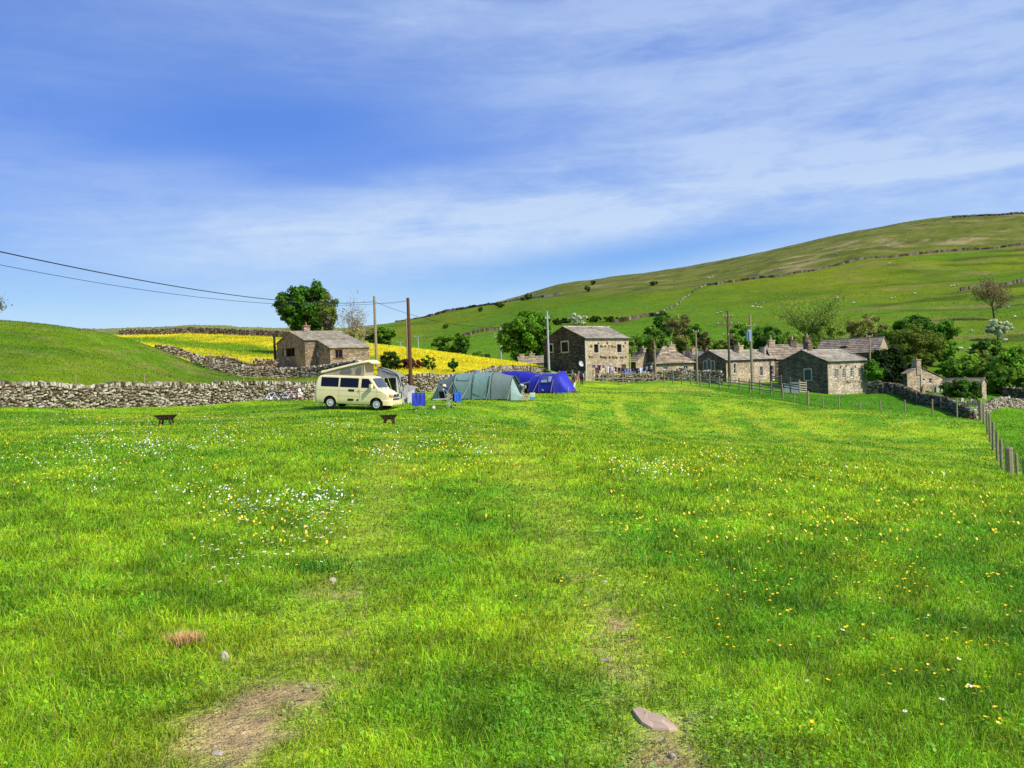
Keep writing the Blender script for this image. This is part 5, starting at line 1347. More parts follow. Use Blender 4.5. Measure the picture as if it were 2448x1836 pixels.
def wire_fence(label, posts, wires=(.35, .7, 1.05)):
    """posts: (u, v_top, v_base, Y, radius)"""
    rng = random.Random(len(posts)); g0 = P(posts[0][0], posts[0][2], posts[0][3]); root = empty('wire_fence', g0, 0, label, 'fence'); tops = []
    for (u, vt, vb, Y, r) in posts:
        b_ = P(u, vb, Y); h = P(u-.035*(vb-vt), vt, Y).z-b_.z; mb = MB(); post_mesh(mb, h, r, rng, (rng.uniform(-.03, .03), rng.uniform(-.02, .02)))
        mb.build('post', M_POST, root, loc=b_-g0); tops.append((b_-g0, h))
    mb = MB()
    for w in wires:
        for (a, ha), (b_, hb) in zip(tops[:-1], tops[1:]):
            mb.tube([a+Vector((0, -.06, min(w, ha-.05))), b_+Vector((0, -.06, min(w, hb-.05)))], .004, 4)
    mb.build('wire', M_WIREF, root); return root
wire_fence('post and wire fence along the brow of the field in front of the big house', [(1873, 928, 960, 82, .05), (1899, 935, 964, 80, .05), (1932, 935, 973, 77, .11), (1968, 945, 978, 74, .045), (2006, 947, 983, 71.5, .055), (2056, 953, 987, 69, .055), (2106, 956, 991, 66.5, .055), (2163, 956, 993, 64, .055), (2229, 954, 995, 61, .055), (2288, 951, 1000, 59, .055), (2343, 956, 1008, 57, .055)])
wire_fence('post and wire fence running towards the camera down the right edge of the field', [(2345, 956, 1010, 56.5, .13), (2352, 966, 1022, 54, .06), (2361, 982, 1034, 50, .06), (2367, 990, 1048, 46.5, .06), (2374, 1009, 1074, 42.5, .065), (2384, 1030, 1100, 38, .06), (2395, 1050, 1126, 34.5, .065), (2409, 1066, 1147, 31, .05), (2416, 1070, 1166, 28.5, .12), (2434, 1083, 1176, 27, .05), (2450, 1096, 1188, 25.4, .06), (2480, 1110, 1225, 22.5, .06), (2530, 1135, 1285, 19, .06)])
wire_fence('line of short posts along the near side of the churchyard wall', [(2111, 914, 942, 106, .06), (2134, 920, 941, 104, .05), (2192, 938, 964, 97, .045), (2249, 953, 984, 91, .05)], (.4, .8))
wire_fence('sparse old fence posts on the knoll above the long field wall', [(181, 896, 912, 58, .05), (345, 894, 916, 63, .05), (462, 910, 922, 66, .04), (583, 899, 921, 70, .045), (682, 899, 921, 74, .07)], ())
wire_fence('dark little fence posts above the tumbledown wall at the edge of the meadow', [(405, 834, 846, 116, .06), (455, 838, 852, 117, .05), (504, 841, 855, 118, .06), (536, 846, 857, 118, .05), (568, 850, 860, 118, .05), (600, 857, 868, 117, .05), (612, 858, 872, 117, .05), (627, 857, 870, 118, .05), (640, 855, 866, 119, .05)], (.5, .85))

def rail_fence(label, ends, n, rails, h, rm=None, pm=None, pr=.07, name='rail_fence', cat='fence'):
    a, b_ = ends; root = empty(name, a, 0, label, cat); rng = random.Random(int(a.x*10)+n)
    pts = [a.lerp(b_, k/(n-1)) for k in range(n)]; pts = [Vector((p.x, p.y, p.z)) for p in pts]
    for p in pts:
        mb = MB(); hh = h*rng.uniform(1.0, 1.15); mb.box((0, 0, hh/2-.25), (pr*2, pr*1.6, hh+.5), math.atan2(b_.y-a.y, b_.x-a.x)); mb.build('post', pm or M_POST, root, loc=p-a)
    for z in rails:
        for p, q in zip(pts[:-1], pts[1:]):
            mb = MB(); d = (q-p); L = d.length; M = d.to_track_quat('X', 'Z').to_matrix(); mb.box((p+q)/2-a+Vector((0, 0, z+rng.uniform(-.03, .03)))-Vector((0, pr+.02, 0)), (L*1.01, .04, .11), M=M); mb.build('rail', rm or M_RAIL, root)
    return root
rail_fence('wooden field gate and rails behind the blue tent at the barn gable', (P(1338, 914, 108), P(1400, 914, 109)), 5, (.35, .7, 1.05), 1.35, pr=.08)
rail_fence('weathered rail fence running along the top of the field below the washing line', (P(1418, 914, 110), P(1562, 915, 109.5)), 7, (.55, 1.12), 1.35, M_RAILL)
rail_fence('post and rail fence dropping downhill in front of the chapel', (P(1588, 909, 109), P(1870, 945, 96)), 13, (.35, .72, 1.05), 1.3, M_RAILL)
rail_fence('dark slatted fence across the yard beside the big house gable', (P(1846, 926, 105), P(1912, 936, 103)), 4, (.2, .5, .8, 1.1, 1.35), 1.5, M_RAIL)
rail_fence('bright pale hurdle of horizontal slats standing against the big house gable', (P(1911, 938, 102), P(1928, 940, 102)), 2, (.15, .42, .70, .97, 1.24), 1.4, mat('bleached_slats', (.62, .54, .42), .8, .2, .1), pr=.05, name='slatted_hurdle', cat='hurdle')
# wooden step stile
sr = empty('stile', P(1487, 917, 108), 0, 'low wooden step stile in front of the pale wall below the washing line', 'stile')
for s in (-1, 1):
    mb = MB(); mb.box((s*.45, 0, .35), (.08, .10, 1.2)); mb.build('post', M_POST, sr)
for k in range(3):
    mb = MB(); mb.box((0, -.08, .1+.3*k), (1.15, .28, .06)); mb.build('step', M_RAILL, sr)
dry_wall('stone_wall', 'low sunlit stone wall beneath the washing line behind the rail fence', px_line([(1428, 113), (1460, 113), (1494, 112.5), (1530, 112), (1568, 112)]), .95, 81, .34, .5, .45, .05, cope=False)
def GP(u, v):                     # ground point seen at a photo position
    x, y, z = px2ground(np.array([float(u)]), np.array([float(v)])); return Vector((x[0], y[0], z[0]))
# ------------------------------------------------------------------ people
M_SKIN = mat('skin', (.52, .31, .22), .6, .3, .05)
M_SHOE = mat('dark_shoe', (.03, .025, .022), .7, .2, .1)

def skin_mesh(name, verts, edges, radii, root=0, mats=(), sub=2, matfn=None):
    me = bpy.data.meshes.new(name); me.from_pydata([tuple(v) for v in verts], edges, []); me.update()
    o = bpy.data.objects.new('figure_build', me); COL.objects.link(o)
    md = o.modifiers.new('skin', 'SKIN'); md.use_smooth_shade = True
    for k, r in enumerate(radii):
        sv = me.skin_vertices[0].data[k]; sv.radius = r if hasattr(r, '__len__') else (r, r); sv.use_root = (k == root)
    s2 = o.modifiers.new('sub', 'SUBSURF'); s2.levels = sub; s2.render_levels = sub
    dg = bpy.context.evaluated_depsgraph_get(); dg.update()
    res = bpy.data.meshes.new_from_object(o.evaluated_get(dg)); res.name = name
    bpy.data.objects.remove(o); bpy.data.meshes.remove(me)
    res.materials.clear()
    for m in mats: res.materials.append(m)
    if matfn:
        for p in res.polygons: p.material_index = matfn(p.center)
    return res

def hand_chain(V, E, Rr, wrist, d, side, up):
    """palm plus five separate unequal fingers, slightly curled"""
    d = d.normalized(); w = V[wrist]; palm = len(V); V.append(w+d*.075); E.append((wrist, palm)); Rr.append((.036, .018))
    for k, (off, ln) in enumerate(((-.030, .060), (-.010, .075), (.011, .070), (.030, .055))):
        a = len(V); V.append(V[palm]+side*off+d*.02); E.append((palm, a)); Rr.append(.010)
        b_ = len(V); V.append(V[a]+d*ln*.6-up*.012); E.append((a, b_)); Rr.append(.009)
        c_ = len(V); V.append(V[b_]+d*ln*.35-up*.030); E.append((b_, c_)); Rr.append(.007)
    a = len(V); V.append(w+d*.03-side*.045); E.append((wrist, a)); Rr.append(.012)
    b_ = len(V); V.append(V[a]+d*.045-side*.012-up*.01); E.append((a, b_)); Rr.append(.009)

def person(label, loc, rz, J, top, legs, hair, sleeves='short', shorts=False, skirt=False, scale=1.0):
    """J: joint dictionary in local metres, figure faces +y"""
    J = {k: Vector(v)*scale for k, v in J.items()}
    root = empty('person', loc, rz, label, 'person')
    names = ['pelvis', 'waist', 'chest', 'neck', 'head0', 'shl', 'ell', 'wrl', 'shr', 'elr', 'wrr', 'hipl', 'knl', 'anl', 'tol', 'hipr', 'knr', 'anr', 'tor']
    V = [J[n] for n in names]; ix = {n: k for k, n in enumerate(names)}
    E = [(ix[a], ix[b]) for a, b in (('pelvis', 'waist'), ('waist', 'chest'), ('chest', 'neck'), ('neck', 'head0'), ('chest', 'shl'), ('shl', 'ell'), ('ell', 'wrl'), ('chest', 'shr'), ('shr', 'elr'), ('elr', 'wrr'),
                                    ('pelvis', 'hipl'), ('hipl', 'knl'), ('knl', 'anl'), ('anl', 'tol'), ('pelvis', 'hipr'), ('hipr', 'knr'), ('knr', 'anr'), ('anr', 'tor'))]
    Rr = [(.14, .11), (.13, .10), (.15, .11), .058, .055, .062, .045, .030, .062, .045, .030, .088, .062, .040, .034, .088, .062, .040, .034]
    for w, e, s in (('wrl', 'ell', 1), ('wrr', 'elr', -1)):
        d = J[w]-J[e]; d.normalize(); sd = d.cross(Vector((1, 0, 0)) if abs(d.x) < .8 else Vector((0, 1, 0))).normalized(); hand_chain(V, E, Rr, ix[w], d, sd, sd.cross(d))
    me = skin_mesh('body', V, E, [r if hasattr(r, '__len__') else (r, r) for r in Rr], 0, [M_SKIN])
    # head joined into the same mesh
    hc = J['head0']+(J['head0']-J['neck']).normalized()*.09; f = J.get('face', Vector((0, 1, 0))).normalized()
    bm = bmesh.new(); bm.from_mesh(me)
    r_ = bmesh.ops.create_uvsphere(bm, u_segments=14, v_segments=10, radius=1)
    Mq = f.to_track_quat('Y', 'Z').to_matrix()
    for v in r_['verts']:
        p = v.co.copy(); p = Vector((p.x*.075, p.y*.098, p.z*.115)); p.x *= 1-.25*max(0, -p.z/.115)
        v.co = hc+Mq @ p
    for (px_, py_, pz_, sx, sy, sz) in ((0, .102, -.008, .012, .018, .022), (.078, 0, 0, .010, .02, .03), (-.078, 0, 0, .010, .02, .03), (.028, .090, .022, .013, .008, .009), (-.028, .090, .022, .013, .008, .009), (0, .090, -.052, .024, .008, .008)):
        r_ = bmesh.ops.create_icosphere(bm, subdivisions=1, radius=1)
        for v in r_['verts']: v.co = hc+Mq @ Vector((px_+v.co.x*sx, py_+v.co.y*sy, pz_+v.co.z*sz))
    bm.to_mesh(me); bm.free(); me.polygons.foreach_set('use_smooth', [True]*len(me.polygons))
    link('body', me, root)
    # clothing shells over the same skeleton
    def shell(name, jn, ed, rad, m, root_i=0):
        me = skin_mesh(name, [J[j] if isinstance(j, str) else j for j in jn], ed, rad, root_i, [m], 2); link(name, me, root)
    el = lambda a, b, t: J[a].lerp(J[b], t)
    sl = .55 if sleeves == 'short' else 1.0
    if sleeves == 'long':
        shell('shirt', ['pelvis', 'waist', 'chest', el('chest', 'neck', .55), 'shl', 'ell', el('ell', 'wrl', .95), 'shr', 'elr', el('elr', 'wrr', .95)], [(0, 1), (1, 2), (2, 3), (2, 4), (4, 5), (5, 6), (2, 7), (7, 8), (8, 9)],
              [(.155, .125), (.15, .12), (.168, .128), (.075, .075), (.08, .08), (.06, .06), (.045, .045), (.08, .08), (.06, .06), (.045, .045)], top)
    else:
        shell('shirt', ['pelvis', 'waist', 'chest', el('chest', 'neck', .55), 'shl', el('shl', 'ell', .6), 'shr', el('shr', 'elr', .6)], [(0, 1), (1, 2), (2, 3), (2, 4), (4, 5), (2, 6), (6, 7)],
              [(.155, .125), (.15, .12), (.168, .128), (.075, .075), (.08, .08), (.066, .066), (.08, .08), (.066, .066)], top)
    t = .75 if shorts else .93
    if shorts:
        shell('shorts', ['pelvis', 'hipl', el('hipl', 'knl', .85), 'hipr', el('hipr', 'knr', .85)], [(0, 1), (1, 2), (0, 3), (3, 4)], [(.16, .125), (.11, .11), (.088, .088), (.11, .11), (.088, .088)], legs)
    else:
        shell('trousers', ['pelvis', 'hipl', 'knl', el('knl', 'anl', .93), 'hipr', 'knr', el('knr', 'anr', .93)], [(0, 1), (1, 2), (2, 3), (0, 4), (4, 5), (5, 6)], [(.16, .125), (.11, .11), (.08, .08), (.062, .062), (.11, .11), (.08, .08), (.062, .062)], legs)
    for a, b in (('anl', 'tol'), ('anr', 'tor')):
        shell('shoe', [el(a, b, -.25), el(a, b, .1)-Vector((0, 0, .01)), J[b]+(J[b]-J[a])*.15], [(0, 1), (1, 2)], [(.046, .046), (.052, .05), (.042, .036)], M_SHOE)
    if hair is not None:
        bm = bmesh.new(); r_ = bmesh.ops.create_uvsphere(bm, u_segments=14, v_segments=10, radius=1)
        for v in r_['verts']:
            p = Vector((v.co.x*.084, v.co.y*.104-.012, v.co.z*.122+.012)); v.co = hc+Mq @ p
        dele = [v for v in bm.verts if (Mq.transposed() @ (v.co-hc)).y > .035 and (Mq.transposed() @ (v.co-hc)).z < .055 or (Mq.transposed() @ (v.co-hc)).z < -.085]
        bmesh.ops.delete(bm, geom=dele, context='VERTS'); me = bpy.data.meshes.new('hair'); bm.to_mesh(me); bm.free(); me.materials.append(hair); link('hair', me, root)
    root['h'] = 0; del root['h']
    return root, hc, Mq, J

def walk_pose(st=.22, armsw=.15):
    return dict(pelvis=(0, 0, .95), waist=(0, 0, 1.10), chest=(0, .01, 1.33), neck=(0, .02, 1.49), head0=(0, .035, 1.555), shl=(.19, .01, 1.41), ell=(.25, -armsw*.6, 1.13), wrl=(.25, armsw*.3, .90), shr=(-.19, .01, 1.41), elr=(-.25, armsw*.2, 1.13), wrr=(-.25, armsw*1.2, .92),
                hipl=(.09, 0, .90), knl=(.10, st*.75, .50), anl=(.10, st, .09), tol=(.11, st+.17, .035), hipr=(-.09, 0, .90), knr=(-.10, -st*.2, .49), anr=(-.10, -st, .11), tor=(-.10, -st+.14, .035))
M_DENIM = mat('denim', (.06, .085, .15), .85, .1, .2); M_DKTR = mat('dark_trousers', (.025, .024, .03), .85, .1, .2)
M_CREAMT = mat('cream_top', (.62, .57, .46), .85, .1, .08); M_HAIRB = mat('brown_hair', (.07, .04, .022), .7, .2, .2); M_HAIRR = mat('auburn_hair', (.20, .06, .025), .7, .2, .2)
M_TEAL = mat('teal_shirt', (.012, .14, .26), .85, .1, .1)

def backpack(label, loc, rz, col, w=.32, h=.5):
    root = empty('backpack', loc, rz, label, 'backpack'); mb = MB()
    rows = []
    for k in range(7):
        z = h*k/6; s = 1-.18*(k/6)**2-.06*(k == 0); rows.append([(w/2*s*math.copysign(abs(math.cos(a))**.6, math.cos(a)), -.11+.11*s*math.copysign(abs(math.sin(a))**.6, math.sin(a)), z) for a in [2*PI*j/14 for j in range(14)]])
    ids = mb.grid(rows, wrap=True); mb.face(ids[0][::-1]); mb.face(ids[-1]); mb.build('pack', mat('pack_fabric', col, .8, .2, .2), root, smooth=True)
    p = MB(); p.box((0, -.25, h*.33), (w*.7, .08, h*.4)); p.build('pocket', mat('pack_pocket', tuple(x*.8 for x in col), .8, .2, .2), root)
    for s in (-1, 1):
        m = MB(); m.tube([(s*.1, 0, h*.95), (s*.13, .12, h*1.02), (s*.14, .2, h*.7), (s*.13, .12, h*.25), (s*.12, 0, h*.1)], .018, 5); m.build('strap', M_IRON, root)
    return root
g = GP(1372, 921.5); pr, *_ = person('walking person in cream top and dark blue cropped jeans seen from behind beside the rails', g, R(4), walk_pose(), M_CREAMT, M_DENIM, M_HAIRB, scale=1.0)
backpack('olive green rucksack on the back of the walker in the cream top', g+Matrix.Rotation(R(4), 3, 'Z') @ Vector((0, -.13, 1.0)), R(4), (.11, .13, .045))
g2 = GP(1391, 922); person('walking person in dark trousers with a navy rucksack by the field gate', g2, R(-6), walk_pose(.2, .1), M_CREAMT, M_DKTR, M_HAIRB, 'long', scale=1.03)
backpack('navy blue rucksack on the back of the walker in dark trousers', g2+Matrix.Rotation(R(-6), 3, 'Z') @ Vector((0, -.13, 1.02)), R(-6), (.03, .03, .11), .42, .6)
mb = MB(); rows = []
for i in range(8):
    z = -i*.1; rows.append([(-.17-.05*i/7+(.34+.1*i/7)*j/6, .05*math.sin(j*1.7+i*.4), z) for j in range(7)])
mb.grid(rows); tag(mb.build('jacket', mat('pink_jacket', (.62, .22, .20), .85, .1, .1), loc=P(1381.5, 897, g.y-.2)), 'pink jacket carried between the two walkers', 'jacket')

# ------------------------------------------------------------------ camper van
M_CREAM = mat('cream_paint', (.90, .755, .44), .28, .5, .03, 2.0, coat=.4)
M_RUB = mat('black_rubber', (.018, .018, .018), .7, .25, .1); M_TINT = mat('tinted_glass', (.008, .008, .014), .06, .35, .1)
M_HUB = mat('wheel_silver', (.52, .53, .54), .35, .5, .08, metal=.55); M_CANV = mat('beige_canvas', (.40, .33, .26), .9, .1, .08, 4.0)
M_MESH = mat('mesh_window', (.20, .18, .16), .9, .1, .1); M_BLACKP = mat('black_plastic', (.02, .02, .022), .5, .3, .1)
M_WS = mat('windscreen_glass', (.055, .065, .08), .04, .7, .2, 1.0)
WZ = ([.28, .42, .6, .9, 1.15, 1.3, 1.6, 1.85, 2.0], [.83, .895, .91, .92, .915, .90, .85, .80, .76])
def wside(z): return float(np.interp(z, *WZ))
XT = ([0, .02, .06, .12, .2, .3, .5, 3.1, 3.38, 3.50, 3.62, 3.80, 3.98, 4.06, 4.3, 4.5, 4.64, 4.74, 4.79], [.62, .95, 1.3, 1.62, 1.84, 1.92, 1.955, 1.955, 1.93, 1.89, 1.76, 1.52, 1.28, 1.22, 1.12, 1.01, .88, .72, .6])
def ztop(x): return float(np.interp(x, *XT))
def wplan(x): return float(np.interp(x, [0, .03, .12, 4.2, 4.5, 4.68, 4.76, 4.79], [.93, .965, 1, 1, .965, .90, .84, .80]))
RWX, FWX, RAD = 1.00, 3.92, .325
def zbot(x):
    z = float(np.interp(x, [0, .05, .15, 4.5, 4.72, 4.79], [.42, .34, .30, .30, .32, .42]))
    for wx in (RWX, FWX):
        d = abs(x-wx)
        if d < .42: z = max(z, .33+math.sqrt(max(0, .42**2-d*d)))
    return z
q0, q1 = P(789, 975.5, 50.4), P(905, 981, 49.65)      # rear and front near-side tyre contact points
dv = (q1-q0).normalized(); yv = Vector((-dv.y, dv.x, 0)).normalized(); zv = dv.cross(yv)
van = empty('camper_van', (0, 0, 0), 0, 'cream camper van with its pop-up roof raised, parked by the stone wall', 'camper van')
MV = Matrix((dv, yv, zv)).transposed(); van.rotation_euler = MV.to_euler(); van.location = q0-MV @ Vector((RWX, -.86, 0))
mb = MB(); xs_ = sorted(set([0, .02, .06, .12, .2, .3, .5] + list(np.arange(.55, 4.5, .06)) + [4.5, 4.58, 4.64, 4.69, 4.74, 4.77, 4.79])); rows = []
for x in xs_:
    zb, zt = zbot(x), ztop(x); wp_ = wplan(x); sec = []
    zs = [zb+(zt-.05-zb)*t for t in (0, .06, .16, .3, .45, .6, .75, .88, .96, 1)]
    half = [(wside(z)*wp_, z) for z in zs]; yt = half[-1][0]
    half += [(yt*.95, zt-.018), (yt*.82, zt), (yt*.45, zt+.012), (0, zt+.015)]
    sec = [(x, -y, z) for y, z in half]+[(x, y, z) for y, z in half[-2::-1]]
    rows.append(sec)
ids = mb.grid(rows); mb.face(ids[0]); mb.face(ids[-1][::-1])
mb.build('body', M_CREAM, van, smooth=True)
mb = MB(); mb.box((2.4, 0, .42), (4.3, 1.5, .34)); mb.build('underbody', M_RUB, van)
def side_patch(mb, x0f, x1f, z0, z1, s=-1, off=.006, nz=6, nx=8):
    rows = []
    for i in range(nz+1):
        z = z0+(z1-z0)*i/nz; a, b = x0f(z), x1f(z); rows.append([(a+(b-a)*j/nx, s*(wside(z)*wplan(a+(b-a)*j/nx)+off), z) for j in range(nx+1)])
    mb.grid(rows)
for s in (-1, 1):
    for (xa, xb, xat) in ((.40, 1.52, .44), (1.62, 2.78, 1.62), (2.96, 3.86, 2.96)):
        m = MB()
        fb = (lambda z, xb=xb: xb) if xb < 3 else (lambda z: 3.86-(z-1.26)/.56*.50)
        side_patch(m, lambda z: xa, fb, 1.27, 1.81 if xb < 3 else 1.80, s); m.build('window', M_TINT, van)
    m = MB()       # seams and mouldings on the flank
    for x in (1.57, 2.87, 3.92):
        side_patch(m, lambda z, x=x: x-.006, lambda z, x=x: x+.006, .62, 1.24, s, .004, 4, 1)
    side_patch(m, lambda z: .12, lambda z: 4.3, 1.055, 1.065, s, .004, 1, 40); side_patch(m, lambda z: 1.45, lambda z: 3.5, .745, .753, s, .004, 1, 30)
    m.build('door_seam', mat('panel_gap', (.30, .26, .16), .6, .2, .1), van)
    m = MB(); side_patch(m, lambda z: 2.78, lambda z: 2.82, .98, 1.13, s, .02, 2, 1); m.build('door_handle', M_BLACKP, van)
    for (xa, xb, za, zb) in ((2.17, 2.54, 1.03, 1.16), (2.13, 2.50, .48, .61)):
        m = MB(); side_patch(m, lambda z: xa, lambda z: xb, za, zb, s, .012, 3, 3); m.build('vent_grille', M_BLACKP, van)
    m = MB(); m.lathe([(.01, 0), (.065, 0), (.065, .012), (.01, .014)], (2.76, s*(wside(.55)+.0), .55), 12, Matrix.Rotation(PI/2 if s < 0 else -PI/2, 3, 'X')); m.build('filler_cap', M_BLACKP, van)
    # mirror
    m = MB(); m.tube([(3.62, s*.88, 1.30), (3.64, s*1.0, 1.33)], .03, 6); 
    m.box((3.66, s*1.08, 1.40), (.14, .22, .24), s*.25); m.build('wing_mirror', M_CREAM, van)
    m = MB(); m.box((4.70, s*.735, .86), (.10, .14, .17), s*-.5); m.build('indicator', mat('orange_lens', (.75, .30, .02), .3, .5, .05), van)
    m = MB(); m.box((4.755, s*.53, .86), (.05, .27, .17), s*-.22); m.build('headlight', mat('headlamp_glass', (.55, .58, .62), .1, .6, .1), van)
    for wx in (RWX, FWX):
        w = MB(); Mx = Matrix.Rotation(PI/2, 3, 'X'); c = (wx, s*.775, RAD)
        w.lathe([(.20, -.10), (.29, -.105), (.318, -.085), (RAD, -.04), (RAD, .04), (.318, .085), (.29, .105), (.20, .10)], c, 28, Mx); wo = w.build('wheel', M_RUB, van, smooth=True)
        w = MB(); Mo = Matrix.Rotation(PI/2 if s < 0 else -PI/2, 3, 'X')
        w.lathe([(.215, .06), (.21, .118), (.185, .120), (.155, .112), (.10, .108), (.085, .128), (.06, .134), (.01, .136)], c, 28, Mo)
        for k in range(10):
            a = 2*PI*k/10; w.box((wx+.135*math.cos(a), s*.889, RAD+.135*math.sin(a)), (.03, .012, .03), col=(.25, .25, .25))
        w.build('hubcap', mat('hub_silver', (.58, .59, .60), .4, .5, .05, attr=True), wo)
        m = MB(); pts = [(wx+.425*math.cos(a), s*(wside(.5)*wplan(wx)+.004), max(.33, .33+.425*math.sin(a))) for a in [PI*k/16 for k in range(17)]]
        m.tube(pts, .014, 5); m.build('wheel_arch', mat('cream_trim', (.74, .64, .38), .4, .4, .05), van)
m = MB(); rows = []
for i in range(11):
    x = 3.56+(3.97-3.56)*i/10; rows.append([(x+.012, y, ztop(x)+.012-.03*(abs(y)/.76)**6) for y in np.linspace(-.74-.05*i/10, .74+.05*i/10, 11)])
m.grid(rows); m.build('windscreen', M_WS, van)
m = MB(); rows = []
for z in np.linspace(1.3, 1.8, 6): rows.append([(float(np.interp(z, XT[1][:6], XT[0][:6]))-.012, y, z) for y in np.linspace(-.68, .68, 6)])
m.grid(rows); m.build('rear_window', M_TINT, van)
m = MB(); m.box((4.80, 0, .87), (.03, .78, .12)); m.build('grille', M_BLACKP, van)
m = MB(); m.box((4.812, 0, .665), (.03, .95, .075)); m.build('lower_grille', M_BLACKP, van)
m = MB(); M2 = Matrix.Rotation(PI/2, 3, 'Y')     # round badge on the grille
for k in range(24):
    a, b_ = 2*PI*k/24, 2*PI*(k+1)/24; m.tube([(4.822, .058*math.cos(a), .87+.058*math.sin(a)), (4.822, .058*math.cos(b_), .87+.058*math.sin(b_))], .007, 4)
for pts in (((-.028, .046), (0, .012), (.028, .046)), ((-.05, .02), (-.024, -.046), (0, 0), (.024, -.046), (.05, .02))):
    m.tube([(4.822, a, .87+b_) for a, b_ in pts], .006, 4)
m.build('badge', mat('chrome', (.6, .6, .6), .2, .5, .05, metal=.8), van)
m = MB(); rows = []
for x in np.linspace(4.35, 4.86, 10):
    w_ = .93*float(np.interp(x, [4.35, 4.6, 4.78, 4.86], [1.0, .97, .9, .78])); zz0 = float(np.interp(x, [4.35, 4.7, 4.86], [.30, .27, .33])); rows.append([(x, -w_, .30), (x, -w_, .56), (x, -w_*.9, .60), (x, w_*.9, .60), (x, w_, .56), (x, w_, .30), (x, w_*.8, zz0), (x, -w_*.8, zz0)])
i_ = m.grid(rows, wrap=True); m.face(i_[0]); m.face(i_[-1][::-1]); m.build('front_bumper', M_CREAM, van)
m = MB(); m.box((4.875, 0, .46), (.012, .52, .11)); m.build('number_plate', mat('plate_white', (.75, .74, .68), .5, .3, .05), van)
m = MB(); m.box((-.03, 0, .48), (.14, 1.70, .26)); m.build('rear_bumper', M_CREAM, van)
m = MB(); m.box((4.02, -.35, 1.262), (.03, .55, .02), .3); m.box((4.02, .3, 1.262), (.03, .55, .02), .3); m.build('wiper', M_BLACKP, van)
# pop-top: canvas wedge and lifted lid hinged at the rear
hx, fx, zr, rise = .42, 3.30, 1.975, .74
def lid_z(x): return zr+.10+rise*((x-hx)/(fx-hx))**.93
m = MB()
for s in (-1, 1):
    rows = []
    for i in range(13):
        x = hx+.05+(3.02-hx-.05)*i/12; rows.append([(x, s*(.72-.03*t-.02*math.sin(PI*t)*(i % 3 == 0)), zr-.02+(lid_z(x)-zr-.02)*t) for t in (0, .33, .66, 1)])
    m.grid(rows)
rows = [[(3.02, -.72+1.44*j/6, zr-.02+(lid_z(3.02)-zr)*t) for j in range(7)] for t in (0, .5, 1)]; m.grid(rows)
m.build('canvas', M_CANV, van)
for s in (-1, 1):
    for prof in ([(1.55, .10), (2.25, .10), (2.27, .30), (2.16, .53), (2.06, .55), (1.62, .36), (1.52, .26)], [(2.55, .10), (2.86, .10), (2.88, .55), (2.84, .68), (2.64, .60), (2.56, .40)]):
        m = MB(); m.poly([(x, s*.735, zr+z*.76) for x, z in prof]); m.build('mesh_window', M_MESH, van)
m = MB(); rows = []
for i in range(17):
    x = hx-.10+(fx+.18-hx+.10)*i/16; t = i/16; xx = max(x, hx); zc = lid_z(min(xx, fx)) + (0 if x <= fx else -(x-fx)*.55)
    th = .13 if t < .9 else .13*(1-(t-.9)/.1)*.8+.03; wd_ = .76-(.0 if t < .85 else (t-.85)*.9)
    rows.append([(x, -wd_, zc-.03), (x, -wd_, zc+.02), (x, -wd_*.93, zc+th*.75), (x, -wd_*.5, zc+th), (x, 0, zc+th*1.04), (x, wd_*.5, zc+th), (x, wd_*.93, zc+th*.75), (x, wd_, zc+.02), (x, wd_, zc-.03)])
i_ = m.grid(rows, wrap=True); m.face(i_[0]); m.face(i_[-1][::-1]); m.build('pop_up_roof', M_CREAM, van, smooth=False)

# ------------------------------------------------------------------ tents
def cloth(name, col, var=.08, trans=.25, bump=.15, sc=3.0):
    m, nt, ns, ls = nodes(name); out = N(ns, 'ShaderNodeOutputMaterial'); b = N(ns, 'ShaderNodeBsdfPrincipled', i={'Roughness': .55, 'Specular IOR Level': .3})
    tc = N(ns, 'ShaderNodeTexCoord'); n = N(ns, 'ShaderNodeTexNoise', i={'Scale': sc, 'Detail': 3.0, 'Distortion': 1.2}); ls.new(tc.outputs['Object'], n.inputs['Vector'])
    mp = N(ns, 'ShaderNodeMapping'); mp.inputs['Scale'].default_value = (2.2, 1, .5); mp.inputs['Rotation'].default_value = (0, .6, 0); ls.new(tc.outputs['Object'], mp.inputs[0])
    n2 = N(ns, 'ShaderNodeTexNoise', i={'Scale': 1.6, 'Detail': 2.0, 'Distortion': .8}); ls.new(mp.outputs[0], n2.inputs['Vector'])
    r = ramp(ns, [(.3, 1-var), (.7, 1+var)]); ls.new(n.outputs['Fac'], r.inputs[0]); c = mixc(ns, ls, 'MULTIPLY', 1.0, col, r.outputs[0]); ls.new(c, b.inputs['Base Color'])
    bp = N(ns, 'ShaderNodeBump', i={'Strength': bump*4, 'Distance': .12}); ls.new(n2.outputs['Fac'], bp.inputs['Height']); ls.new(bp.outputs[0], b.inputs['Normal'])
    t = N(ns, 'ShaderNodeBsdfTranslucent'); ls.new(c, t.inputs[0]); mx = N(ns, 'ShaderNodeMixShader', i={0: trans}); ls.new(b.outputs[0], mx.inputs[1]); ls.new(t.outputs[0], mx.inputs[2]); ls.new(mx.outputs[0], out.inputs[0]); return m
T_TEAL = cloth('teal_tent_fabric', (.235, .375, .355), bump=.07); T_GREY = cloth('slate_tent_fabric', (.205, .265, .265), bump=.07); T_PALE = cloth('pale_teal_fabric', (.36, .52, .48))
T_BLUE = cloth('royal_blue_fabric', (.035, .05, .60), bump=.07); T_BLUE2 = cloth('deep_blue_fabric', (.03, .036, .48), bump=.07); T_AWN = cloth('grey_awning_fabric', (.34, .33, .34)); T_AWNL = cloth('light_awning_fabric', (.56, .55, .53))
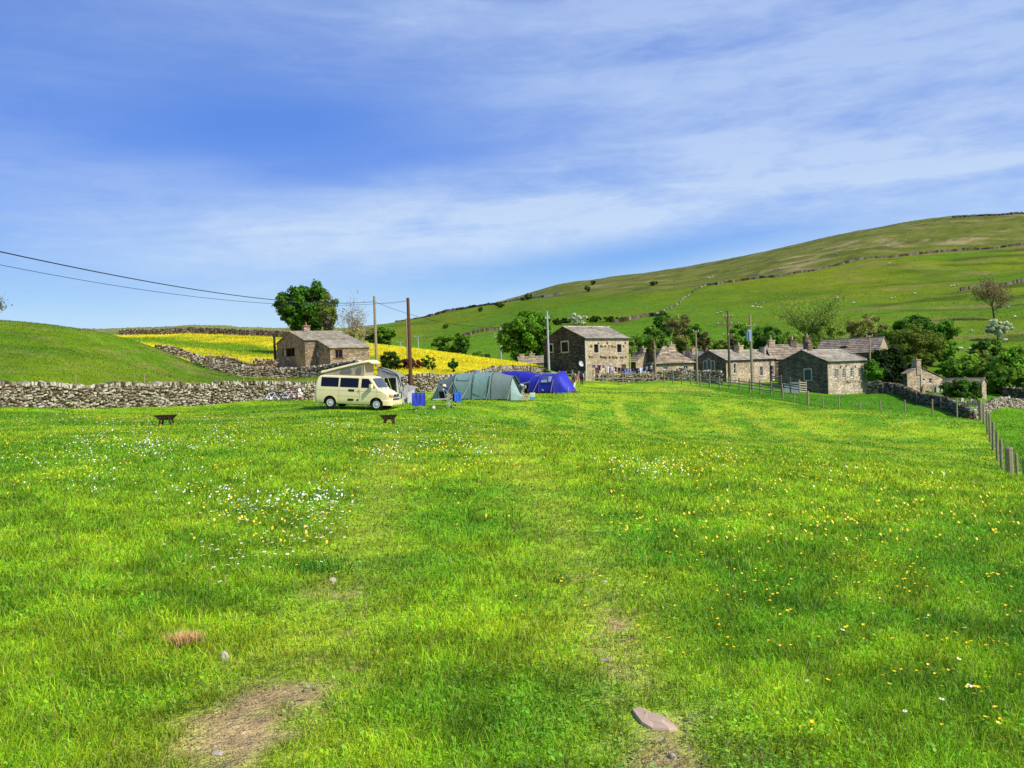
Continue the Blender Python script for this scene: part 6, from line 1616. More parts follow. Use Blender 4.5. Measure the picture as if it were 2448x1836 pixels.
M_SEAM = mat('dark_seam', (.035, .06, .062), .7, .2, .1); M_SEAMB = mat('purple_seam', (.10, .05, .22), .7, .2, .1); M_MUD = mat('black_mud_skirt', (.015, .018, .018), .8, .2, .1)
M_GUY = mat('guy_rope', (.55, .42, .30), .8, .2, .1); M_GUYL = mat('lime_guy_rope', (.45, .60, .12), .7, .2, .1); M_CLEAR = mat('clear_window', (.10, .14, .26), .12, .6, .25, 1.2); M_WHT = mat('white_mark', (.80, .80, .80), .6, .2, .03)

def arch(h, w, n=14, pw=.62):    # tunnel cross section, from near ground edge over to far edge
    out = []
    for k in range(n+1):
        a = PI*k/n; y = -math.cos(a); z = math.sin(a); out.append((math.copysign(abs(y)**.72, y)*w/2, z**pw*h))
    return out

def tunnel(root, stations, mats, names, n=14, sag=.03, seam=None, skirt=True, seam_r=.022, sub=4):
    """stations: (x, height, width, yshift)"""
    for k, ((x0, h0, w0, y0), (x1, h1, w1, y1)) in enumerate(zip(stations[:-1], stations[1:])):
        if mats[k] is None: continue
        m = MB(); rows = []
        for i in range(sub+1):
            t = i/sub; s = 1-sag*math.sin(PI*t); rows.append([(x0+(x1-x0)*t, (y0+(y1-y0)*t)+y*s, z*s) for y, z in arch(h0+(h1-h0)*t, w0+(w1-w0)*t, n)])
        m.grid(rows); m.build(names[k], mats[k], root, smooth=True)
    if seam:
        for (x, h, w, y0) in stations:
            if h < .3: continue
            m = MB(); m.tube([(x, y0+y*1.004, z+.008) for y, z in arch(h, w, n)], seam_r, 5); m.build('pole_sleeve', seam, root)
    if skirt:
        m = MB(); 
        for (x0, h0, w0, y0), (x1, h1, w1, y1) in zip(stations[:-1], stations[1:]):
            m.poly([(x0, y0-w0/2-.02, -.06), (x1, y1-w1/2-.02, -.06), (x1, y1-w1/2+.02, .11), (x0, y0-w0/2+.02, .11)])
        m.build('mud_skirt', M_MUD, root)

def guy(root, a, b, m=M_GUY, r=.012):
    mb = MB(); mb.tube([a, b], r, 4); mb.build('guy_rope', m, root)

def tilted(name, uL, vL, YL, uR, vR, YR, label, cat, group=None):   # local x axis from left ground point to right ground point
    a, b_ = P(uL, vL, YL), P(uR, vR, YR); d = (b_-a); L = d.length; d.normalize(); y = Vector((-d.y, d.x, 0)).normalized(); M = Matrix((d, y, d.cross(y))).transposed()
    return empty(name, a, 0, label, cat, group, rot=M.to_euler()), L, M, a
# big teal tunnel tent
gt, L, Mt, at0 = tilted('tunnel_tent', 1016, 956, 62.5, 1250, 958, 60.5, 'long teal and grey tunnel tent with dark pole sleeves beside the camping table', 'tent')
k_ = L/233.0; X = lambda u: (u-1016)*k_
W_ = 2.7
st = [(X(1018), .04, .5, W_/2), (X(1043), 1.42, 2.1, W_/2), (X(1084), 1.93, W_, W_/2), (X(1129), 2.0, W_, W_/2), (X(1174.5), 2.03, W_, W_/2), (X(1219), 1.72, 2.45, W_/2)]
tunnel(gt, st, [T_PALE, T_GREY, T_TEAL, T_TEAL, T_GREY], ['tail_panel', 'sleeping_panel', 'window_panel', 'middle_panel', 'porch_panel'], seam=M_SEAM, sag=.02)
# open porch: two side flaps running down to a ground point, dark inside
m = MB(); a5 = arch(1.72, 2.45); xr = X(1250)
near = [(st[-1][0], W_/2+y, z) for y, z in a5[:6]]
rows = [[p, Vector(p).lerp(Vector((xr, W_/2-.25, .03)), .5)+Vector((0, -.05, -.06*j)), (xr-.1*j*0, W_/2-.55+.05*j, .03)] for j, p in enumerate(near)]; m.grid(rows); m.build('door_flap', T_PALE, gt)
m = MB(); m.tube([(st[-1][0], W_/2, 1.72), (X(1226), W_/2-.1, 1.45), (X(1250), W_/2, .05)], .03, 5); m.tube([(st[-1][0], W_/2, 1.72), (X(1232), W_/2-.2, 1.15)], .10, 7); m.build('rolled_door', mat('rolled_dark_door', (.03, .06, .055), .7, .2, .2), gt)
m = MB(); m.poly([(st[-1][0]-1.3, W_/2+y, z) for y, z in arch(1.8, 2.4)]); m.build('inside_shade_panel', mat('inside_shade', (.02, .03, .035), .8, .1, .2), gt)  # dark panel stands in for the shade inside the open porch
# window outline, door zips on the near side
def on_side(st_, x, z):          # near-side surface point of tunnel at given x, z
    xs2 = [s[0] for s in st_]; h = float(np.interp(x, xs2, [s[1] for s in st_])); w = float(np.interp(x, xs2, [s[2] for s in st_])); y0 = float(np.interp(x, xs2, [s[3] for s in st_]))
    a = math.asin(min(1, (z/h)**(1/.62))); return Vector((x, y0-math.cos(a)**.72*w/2-.012, z))
def zline(root, st_, pts, m_, r=.018, name='zip'):
    mb = MB(); q = []
    for (xa, za), (xb, zb) in zip(pts[:-1], pts[1:]):
        for t in np.linspace(0, 1, 6): q.append(on_side(st_, xa+(xb-xa)*t, za+(zb-za)*t))
    mb.tube(q, r, 4); mb.build(name, m_, root)
zline(gt, st, [(X(1091), 1.62), (X(1091.5), 1.42), (X(1119), 1.42), (X(1120.5), 1.60)], M_SEAM, .016, 'window_outline')
zline(gt, st, [(X(1132), 1.70), (X(1128.5), .05)], M_SEAM); zline(gt, st, [(X(1168), 1.72), (X(1167), .05)], M_SEAM, .028)
for pts in ([(X(1085), 1.25), (X(1098), .55), (X(1106), .1)], [(X(1086), 1.0), (X(1092), .4)], [(X(1046), 1.2), (X(1080), .85)], [(X(1131), .5), (X(1150), .35)]):
    zline(gt, st, pts, T_GREY, .02, 'crease')
m = MB(); mc = [on_side(st, X(1099)+dx, .13+dz) for dx, dz in ((0, 0), (.05, .05), (.09, .02), (.13, .06), (.17, .01), (.12, -.03), (.06, -.02))]; m.poly([p+Vector((0, -.02, 0)) for p in mc]); m.build('logo', M_WHT, gt)
for x, z, dx in ((X(1082), 1.3, -.35), (X(1127), 1.4, -.45), (X(1173), 1.3, .0), (X(1219), 1.1, .1), (X(1040), .9, -.4)):
    p = on_side(st, x, z); guy(gt, p, (p.x+dx, -1.0, -.02))
# blue tent in front of the dark car
bt, L, Mb, bt0 = tilted('tunnel_tent', 1262, 940, 77, 1363, 938.5, 74.5, 'bright blue tunnel tent with clear side window, nearest the walkers', 'tent')
kb = L/101; XB = lambda u: (u-1262)*kb
stb = [(XB(1264), 1.46, 2.4, 1.25), (XB(1288), 1.66, 2.5, 1.25), (XB(1323), 1.73, 2.5, 1.25)]
tunnel(bt, stb, [T_BLUE, T_BLUE], ['rear_panel', 'side_panel'], seam=M_SEAMB, sag=.03)
m = MB(); rows = []           # porch: high peak sloping to the ground on the right
pk = [(XB(1323), 1.25+y, z) for y, z in arch(1.73, 2.5)]; pk2 = [(XB(1329), 1.25+y*.9, z*1.0) for y, z in arch(1.86, 2.4)]
gr = [(XB(1363)-.45*abs(y)/1.25, 1.25+y*.62, .03) for y, z in arch(1.73, 2.5)]
rows = [pk, pk2]+[[Vector(a).lerp(Vector(b_), t)-Vector((0, 0, .10*math.sin(PI*t))) for a, b_ in zip(pk2, gr)] for t in (.25, .5, .75, 1)]
m.grid(rows); m.build('porch', T_BLUE, bt, smooth=True)
m = MB(); m.tube([(p[0], p[1]*1.0, p[2]+.015) for p in pk2], .03, 5); m.build('pole_sleeve', M_SEAMB, bt)
m = MB(); m.poly([on_side(stb, XB(u), z) for u, z in ((1287.5, .92), (1301, .92), (1318, .92), (1319, 1.47), (1305, 1.48), (1291, 1.44))]); wo = m.build('window', M_CLEAR, bt)
m = MB(); m.poly([on_side(stb, XB(u), z)+Vector((0, -.02, 0)) for u, z in ((1294, .94), (1308, .94), (1308, 1.16), (1294, 1.16))]); m.build('pale_view', mat('pale_reflection', (.42, .45, .62), .3, .4, .1), wo)
m = MB(); m.poly([on_side(stb, XB(u), z)+Vector((0, -.025, 0)) for u, z in ((1312, .98), (1317.5, .98), (1318.5, 1.45), (1309, 1.46))]); m.build('curtain', mat('pale_curtain', (.36, .40, .62), .6, .3, .15), wo)
m = MB(); m.poly([on_side(stb, XB(1296)+dx, .24+dz)+Vector((0, -.03, 0)) for dx, dz in ((0, .09), (.14, .10), (.28, .0), (.2, -.06), (.12, -.02))]); m.build('logo', M_WHT, bt)
zline(bt, stb, [(XB(1276), 1.2), (XB(1270), .1)], M_SEAMB, .014)
for x, z, dx in ((XB(1288), 1.2, -.3), (XB(1322), 1.2, .1)):
    p = on_side(stb, x, z); guy(bt, p, (p.x+dx, -.5, 0), M_GUY, .014)
guy(bt, (XB(1352), .6, .5), (XB(1366), -.6, .0))
m = MB(); m.poly([(XB(1266), 1.25+y, z) for y, z in arch(1.5, 2.3)]); m.build('inside_shade_panel', mat('inside_shade_blue', (.008, .006, .012), .8, .1, .2), bt)  # black panel stands in for the shaded inside of the open end
# second blue tent behind
b2, L, M2_, _ = tilted('tunnel_tent', 1176, 925, 88, 1282, 930, 85, 'darker blue tunnel tent half hidden behind the long teal tent', 'tent')
k2 = L/106; st2 = [(0, .9, 2.4, 1.3), (.9, 1.60, 2.9, 1.3), (38*k2, 1.68, 2.9, 1.3), (66*k2, 1.66, 2.9, 1.3), (96*k2, 1.45, 2.6, 1.3), (106*k2, .9, 2.0, 1.3)]
tunnel(b2, st2, [T_BLUE2]*5, ['rear_panel', 'sleeping_panel', 'middle_panel', 'side_panel', 'front_panel'], seam=M_SEAMB, sag=.02)

# grey drive-away awning beside the van
aw, L, Ma, _ = tilted('awning', 898, 958, 54.6, 984, 961, 54.3, 'grey drive-away awning with an open dark doorway behind the front of the van', 'awning')
ka = L/86.0; XA = lambda u: (u-898)*ka
za = lambda v: (958-v)*ka
def cloth_quad(name, pts, m_, n=6, sag=.05):
    m = MB(); A, B, C, D = [Vector(p) for p in pts]; rows = []
    nn = (B-A).cross(D-A).normalized()
    for i in range(n+1):
        rows.append([A.lerp(B, j/n).lerp(D.lerp(C, j/n), i/n)-nn*sag*math.sin(PI*i/n)*math.sin(PI*j/n)+nn*.015*math.sin(j*2.3+i*1.1) for j in range(n+1)])
    m.grid(rows); m.build(name, m_, aw, smooth=True)
pA = [(XA(901), .1, za(880)), (XA(925), .1, za(886)), (XA(945), .1, za(894)), (XA(952), .1, za(900))]
m = MB(); rows = [[Vector((x, y_, z-.25*(1-math.sin(PI*(.15+.7*t))))) for (x, _, z) in pA for _q in (0,)] for t, y_ in ((0, -.1), (.33, .7), (.66, 1.5), (1, 2.3))]; m.grid(rows); m.build('awning_roof', T_AWN, aw, smooth=True)
m = MB(); m.tube([(x, -.12, z+.02) for x, _, z in pA]+[(XA(957), -.15, za(915)), (XA(962), -.2, za(950))], .035, 5); m.build('awning_pole', M_BLACKP, aw)
cloth_quad('front_wall', [(XA(902), -.1, za(905)), (XA(946), -.12, za(903)), (XA(952), -.12, za(897)), (XA(901), -.1, za(881))], T_AWN)
cloth_quad('doorway', [(XA(914), .25, za(948)), (XA(956), .25, za(955)), (XA(950), .25, za(902)), (XA(916), .25, za(902))], mat('doorway_shade', (.05, .048, .045), .8, .1, .2), 4, 0)  # dark sheet paints the shade seen through the open doorway
cloth_quad('side_flap', [(XA(956), -.35, za(966)), (XA(969), -.1, za(966)), (XA(955), 0, za(898)), (XA(946), -.12, za(900))], T_AWNL)
cloth_quad('rear_porch', [(XA(955), .5, za(964)), (XA(983), .9, za(955)), (XA(980), 1.4, za(922)), (XA(956), 1.1, za(920))], T_AWN)
cloth_quad('porch_skirt', [(XA(972), .2, za(966)), (XA(984), .4, za(958)), (XA(983), .7, za(930)), (XA(972), .3, za(936))], T_AWNL)
cloth_quad('brace_strap', [(XA(954), -.4, za(922)), (XA(957), -.4, za(918)), (XA(976), -.6, za(944)), (XA(972), -.6, za(947))], T_AWNL, 3, 0)
for a, b_ in (((XA(919), -.3, za(905)), (XA(948), -1.6, za(972))), ((XA(928), -.3, za(902)), (XA(968), -1.7, za(970))), ((XA(950), -.3, za(930)), (XA(985), -1.5, za(966))), ((XA(957), -.3, za(940)), (XA(974), -1.9, za(975)))):
    guy(aw, a, b_, M_GUYL, .016)

# ------------------------------------------------------------------ camping furniture
M_ALU = mat('aluminium', (.60, .60, .58), .35, .5, .06, metal=.5); M_NAVY = mat('navy_canvas', (.012, .02, .06), .85, .1, .15)
M_TOWEL = cloth('blue_towel', (.035, .06, .50), .1, .1, .3, 6.0); M_TOWEL2 = cloth('bright_blue_towel', (.02, .13, .66), .1, .1, .3, 6.0); M_TOPG = mat('grey_table_top', (.34, .36, .38), .5, .3, .08)
def chair(label, loc, rz, fabric, frame=M_ALU):
    root = empty('camping_chair', loc, rz, label, 'camping chair', 'folding camping chairs')
    for s in (-1, 1):
        m = MB(); m.tube([(s*.26, -.24, 0), (s*.27, .22, .44)], .013, 6); m.build('leg', frame, root)
        m = MB(); m.tube([(s*.26, .26, 0), (s*.27, -.22, .44), (s*.28, -.34, .92)], .013, 6); m.build('leg', frame, root)
        m = MB(); m.tube([(s*.28, -.26, .62), (s*.29, .24, .62), (s*.27, .24, .40)], .016, 6); m.build('armrest', M_BLACKP, root)
    m = MB(); m.grid([[(-.26+.52*i/6, -.22+.46*j/5, .44-.05*math.sin(PI*i/6)+.0*j) for i in range(7)] for j in range(6)]); m.build('seat', fabric, root)
    m = MB(); m.grid([[(-.28+.56*i/6, -.22-.12*j/6-.04*math.sin(PI*i/6), .44+.48*j/6) for i in range(7)] for j in range(7)]); m.build('backrest', fabric, root)
    return root
def drape(label, loc, rz, m_, w=.62, hb=.62, hf=.25, name='towel', cat='towel'):
    m = MB(); rows = []
    for j in range(15):
        t = j/14
        for_ = []
        for i in range(11):
            x = -w/2+w*i/10; f = .02*math.sin(i*1.9)+.012*math.sin(i*3.1+j*.3)
            if t < .62: y, z = -.40-f*(1+t)-.03*(1-t/.62), .94-hb*(1-t/.62)+.03*math.sin(i*1.3)*(1-t/.62)
            else: q = (t-.62)/.38; y, z = -.33+.10*q+f*.5, .96-hf*q
            for_.append((x*(1+.10*(1-t)), y, z))
        rows.append(for_)
    m.grid(rows); o = m.build(name, m_, smooth=True); o.location = loc; o.rotation_euler = (0, 0, rz); return tag(o, label, cat)
c1 = GP(1001, 978); chair('folding camping chair seen from behind, covered by a royal blue towel', c1, R(8), M_NAVY); drape('royal blue towel hung over the chair nearest the van', c1, R(8), M_TOWEL, .72, .74)
c2 = GP(1089.5, 976); chair('folding camping chair right of the table, bright blue towel over its back', c2, R(25), M_NAVY); drape('bright blue towel hung over the chair right of the camping table', c2, R(25), M_TOWEL2, .42, .52)
c3 = GP(1067, 972.5); chair('dark folding camping chair in which the person in the sun hat sits', c3, R(-48), M_NAVY)
# seated person
Jsit = dict(pelvis=(0, -.12, .52), waist=(0, -.17, .66), chest=(0, -.20, .90), neck=(0, -.17, 1.06), head0=(0, -.14, 1.12), shl=(.19, -.19, .98), ell=(.27, -.02, .76), wrl=(.17, .20, .70), shr=(-.19, -.19, .98), elr=(-.27, -.02, .76), wrr=(-.15, .20, .70),
            hipl=(.10, -.05, .50), knl=(.13, .38, .56), anl=(.12, .48, .10), tol=(.12, .64, .04), hipr=(-.10, -.05, .50), knr=(-.12, .40, .62), anr=(-.02, .62, .30), tor=(.0, .76, .24), face=(0, 1, -.35))
_, hc, Mq, J_ = person('person in teal shirt, pale shorts and white sun hat sitting in a camping chair', c3, R(-48), Jsit, M_TEAL, mat('stone_shorts', (.34, .29, .22), .85, .1, .1), M_HAIRB, shorts=True)
hr_ = empty('sun_hat', c3+Matrix.Rotation(R(-48), 3, 'Z') @ hc, R(-48), 'white wide-brimmed sun hat on the seated person', 'hat')
m = MB(); m.lathe([(.02, .155), (.07, .15), (.10, .10), (.108, .035), (.16, .02), (.175, .005), (.16, .012), (.105, .028), (.02, .14)], (0, -.01, .0), 18, Matrix.Rotation(-.25, 3, 'X')); m.build('brim', mat('white_cotton', (.80, .72, .60), .9, .1, .05), hr_, smooth=True)
m = MB(); m.grid([[(-.14+.28*i/4, .02*math.sin(i), .16*j) for i in range(5)] for j in range(3)]); 
# table
tb = GP(1055, 977); tr_ = empty('camping_table', tb, R(12), 'small grey-topped folding camping table with thin metal legs', 'table')
m = MB(); m.box((0, 0, .555), (.95, .62, .03)); m.build('tabletop', M_TOPG, tr_); m = MB()
for (a, b_, c_) in (((0, -.315, .555), (.97, .02, .045), 0), ((0, .315, .555), (.97, .02, .045), 0), ((-.48, 0, .555), (.02, .61, .045), 0), ((.48, 0, .555), (.02, .61, .045), 0)): m.box(a, b_)
m.build('edge_trim', M_ALU, tr_)
for sx in (-1, 1):
    for sy in (-1, 1):
        m = MB(); m.tube([(sx*.44, sy*.27, .54), (sx*.45, sy*.28, -.02)], .012, 6); m.build('leg', M_ALU, tr_)
m = MB(); m.ball((0, 0, 0), .11, 18, 12); o = m.build('ball', mat('pale_yellow_rubber', (.80, .74, .50), .5, .3, .05), smooth=True); o.location = GP(1036.5, 979)+Vector((0, 0, .09)); tag(o, 'pale yellow ball on the grass in front of the camping table', 'ball')
# white folding chair by the blue tent
wc = GP(1367, 938); root = empty('deck_chair', wc, R(62), 'white reclining folding chair on the grass right of the blue tent', 'chair')
m = MB(); m.grid([[(-.24+.48*i/4, -.25-.16*j/5, .42+.62*j/5) for i in range(5)] for j in range(6)]); m.build('backrest', mat('white_canvas', (.75, .72, .64), .8, .1, .06), root)
m = MB(); m.grid([[(-.24+.48*i/4, -.25+.55*j/5, .42-.02*j/5) for i in range(5)] for j in range(6)]); m.build('seat', mat('white_canvas_seat', (.72, .69, .60), .8, .1, .06), root)
for s in (-1, 1):
    m = MB(); m.tube([(s*.26, -.42, 1.05), (s*.26, -.24, .42), (s*.26, .2, 0)], .016, 6); m.build('leg', M_ALU, root)
    m = MB(); m.tube([(s*.26, -.34, 0), (s*.26, .28, .42)], .016, 6); m.build('leg', M_ALU, root)
    m = MB(); m.tube([(s*.28, -.3, .66), (s*.28, .28, .64), (s*.27, .28, .42)], .02, 6); m.build('armrest', M_WHT, root)
m = MB(); rr = random.Random(3)
q = GP(1376, 938.5)
for k in range(5): m.ball((rr.uniform(-.2, .2), rr.uniform(-.15, .15), .09+.05*(k % 2)), (.13, .11, .09), 8, 6)
tag(m.build('blanket', mat('brown_blanket', (.26, .10, .06), .9, .1, .3), loc=q), 'crumpled reddish-brown blanket beside the white folding chair', 'blanket')

# boxes outside the porch
def crate(label, u, v, Y, w, h, d, col, band=None, lid=None, rz=.1):
    root = empty('storage_box', P(u, v, Y), rz, label, 'box'); m = MB(); t = .03
    m.hexa([(-w/2*.92, -d/2*.92, 0), (w/2*.92, -d/2*.92, 0), (w/2*.92, d/2*.92, 0), (-w/2*.92, d/2*.92, 0), (-w/2, -d/2, h), (w/2, -d/2, h), (w/2, d/2, h), (-w/2, d/2, h)]); m.build('body', mat('box_plastic', col, .6, .3, .06), root)
    if band: m = MB(); m.box((0, 0, h*.22), (w*.98, d*.98, h*.42)); m.build('base', mat('box_base', band, .6, .3, .06), root)
    m = MB(); m.box((0, 0, h+.02), (w*1.04, d*1.04, .05)); m.build('lid', mat('box_lid', lid or col, .6, .3, .06), root); 
    m = MB(); m.tube([(-w*.3, -d/2-.02, h*.75), (-w*.3, -d/2-.06, h*.8), (w*.3, -d/2-.06, h*.8), (w*.3, -d/2-.02, h*.75)], .012, 5); m.build('handle', M_BLACKP, root)
crate('cream coloured box on the grass outside the teal tent porch', 1259, 955, 60.5, .42, .26, .32, (.58, .48, .36), rz=-.2)
crate('white cool box with a turquoise base beside the cream box', 1273, 954.5, 61.5, .36, .42, .34, (.75, .73, .68), (.05, .33, .42))
m = MB(); m.box((0, 0, .12), (.30, .3, .24)); m.tube([(-.1, 0, .24), (0, 0, .36), (.1, 0, .24)], .012, 5); tag(m.build('bag', mat('beige_bag', (.48, .36, .26), .8, .1, .15), loc=P(1251, 956.5, 60.2)), 'small beige bag lying at the foot of the teal tent doorway', 'bag')
# bending person by the car
Jb = dict(pelvis=(0, -.10, .90), waist=(0, .02, 1.0), chest=(0, .24, 1.06), neck=(0, .38, 1.05), head0=(0, .44, 1.03), shl=(.17, .28, 1.02), ell=(.20, .36, .78), wrl=(.15, .50, .56), shr=(-.17, .28, 1.02), elr=(-.20, .36, .78), wrr=(-.15, .50, .56),
          hipl=(.09, -.10, .86), knl=(.11, .02, .48), anl=(.11, -.06, .09), tol=(.11, .11, .035), hipr=(-.09, -.10, .86), knr=(-.11, .06, .48), anr=(-.11, .0, .09), tor=(-.11, .17, .035), face=(0, .6, -.8))
person('auburn-haired person in a pale blue top bending over by the open car', P(1250, 952, 66), R(70), Jb, mat('pale_blue_top', (.42, .52, .70), .85, .1, .1), mat('grey_trousers', (.35, .33, .32), .85, .1, .1), M_HAIRR)

# dark estate car mostly hidden between the tents
car = empty('parked_car', P(1237, 944, 79), 0, 'dark grey estate car with silver roof rails parked between the teal and blue tents', 'car'); car.rotation_euler = (0, 0, R(9)); car.scale = (1.12, 1.1, 1.2)
CX = ([0, .06, .25, .7, 1.5, 2.6, 3.2, 3.45, 3.75, 4.3, 4.55, 4.62], [.55, .85, .98, 1.05, 1.45, 1.52, 1.50, 1.48, 1.38, 1.02, .75, .5])
CX = ([0, .08, .35, 1.05, 1.75, 2.6, 3.4, 3.9, 4.25, 4.45, 4.55], [.52, .70, .86, .98, 1.46, 1.53, 1.52, 1.46, 1.10, .92, .6])
M_CARP = mat('dark_car_paint', (.035, .037, .045), .25, .5, .05, 2.0, coat=.5)
m = MB(); rows = []
for x in np.linspace(0, 4.55, 60):
    zt = float(np.interp(x, *CX)); zb = .22
    for wx in (.85, 3.6):
        if abs(x-wx) < .37: zb = max(zb, .30+math.sqrt(.37**2-(x-wx)**2))
    pl = float(np.interp(x, [0, .3, 4.2, 4.55], [.82, 1, 1, .85])); half = []
    for t in (0, .1, .3, .55, .8, .95, 1):
        z = zb+(zt-.03-zb)*t; half.append((pl*float(np.interp(z, [.2, .5, .92, 1.5], [.80, .88, .87, .62])), z))
    half += [(half[-1][0]*.85, zt), (0, zt+.02)]; rows.append([(x, -y, z) for y, z in half]+[(x, y, z) for y, z in half[-2::-1]])
i_ = m.grid(rows); m.face(i_[0]); m.face(i_[-1][::-1]); m.build('body', M_CARP, car, smooth=True)
for s in (-1, 1):
    yf = lambda z: s*(float(np.interp(z, [.2, .5, .92, 1.5], [.80, .88, .87, .62]))+.012)
    for xa, xb, xa2, xb2 in ((1.30, 2.28, 1.78, 2.28), (2.36, 3.2, 2.36, 3.15), (3.28, 3.98, 3.23, 3.78)):
        m = MB(); m.poly([(xa, yf(.97), .97), (xb, yf(.97), .97), (xb2, yf(1.40), 1.40), (xa2, yf(1.40), 1.40)]); m.build('window', M_TINT, car)
    m = MB(); m.tube([(1.9, s*.55, 1.55), (2.0, s*.55, 1.60), (3.7, s*.55, 1.58), (3.8, s*.55, 1.52)], .02, 6); m.build('roof_rail', M_ALU, car)
    for wx in (.85, 3.6):
        w = MB(); w.lathe([(.17, -.09), (.27, -.09), (.31, -.05), (.31, .05), (.27, .09), (.17, .09)], (wx, s*.76, .31), 20, Matrix.Rotation(PI/2, 3, 'X')); wo = w.build('wheel', M_RUB, car)
        w = MB(); w.lathe([(.03, .06), (.10, .08), (.17, .07), (.18, .04)], (wx, s*.79, .31), 16, Matrix.Rotation(PI/2 if s < 0 else -PI/2, 3, 'X')); w.build('rim', M_HUB, wo)
    m = MB(); m.box((.12, s*.62, .72), (.16, .28, .12), s*.3); m.build('headlight', M_HUB, car)
    m = MB(); m.box((4.5, s*.66, .85), (.1, .12, .28)); m.build('tail_light', mat('red_lens', (.35, .01, .01), .3, .5, .05), car)
m = MB(); m.grid([[(1.09+.64*j/5, -.62+1.24*i/6+(.0), .995+.44*j/5+.015) for i in range(7)] for j in range(6)]); m.build('windscreen', M_WS, car)

# ------------------------------------------------------------------ bicycles against the wall
def bike(label, u, v, Y, col, rz, s=.9):
    root = empty('bicycle', P(u, v, Y), rz, label, 'bicycle', 'bicycles leaning against the field wall', rot=(R(-12), 0, rz)); fm = mat('bike_paint', col, .4, .5, .05); r = .33*s; wb = 1.0*s
    for x in (0, wb):
        m = MB(); n = 24
        m.tube([(x+r*math.cos(2*PI*k/n), 0, r+r*math.sin(2*PI*k/n)) for k in range(n+1)], .022, 6, cap=False); w = m.build('wheel', M_RUB, root)
        m = MB()
        for k in range(8): m.tube([(x, 0, r), (x+r*.95*math.cos(PI*k/4+.2), 0, r+r*.95*math.sin(PI*k/4+.2))], .003, 3)
        m.tube([(x, -.05, r), (x, .05, r)], .02, 6); m.build('spokes', M_ALU, w)
    bb, st_, hd, hd2 = (wb*.44, 0, r*.85), (wb*.30, 0, r+.48*s), (wb*.80, 0, r+.50*s), (wb*.83, 0, r+.36*s); m = MB()
    for a, b_ in (((0, 0, r), bb), ((0, 0, r), (wb*.31, 0, r+.42*s)), (bb, st_), (bb, hd2), ((wb*.31, 0, r+.42*s), hd), (hd, hd2), (hd2, (wb, 0, r))): m.tube([a, b_], .022, 6)
    m.build('frame', fm, root); m = MB(); m.hexa([(wb*.20, -.03, r+.53*s), (wb*.42, -.015, r+.53*s), (wb*.42, .015, r+.53*s), (wb*.20, .03, r+.53*s), (wb*.18, -.07, r+.58*s), (wb*.43, -.02, r+.57*s), (wb*.43, .02, r+.57*s), (wb*.18, .07, r+.58*s)]); m.tube([st_, (wb*.29, 0, r+.54*s)], .014, 6); m.build('saddle', M_BLACKP, root)
    m = MB(); m.tube([hd, (wb*.78, 0, r+.62*s)], .014, 6); m.tube([(wb*.74, -.26, r+.64*s), (wb*.79, -.1, r+.62*s), (wb*.79, .1, r+.62*s), (wb*.74, .26, r+.64*s)], .013, 6); m.build('handlebar', M_BLACKP, root)
    m = MB(); m.lathe([(.02, -.006), (.09, -.006), (.09, .006), (.02, .006)], (bb[0], -.05, bb[2]), 14, Matrix.Rotation(PI/2, 3, 'X')); m.tube([(bb[0], -.06, bb[2]), (bb[0]+.12, -.08, bb[2]-.1), (bb[0]+.12, -.16, bb[2]-.1)], .012, 5); m.build('crank', M_ALU, root)
bike('white and blue bicycle leaning on the wall, leftmost of the bikes', 636, 961, 64.2, (.62, .66, .85), R(28), .85)
bike('small dark green bicycle leaning on the wall beside the white and blue one', 655, 961, 65, (.03, .08, .07), R(20), .8)
bike('pale lilac bicycle leaning on the wall left of the red one', 676, 958, 66, (.55, .55, .70), R(28))
bike('red bicycle leaning on the wall, second from the van', 690, 957.5, 66.6, (.30, .03, .05), R(30), 1.0)
root = empty('child_seat', P(717, 957, 67.5), R(25), 'white child seat with red straps propped against the wall nearest the van', 'child seat'); m = MB()
m.hexa([(-.18, -.1, .28), (.18, -.1, .28), (.18, .1, .28), (-.18, .1, .28), (-.24, -.12, .62), (.24, -.12, .62), (.22, .1, .62), (-.22, .1, .62)]); m.hexa([(-.15, -.02, .6), (.15, -.02, .6), (.15, .1, .6), (-.15, .1, .6), (-.09, .02, .92), (.09, .02, .92), (.09, .1, .92), (-.09, .1, .92)]); m.build('shell', M_WHT, root)
m = MB(); m.box((0, -.02, .14), (.16, .14, .30)); m.build('strap', mat('red_webbing', (.26, .03, .03), .8, .1, .1), root)

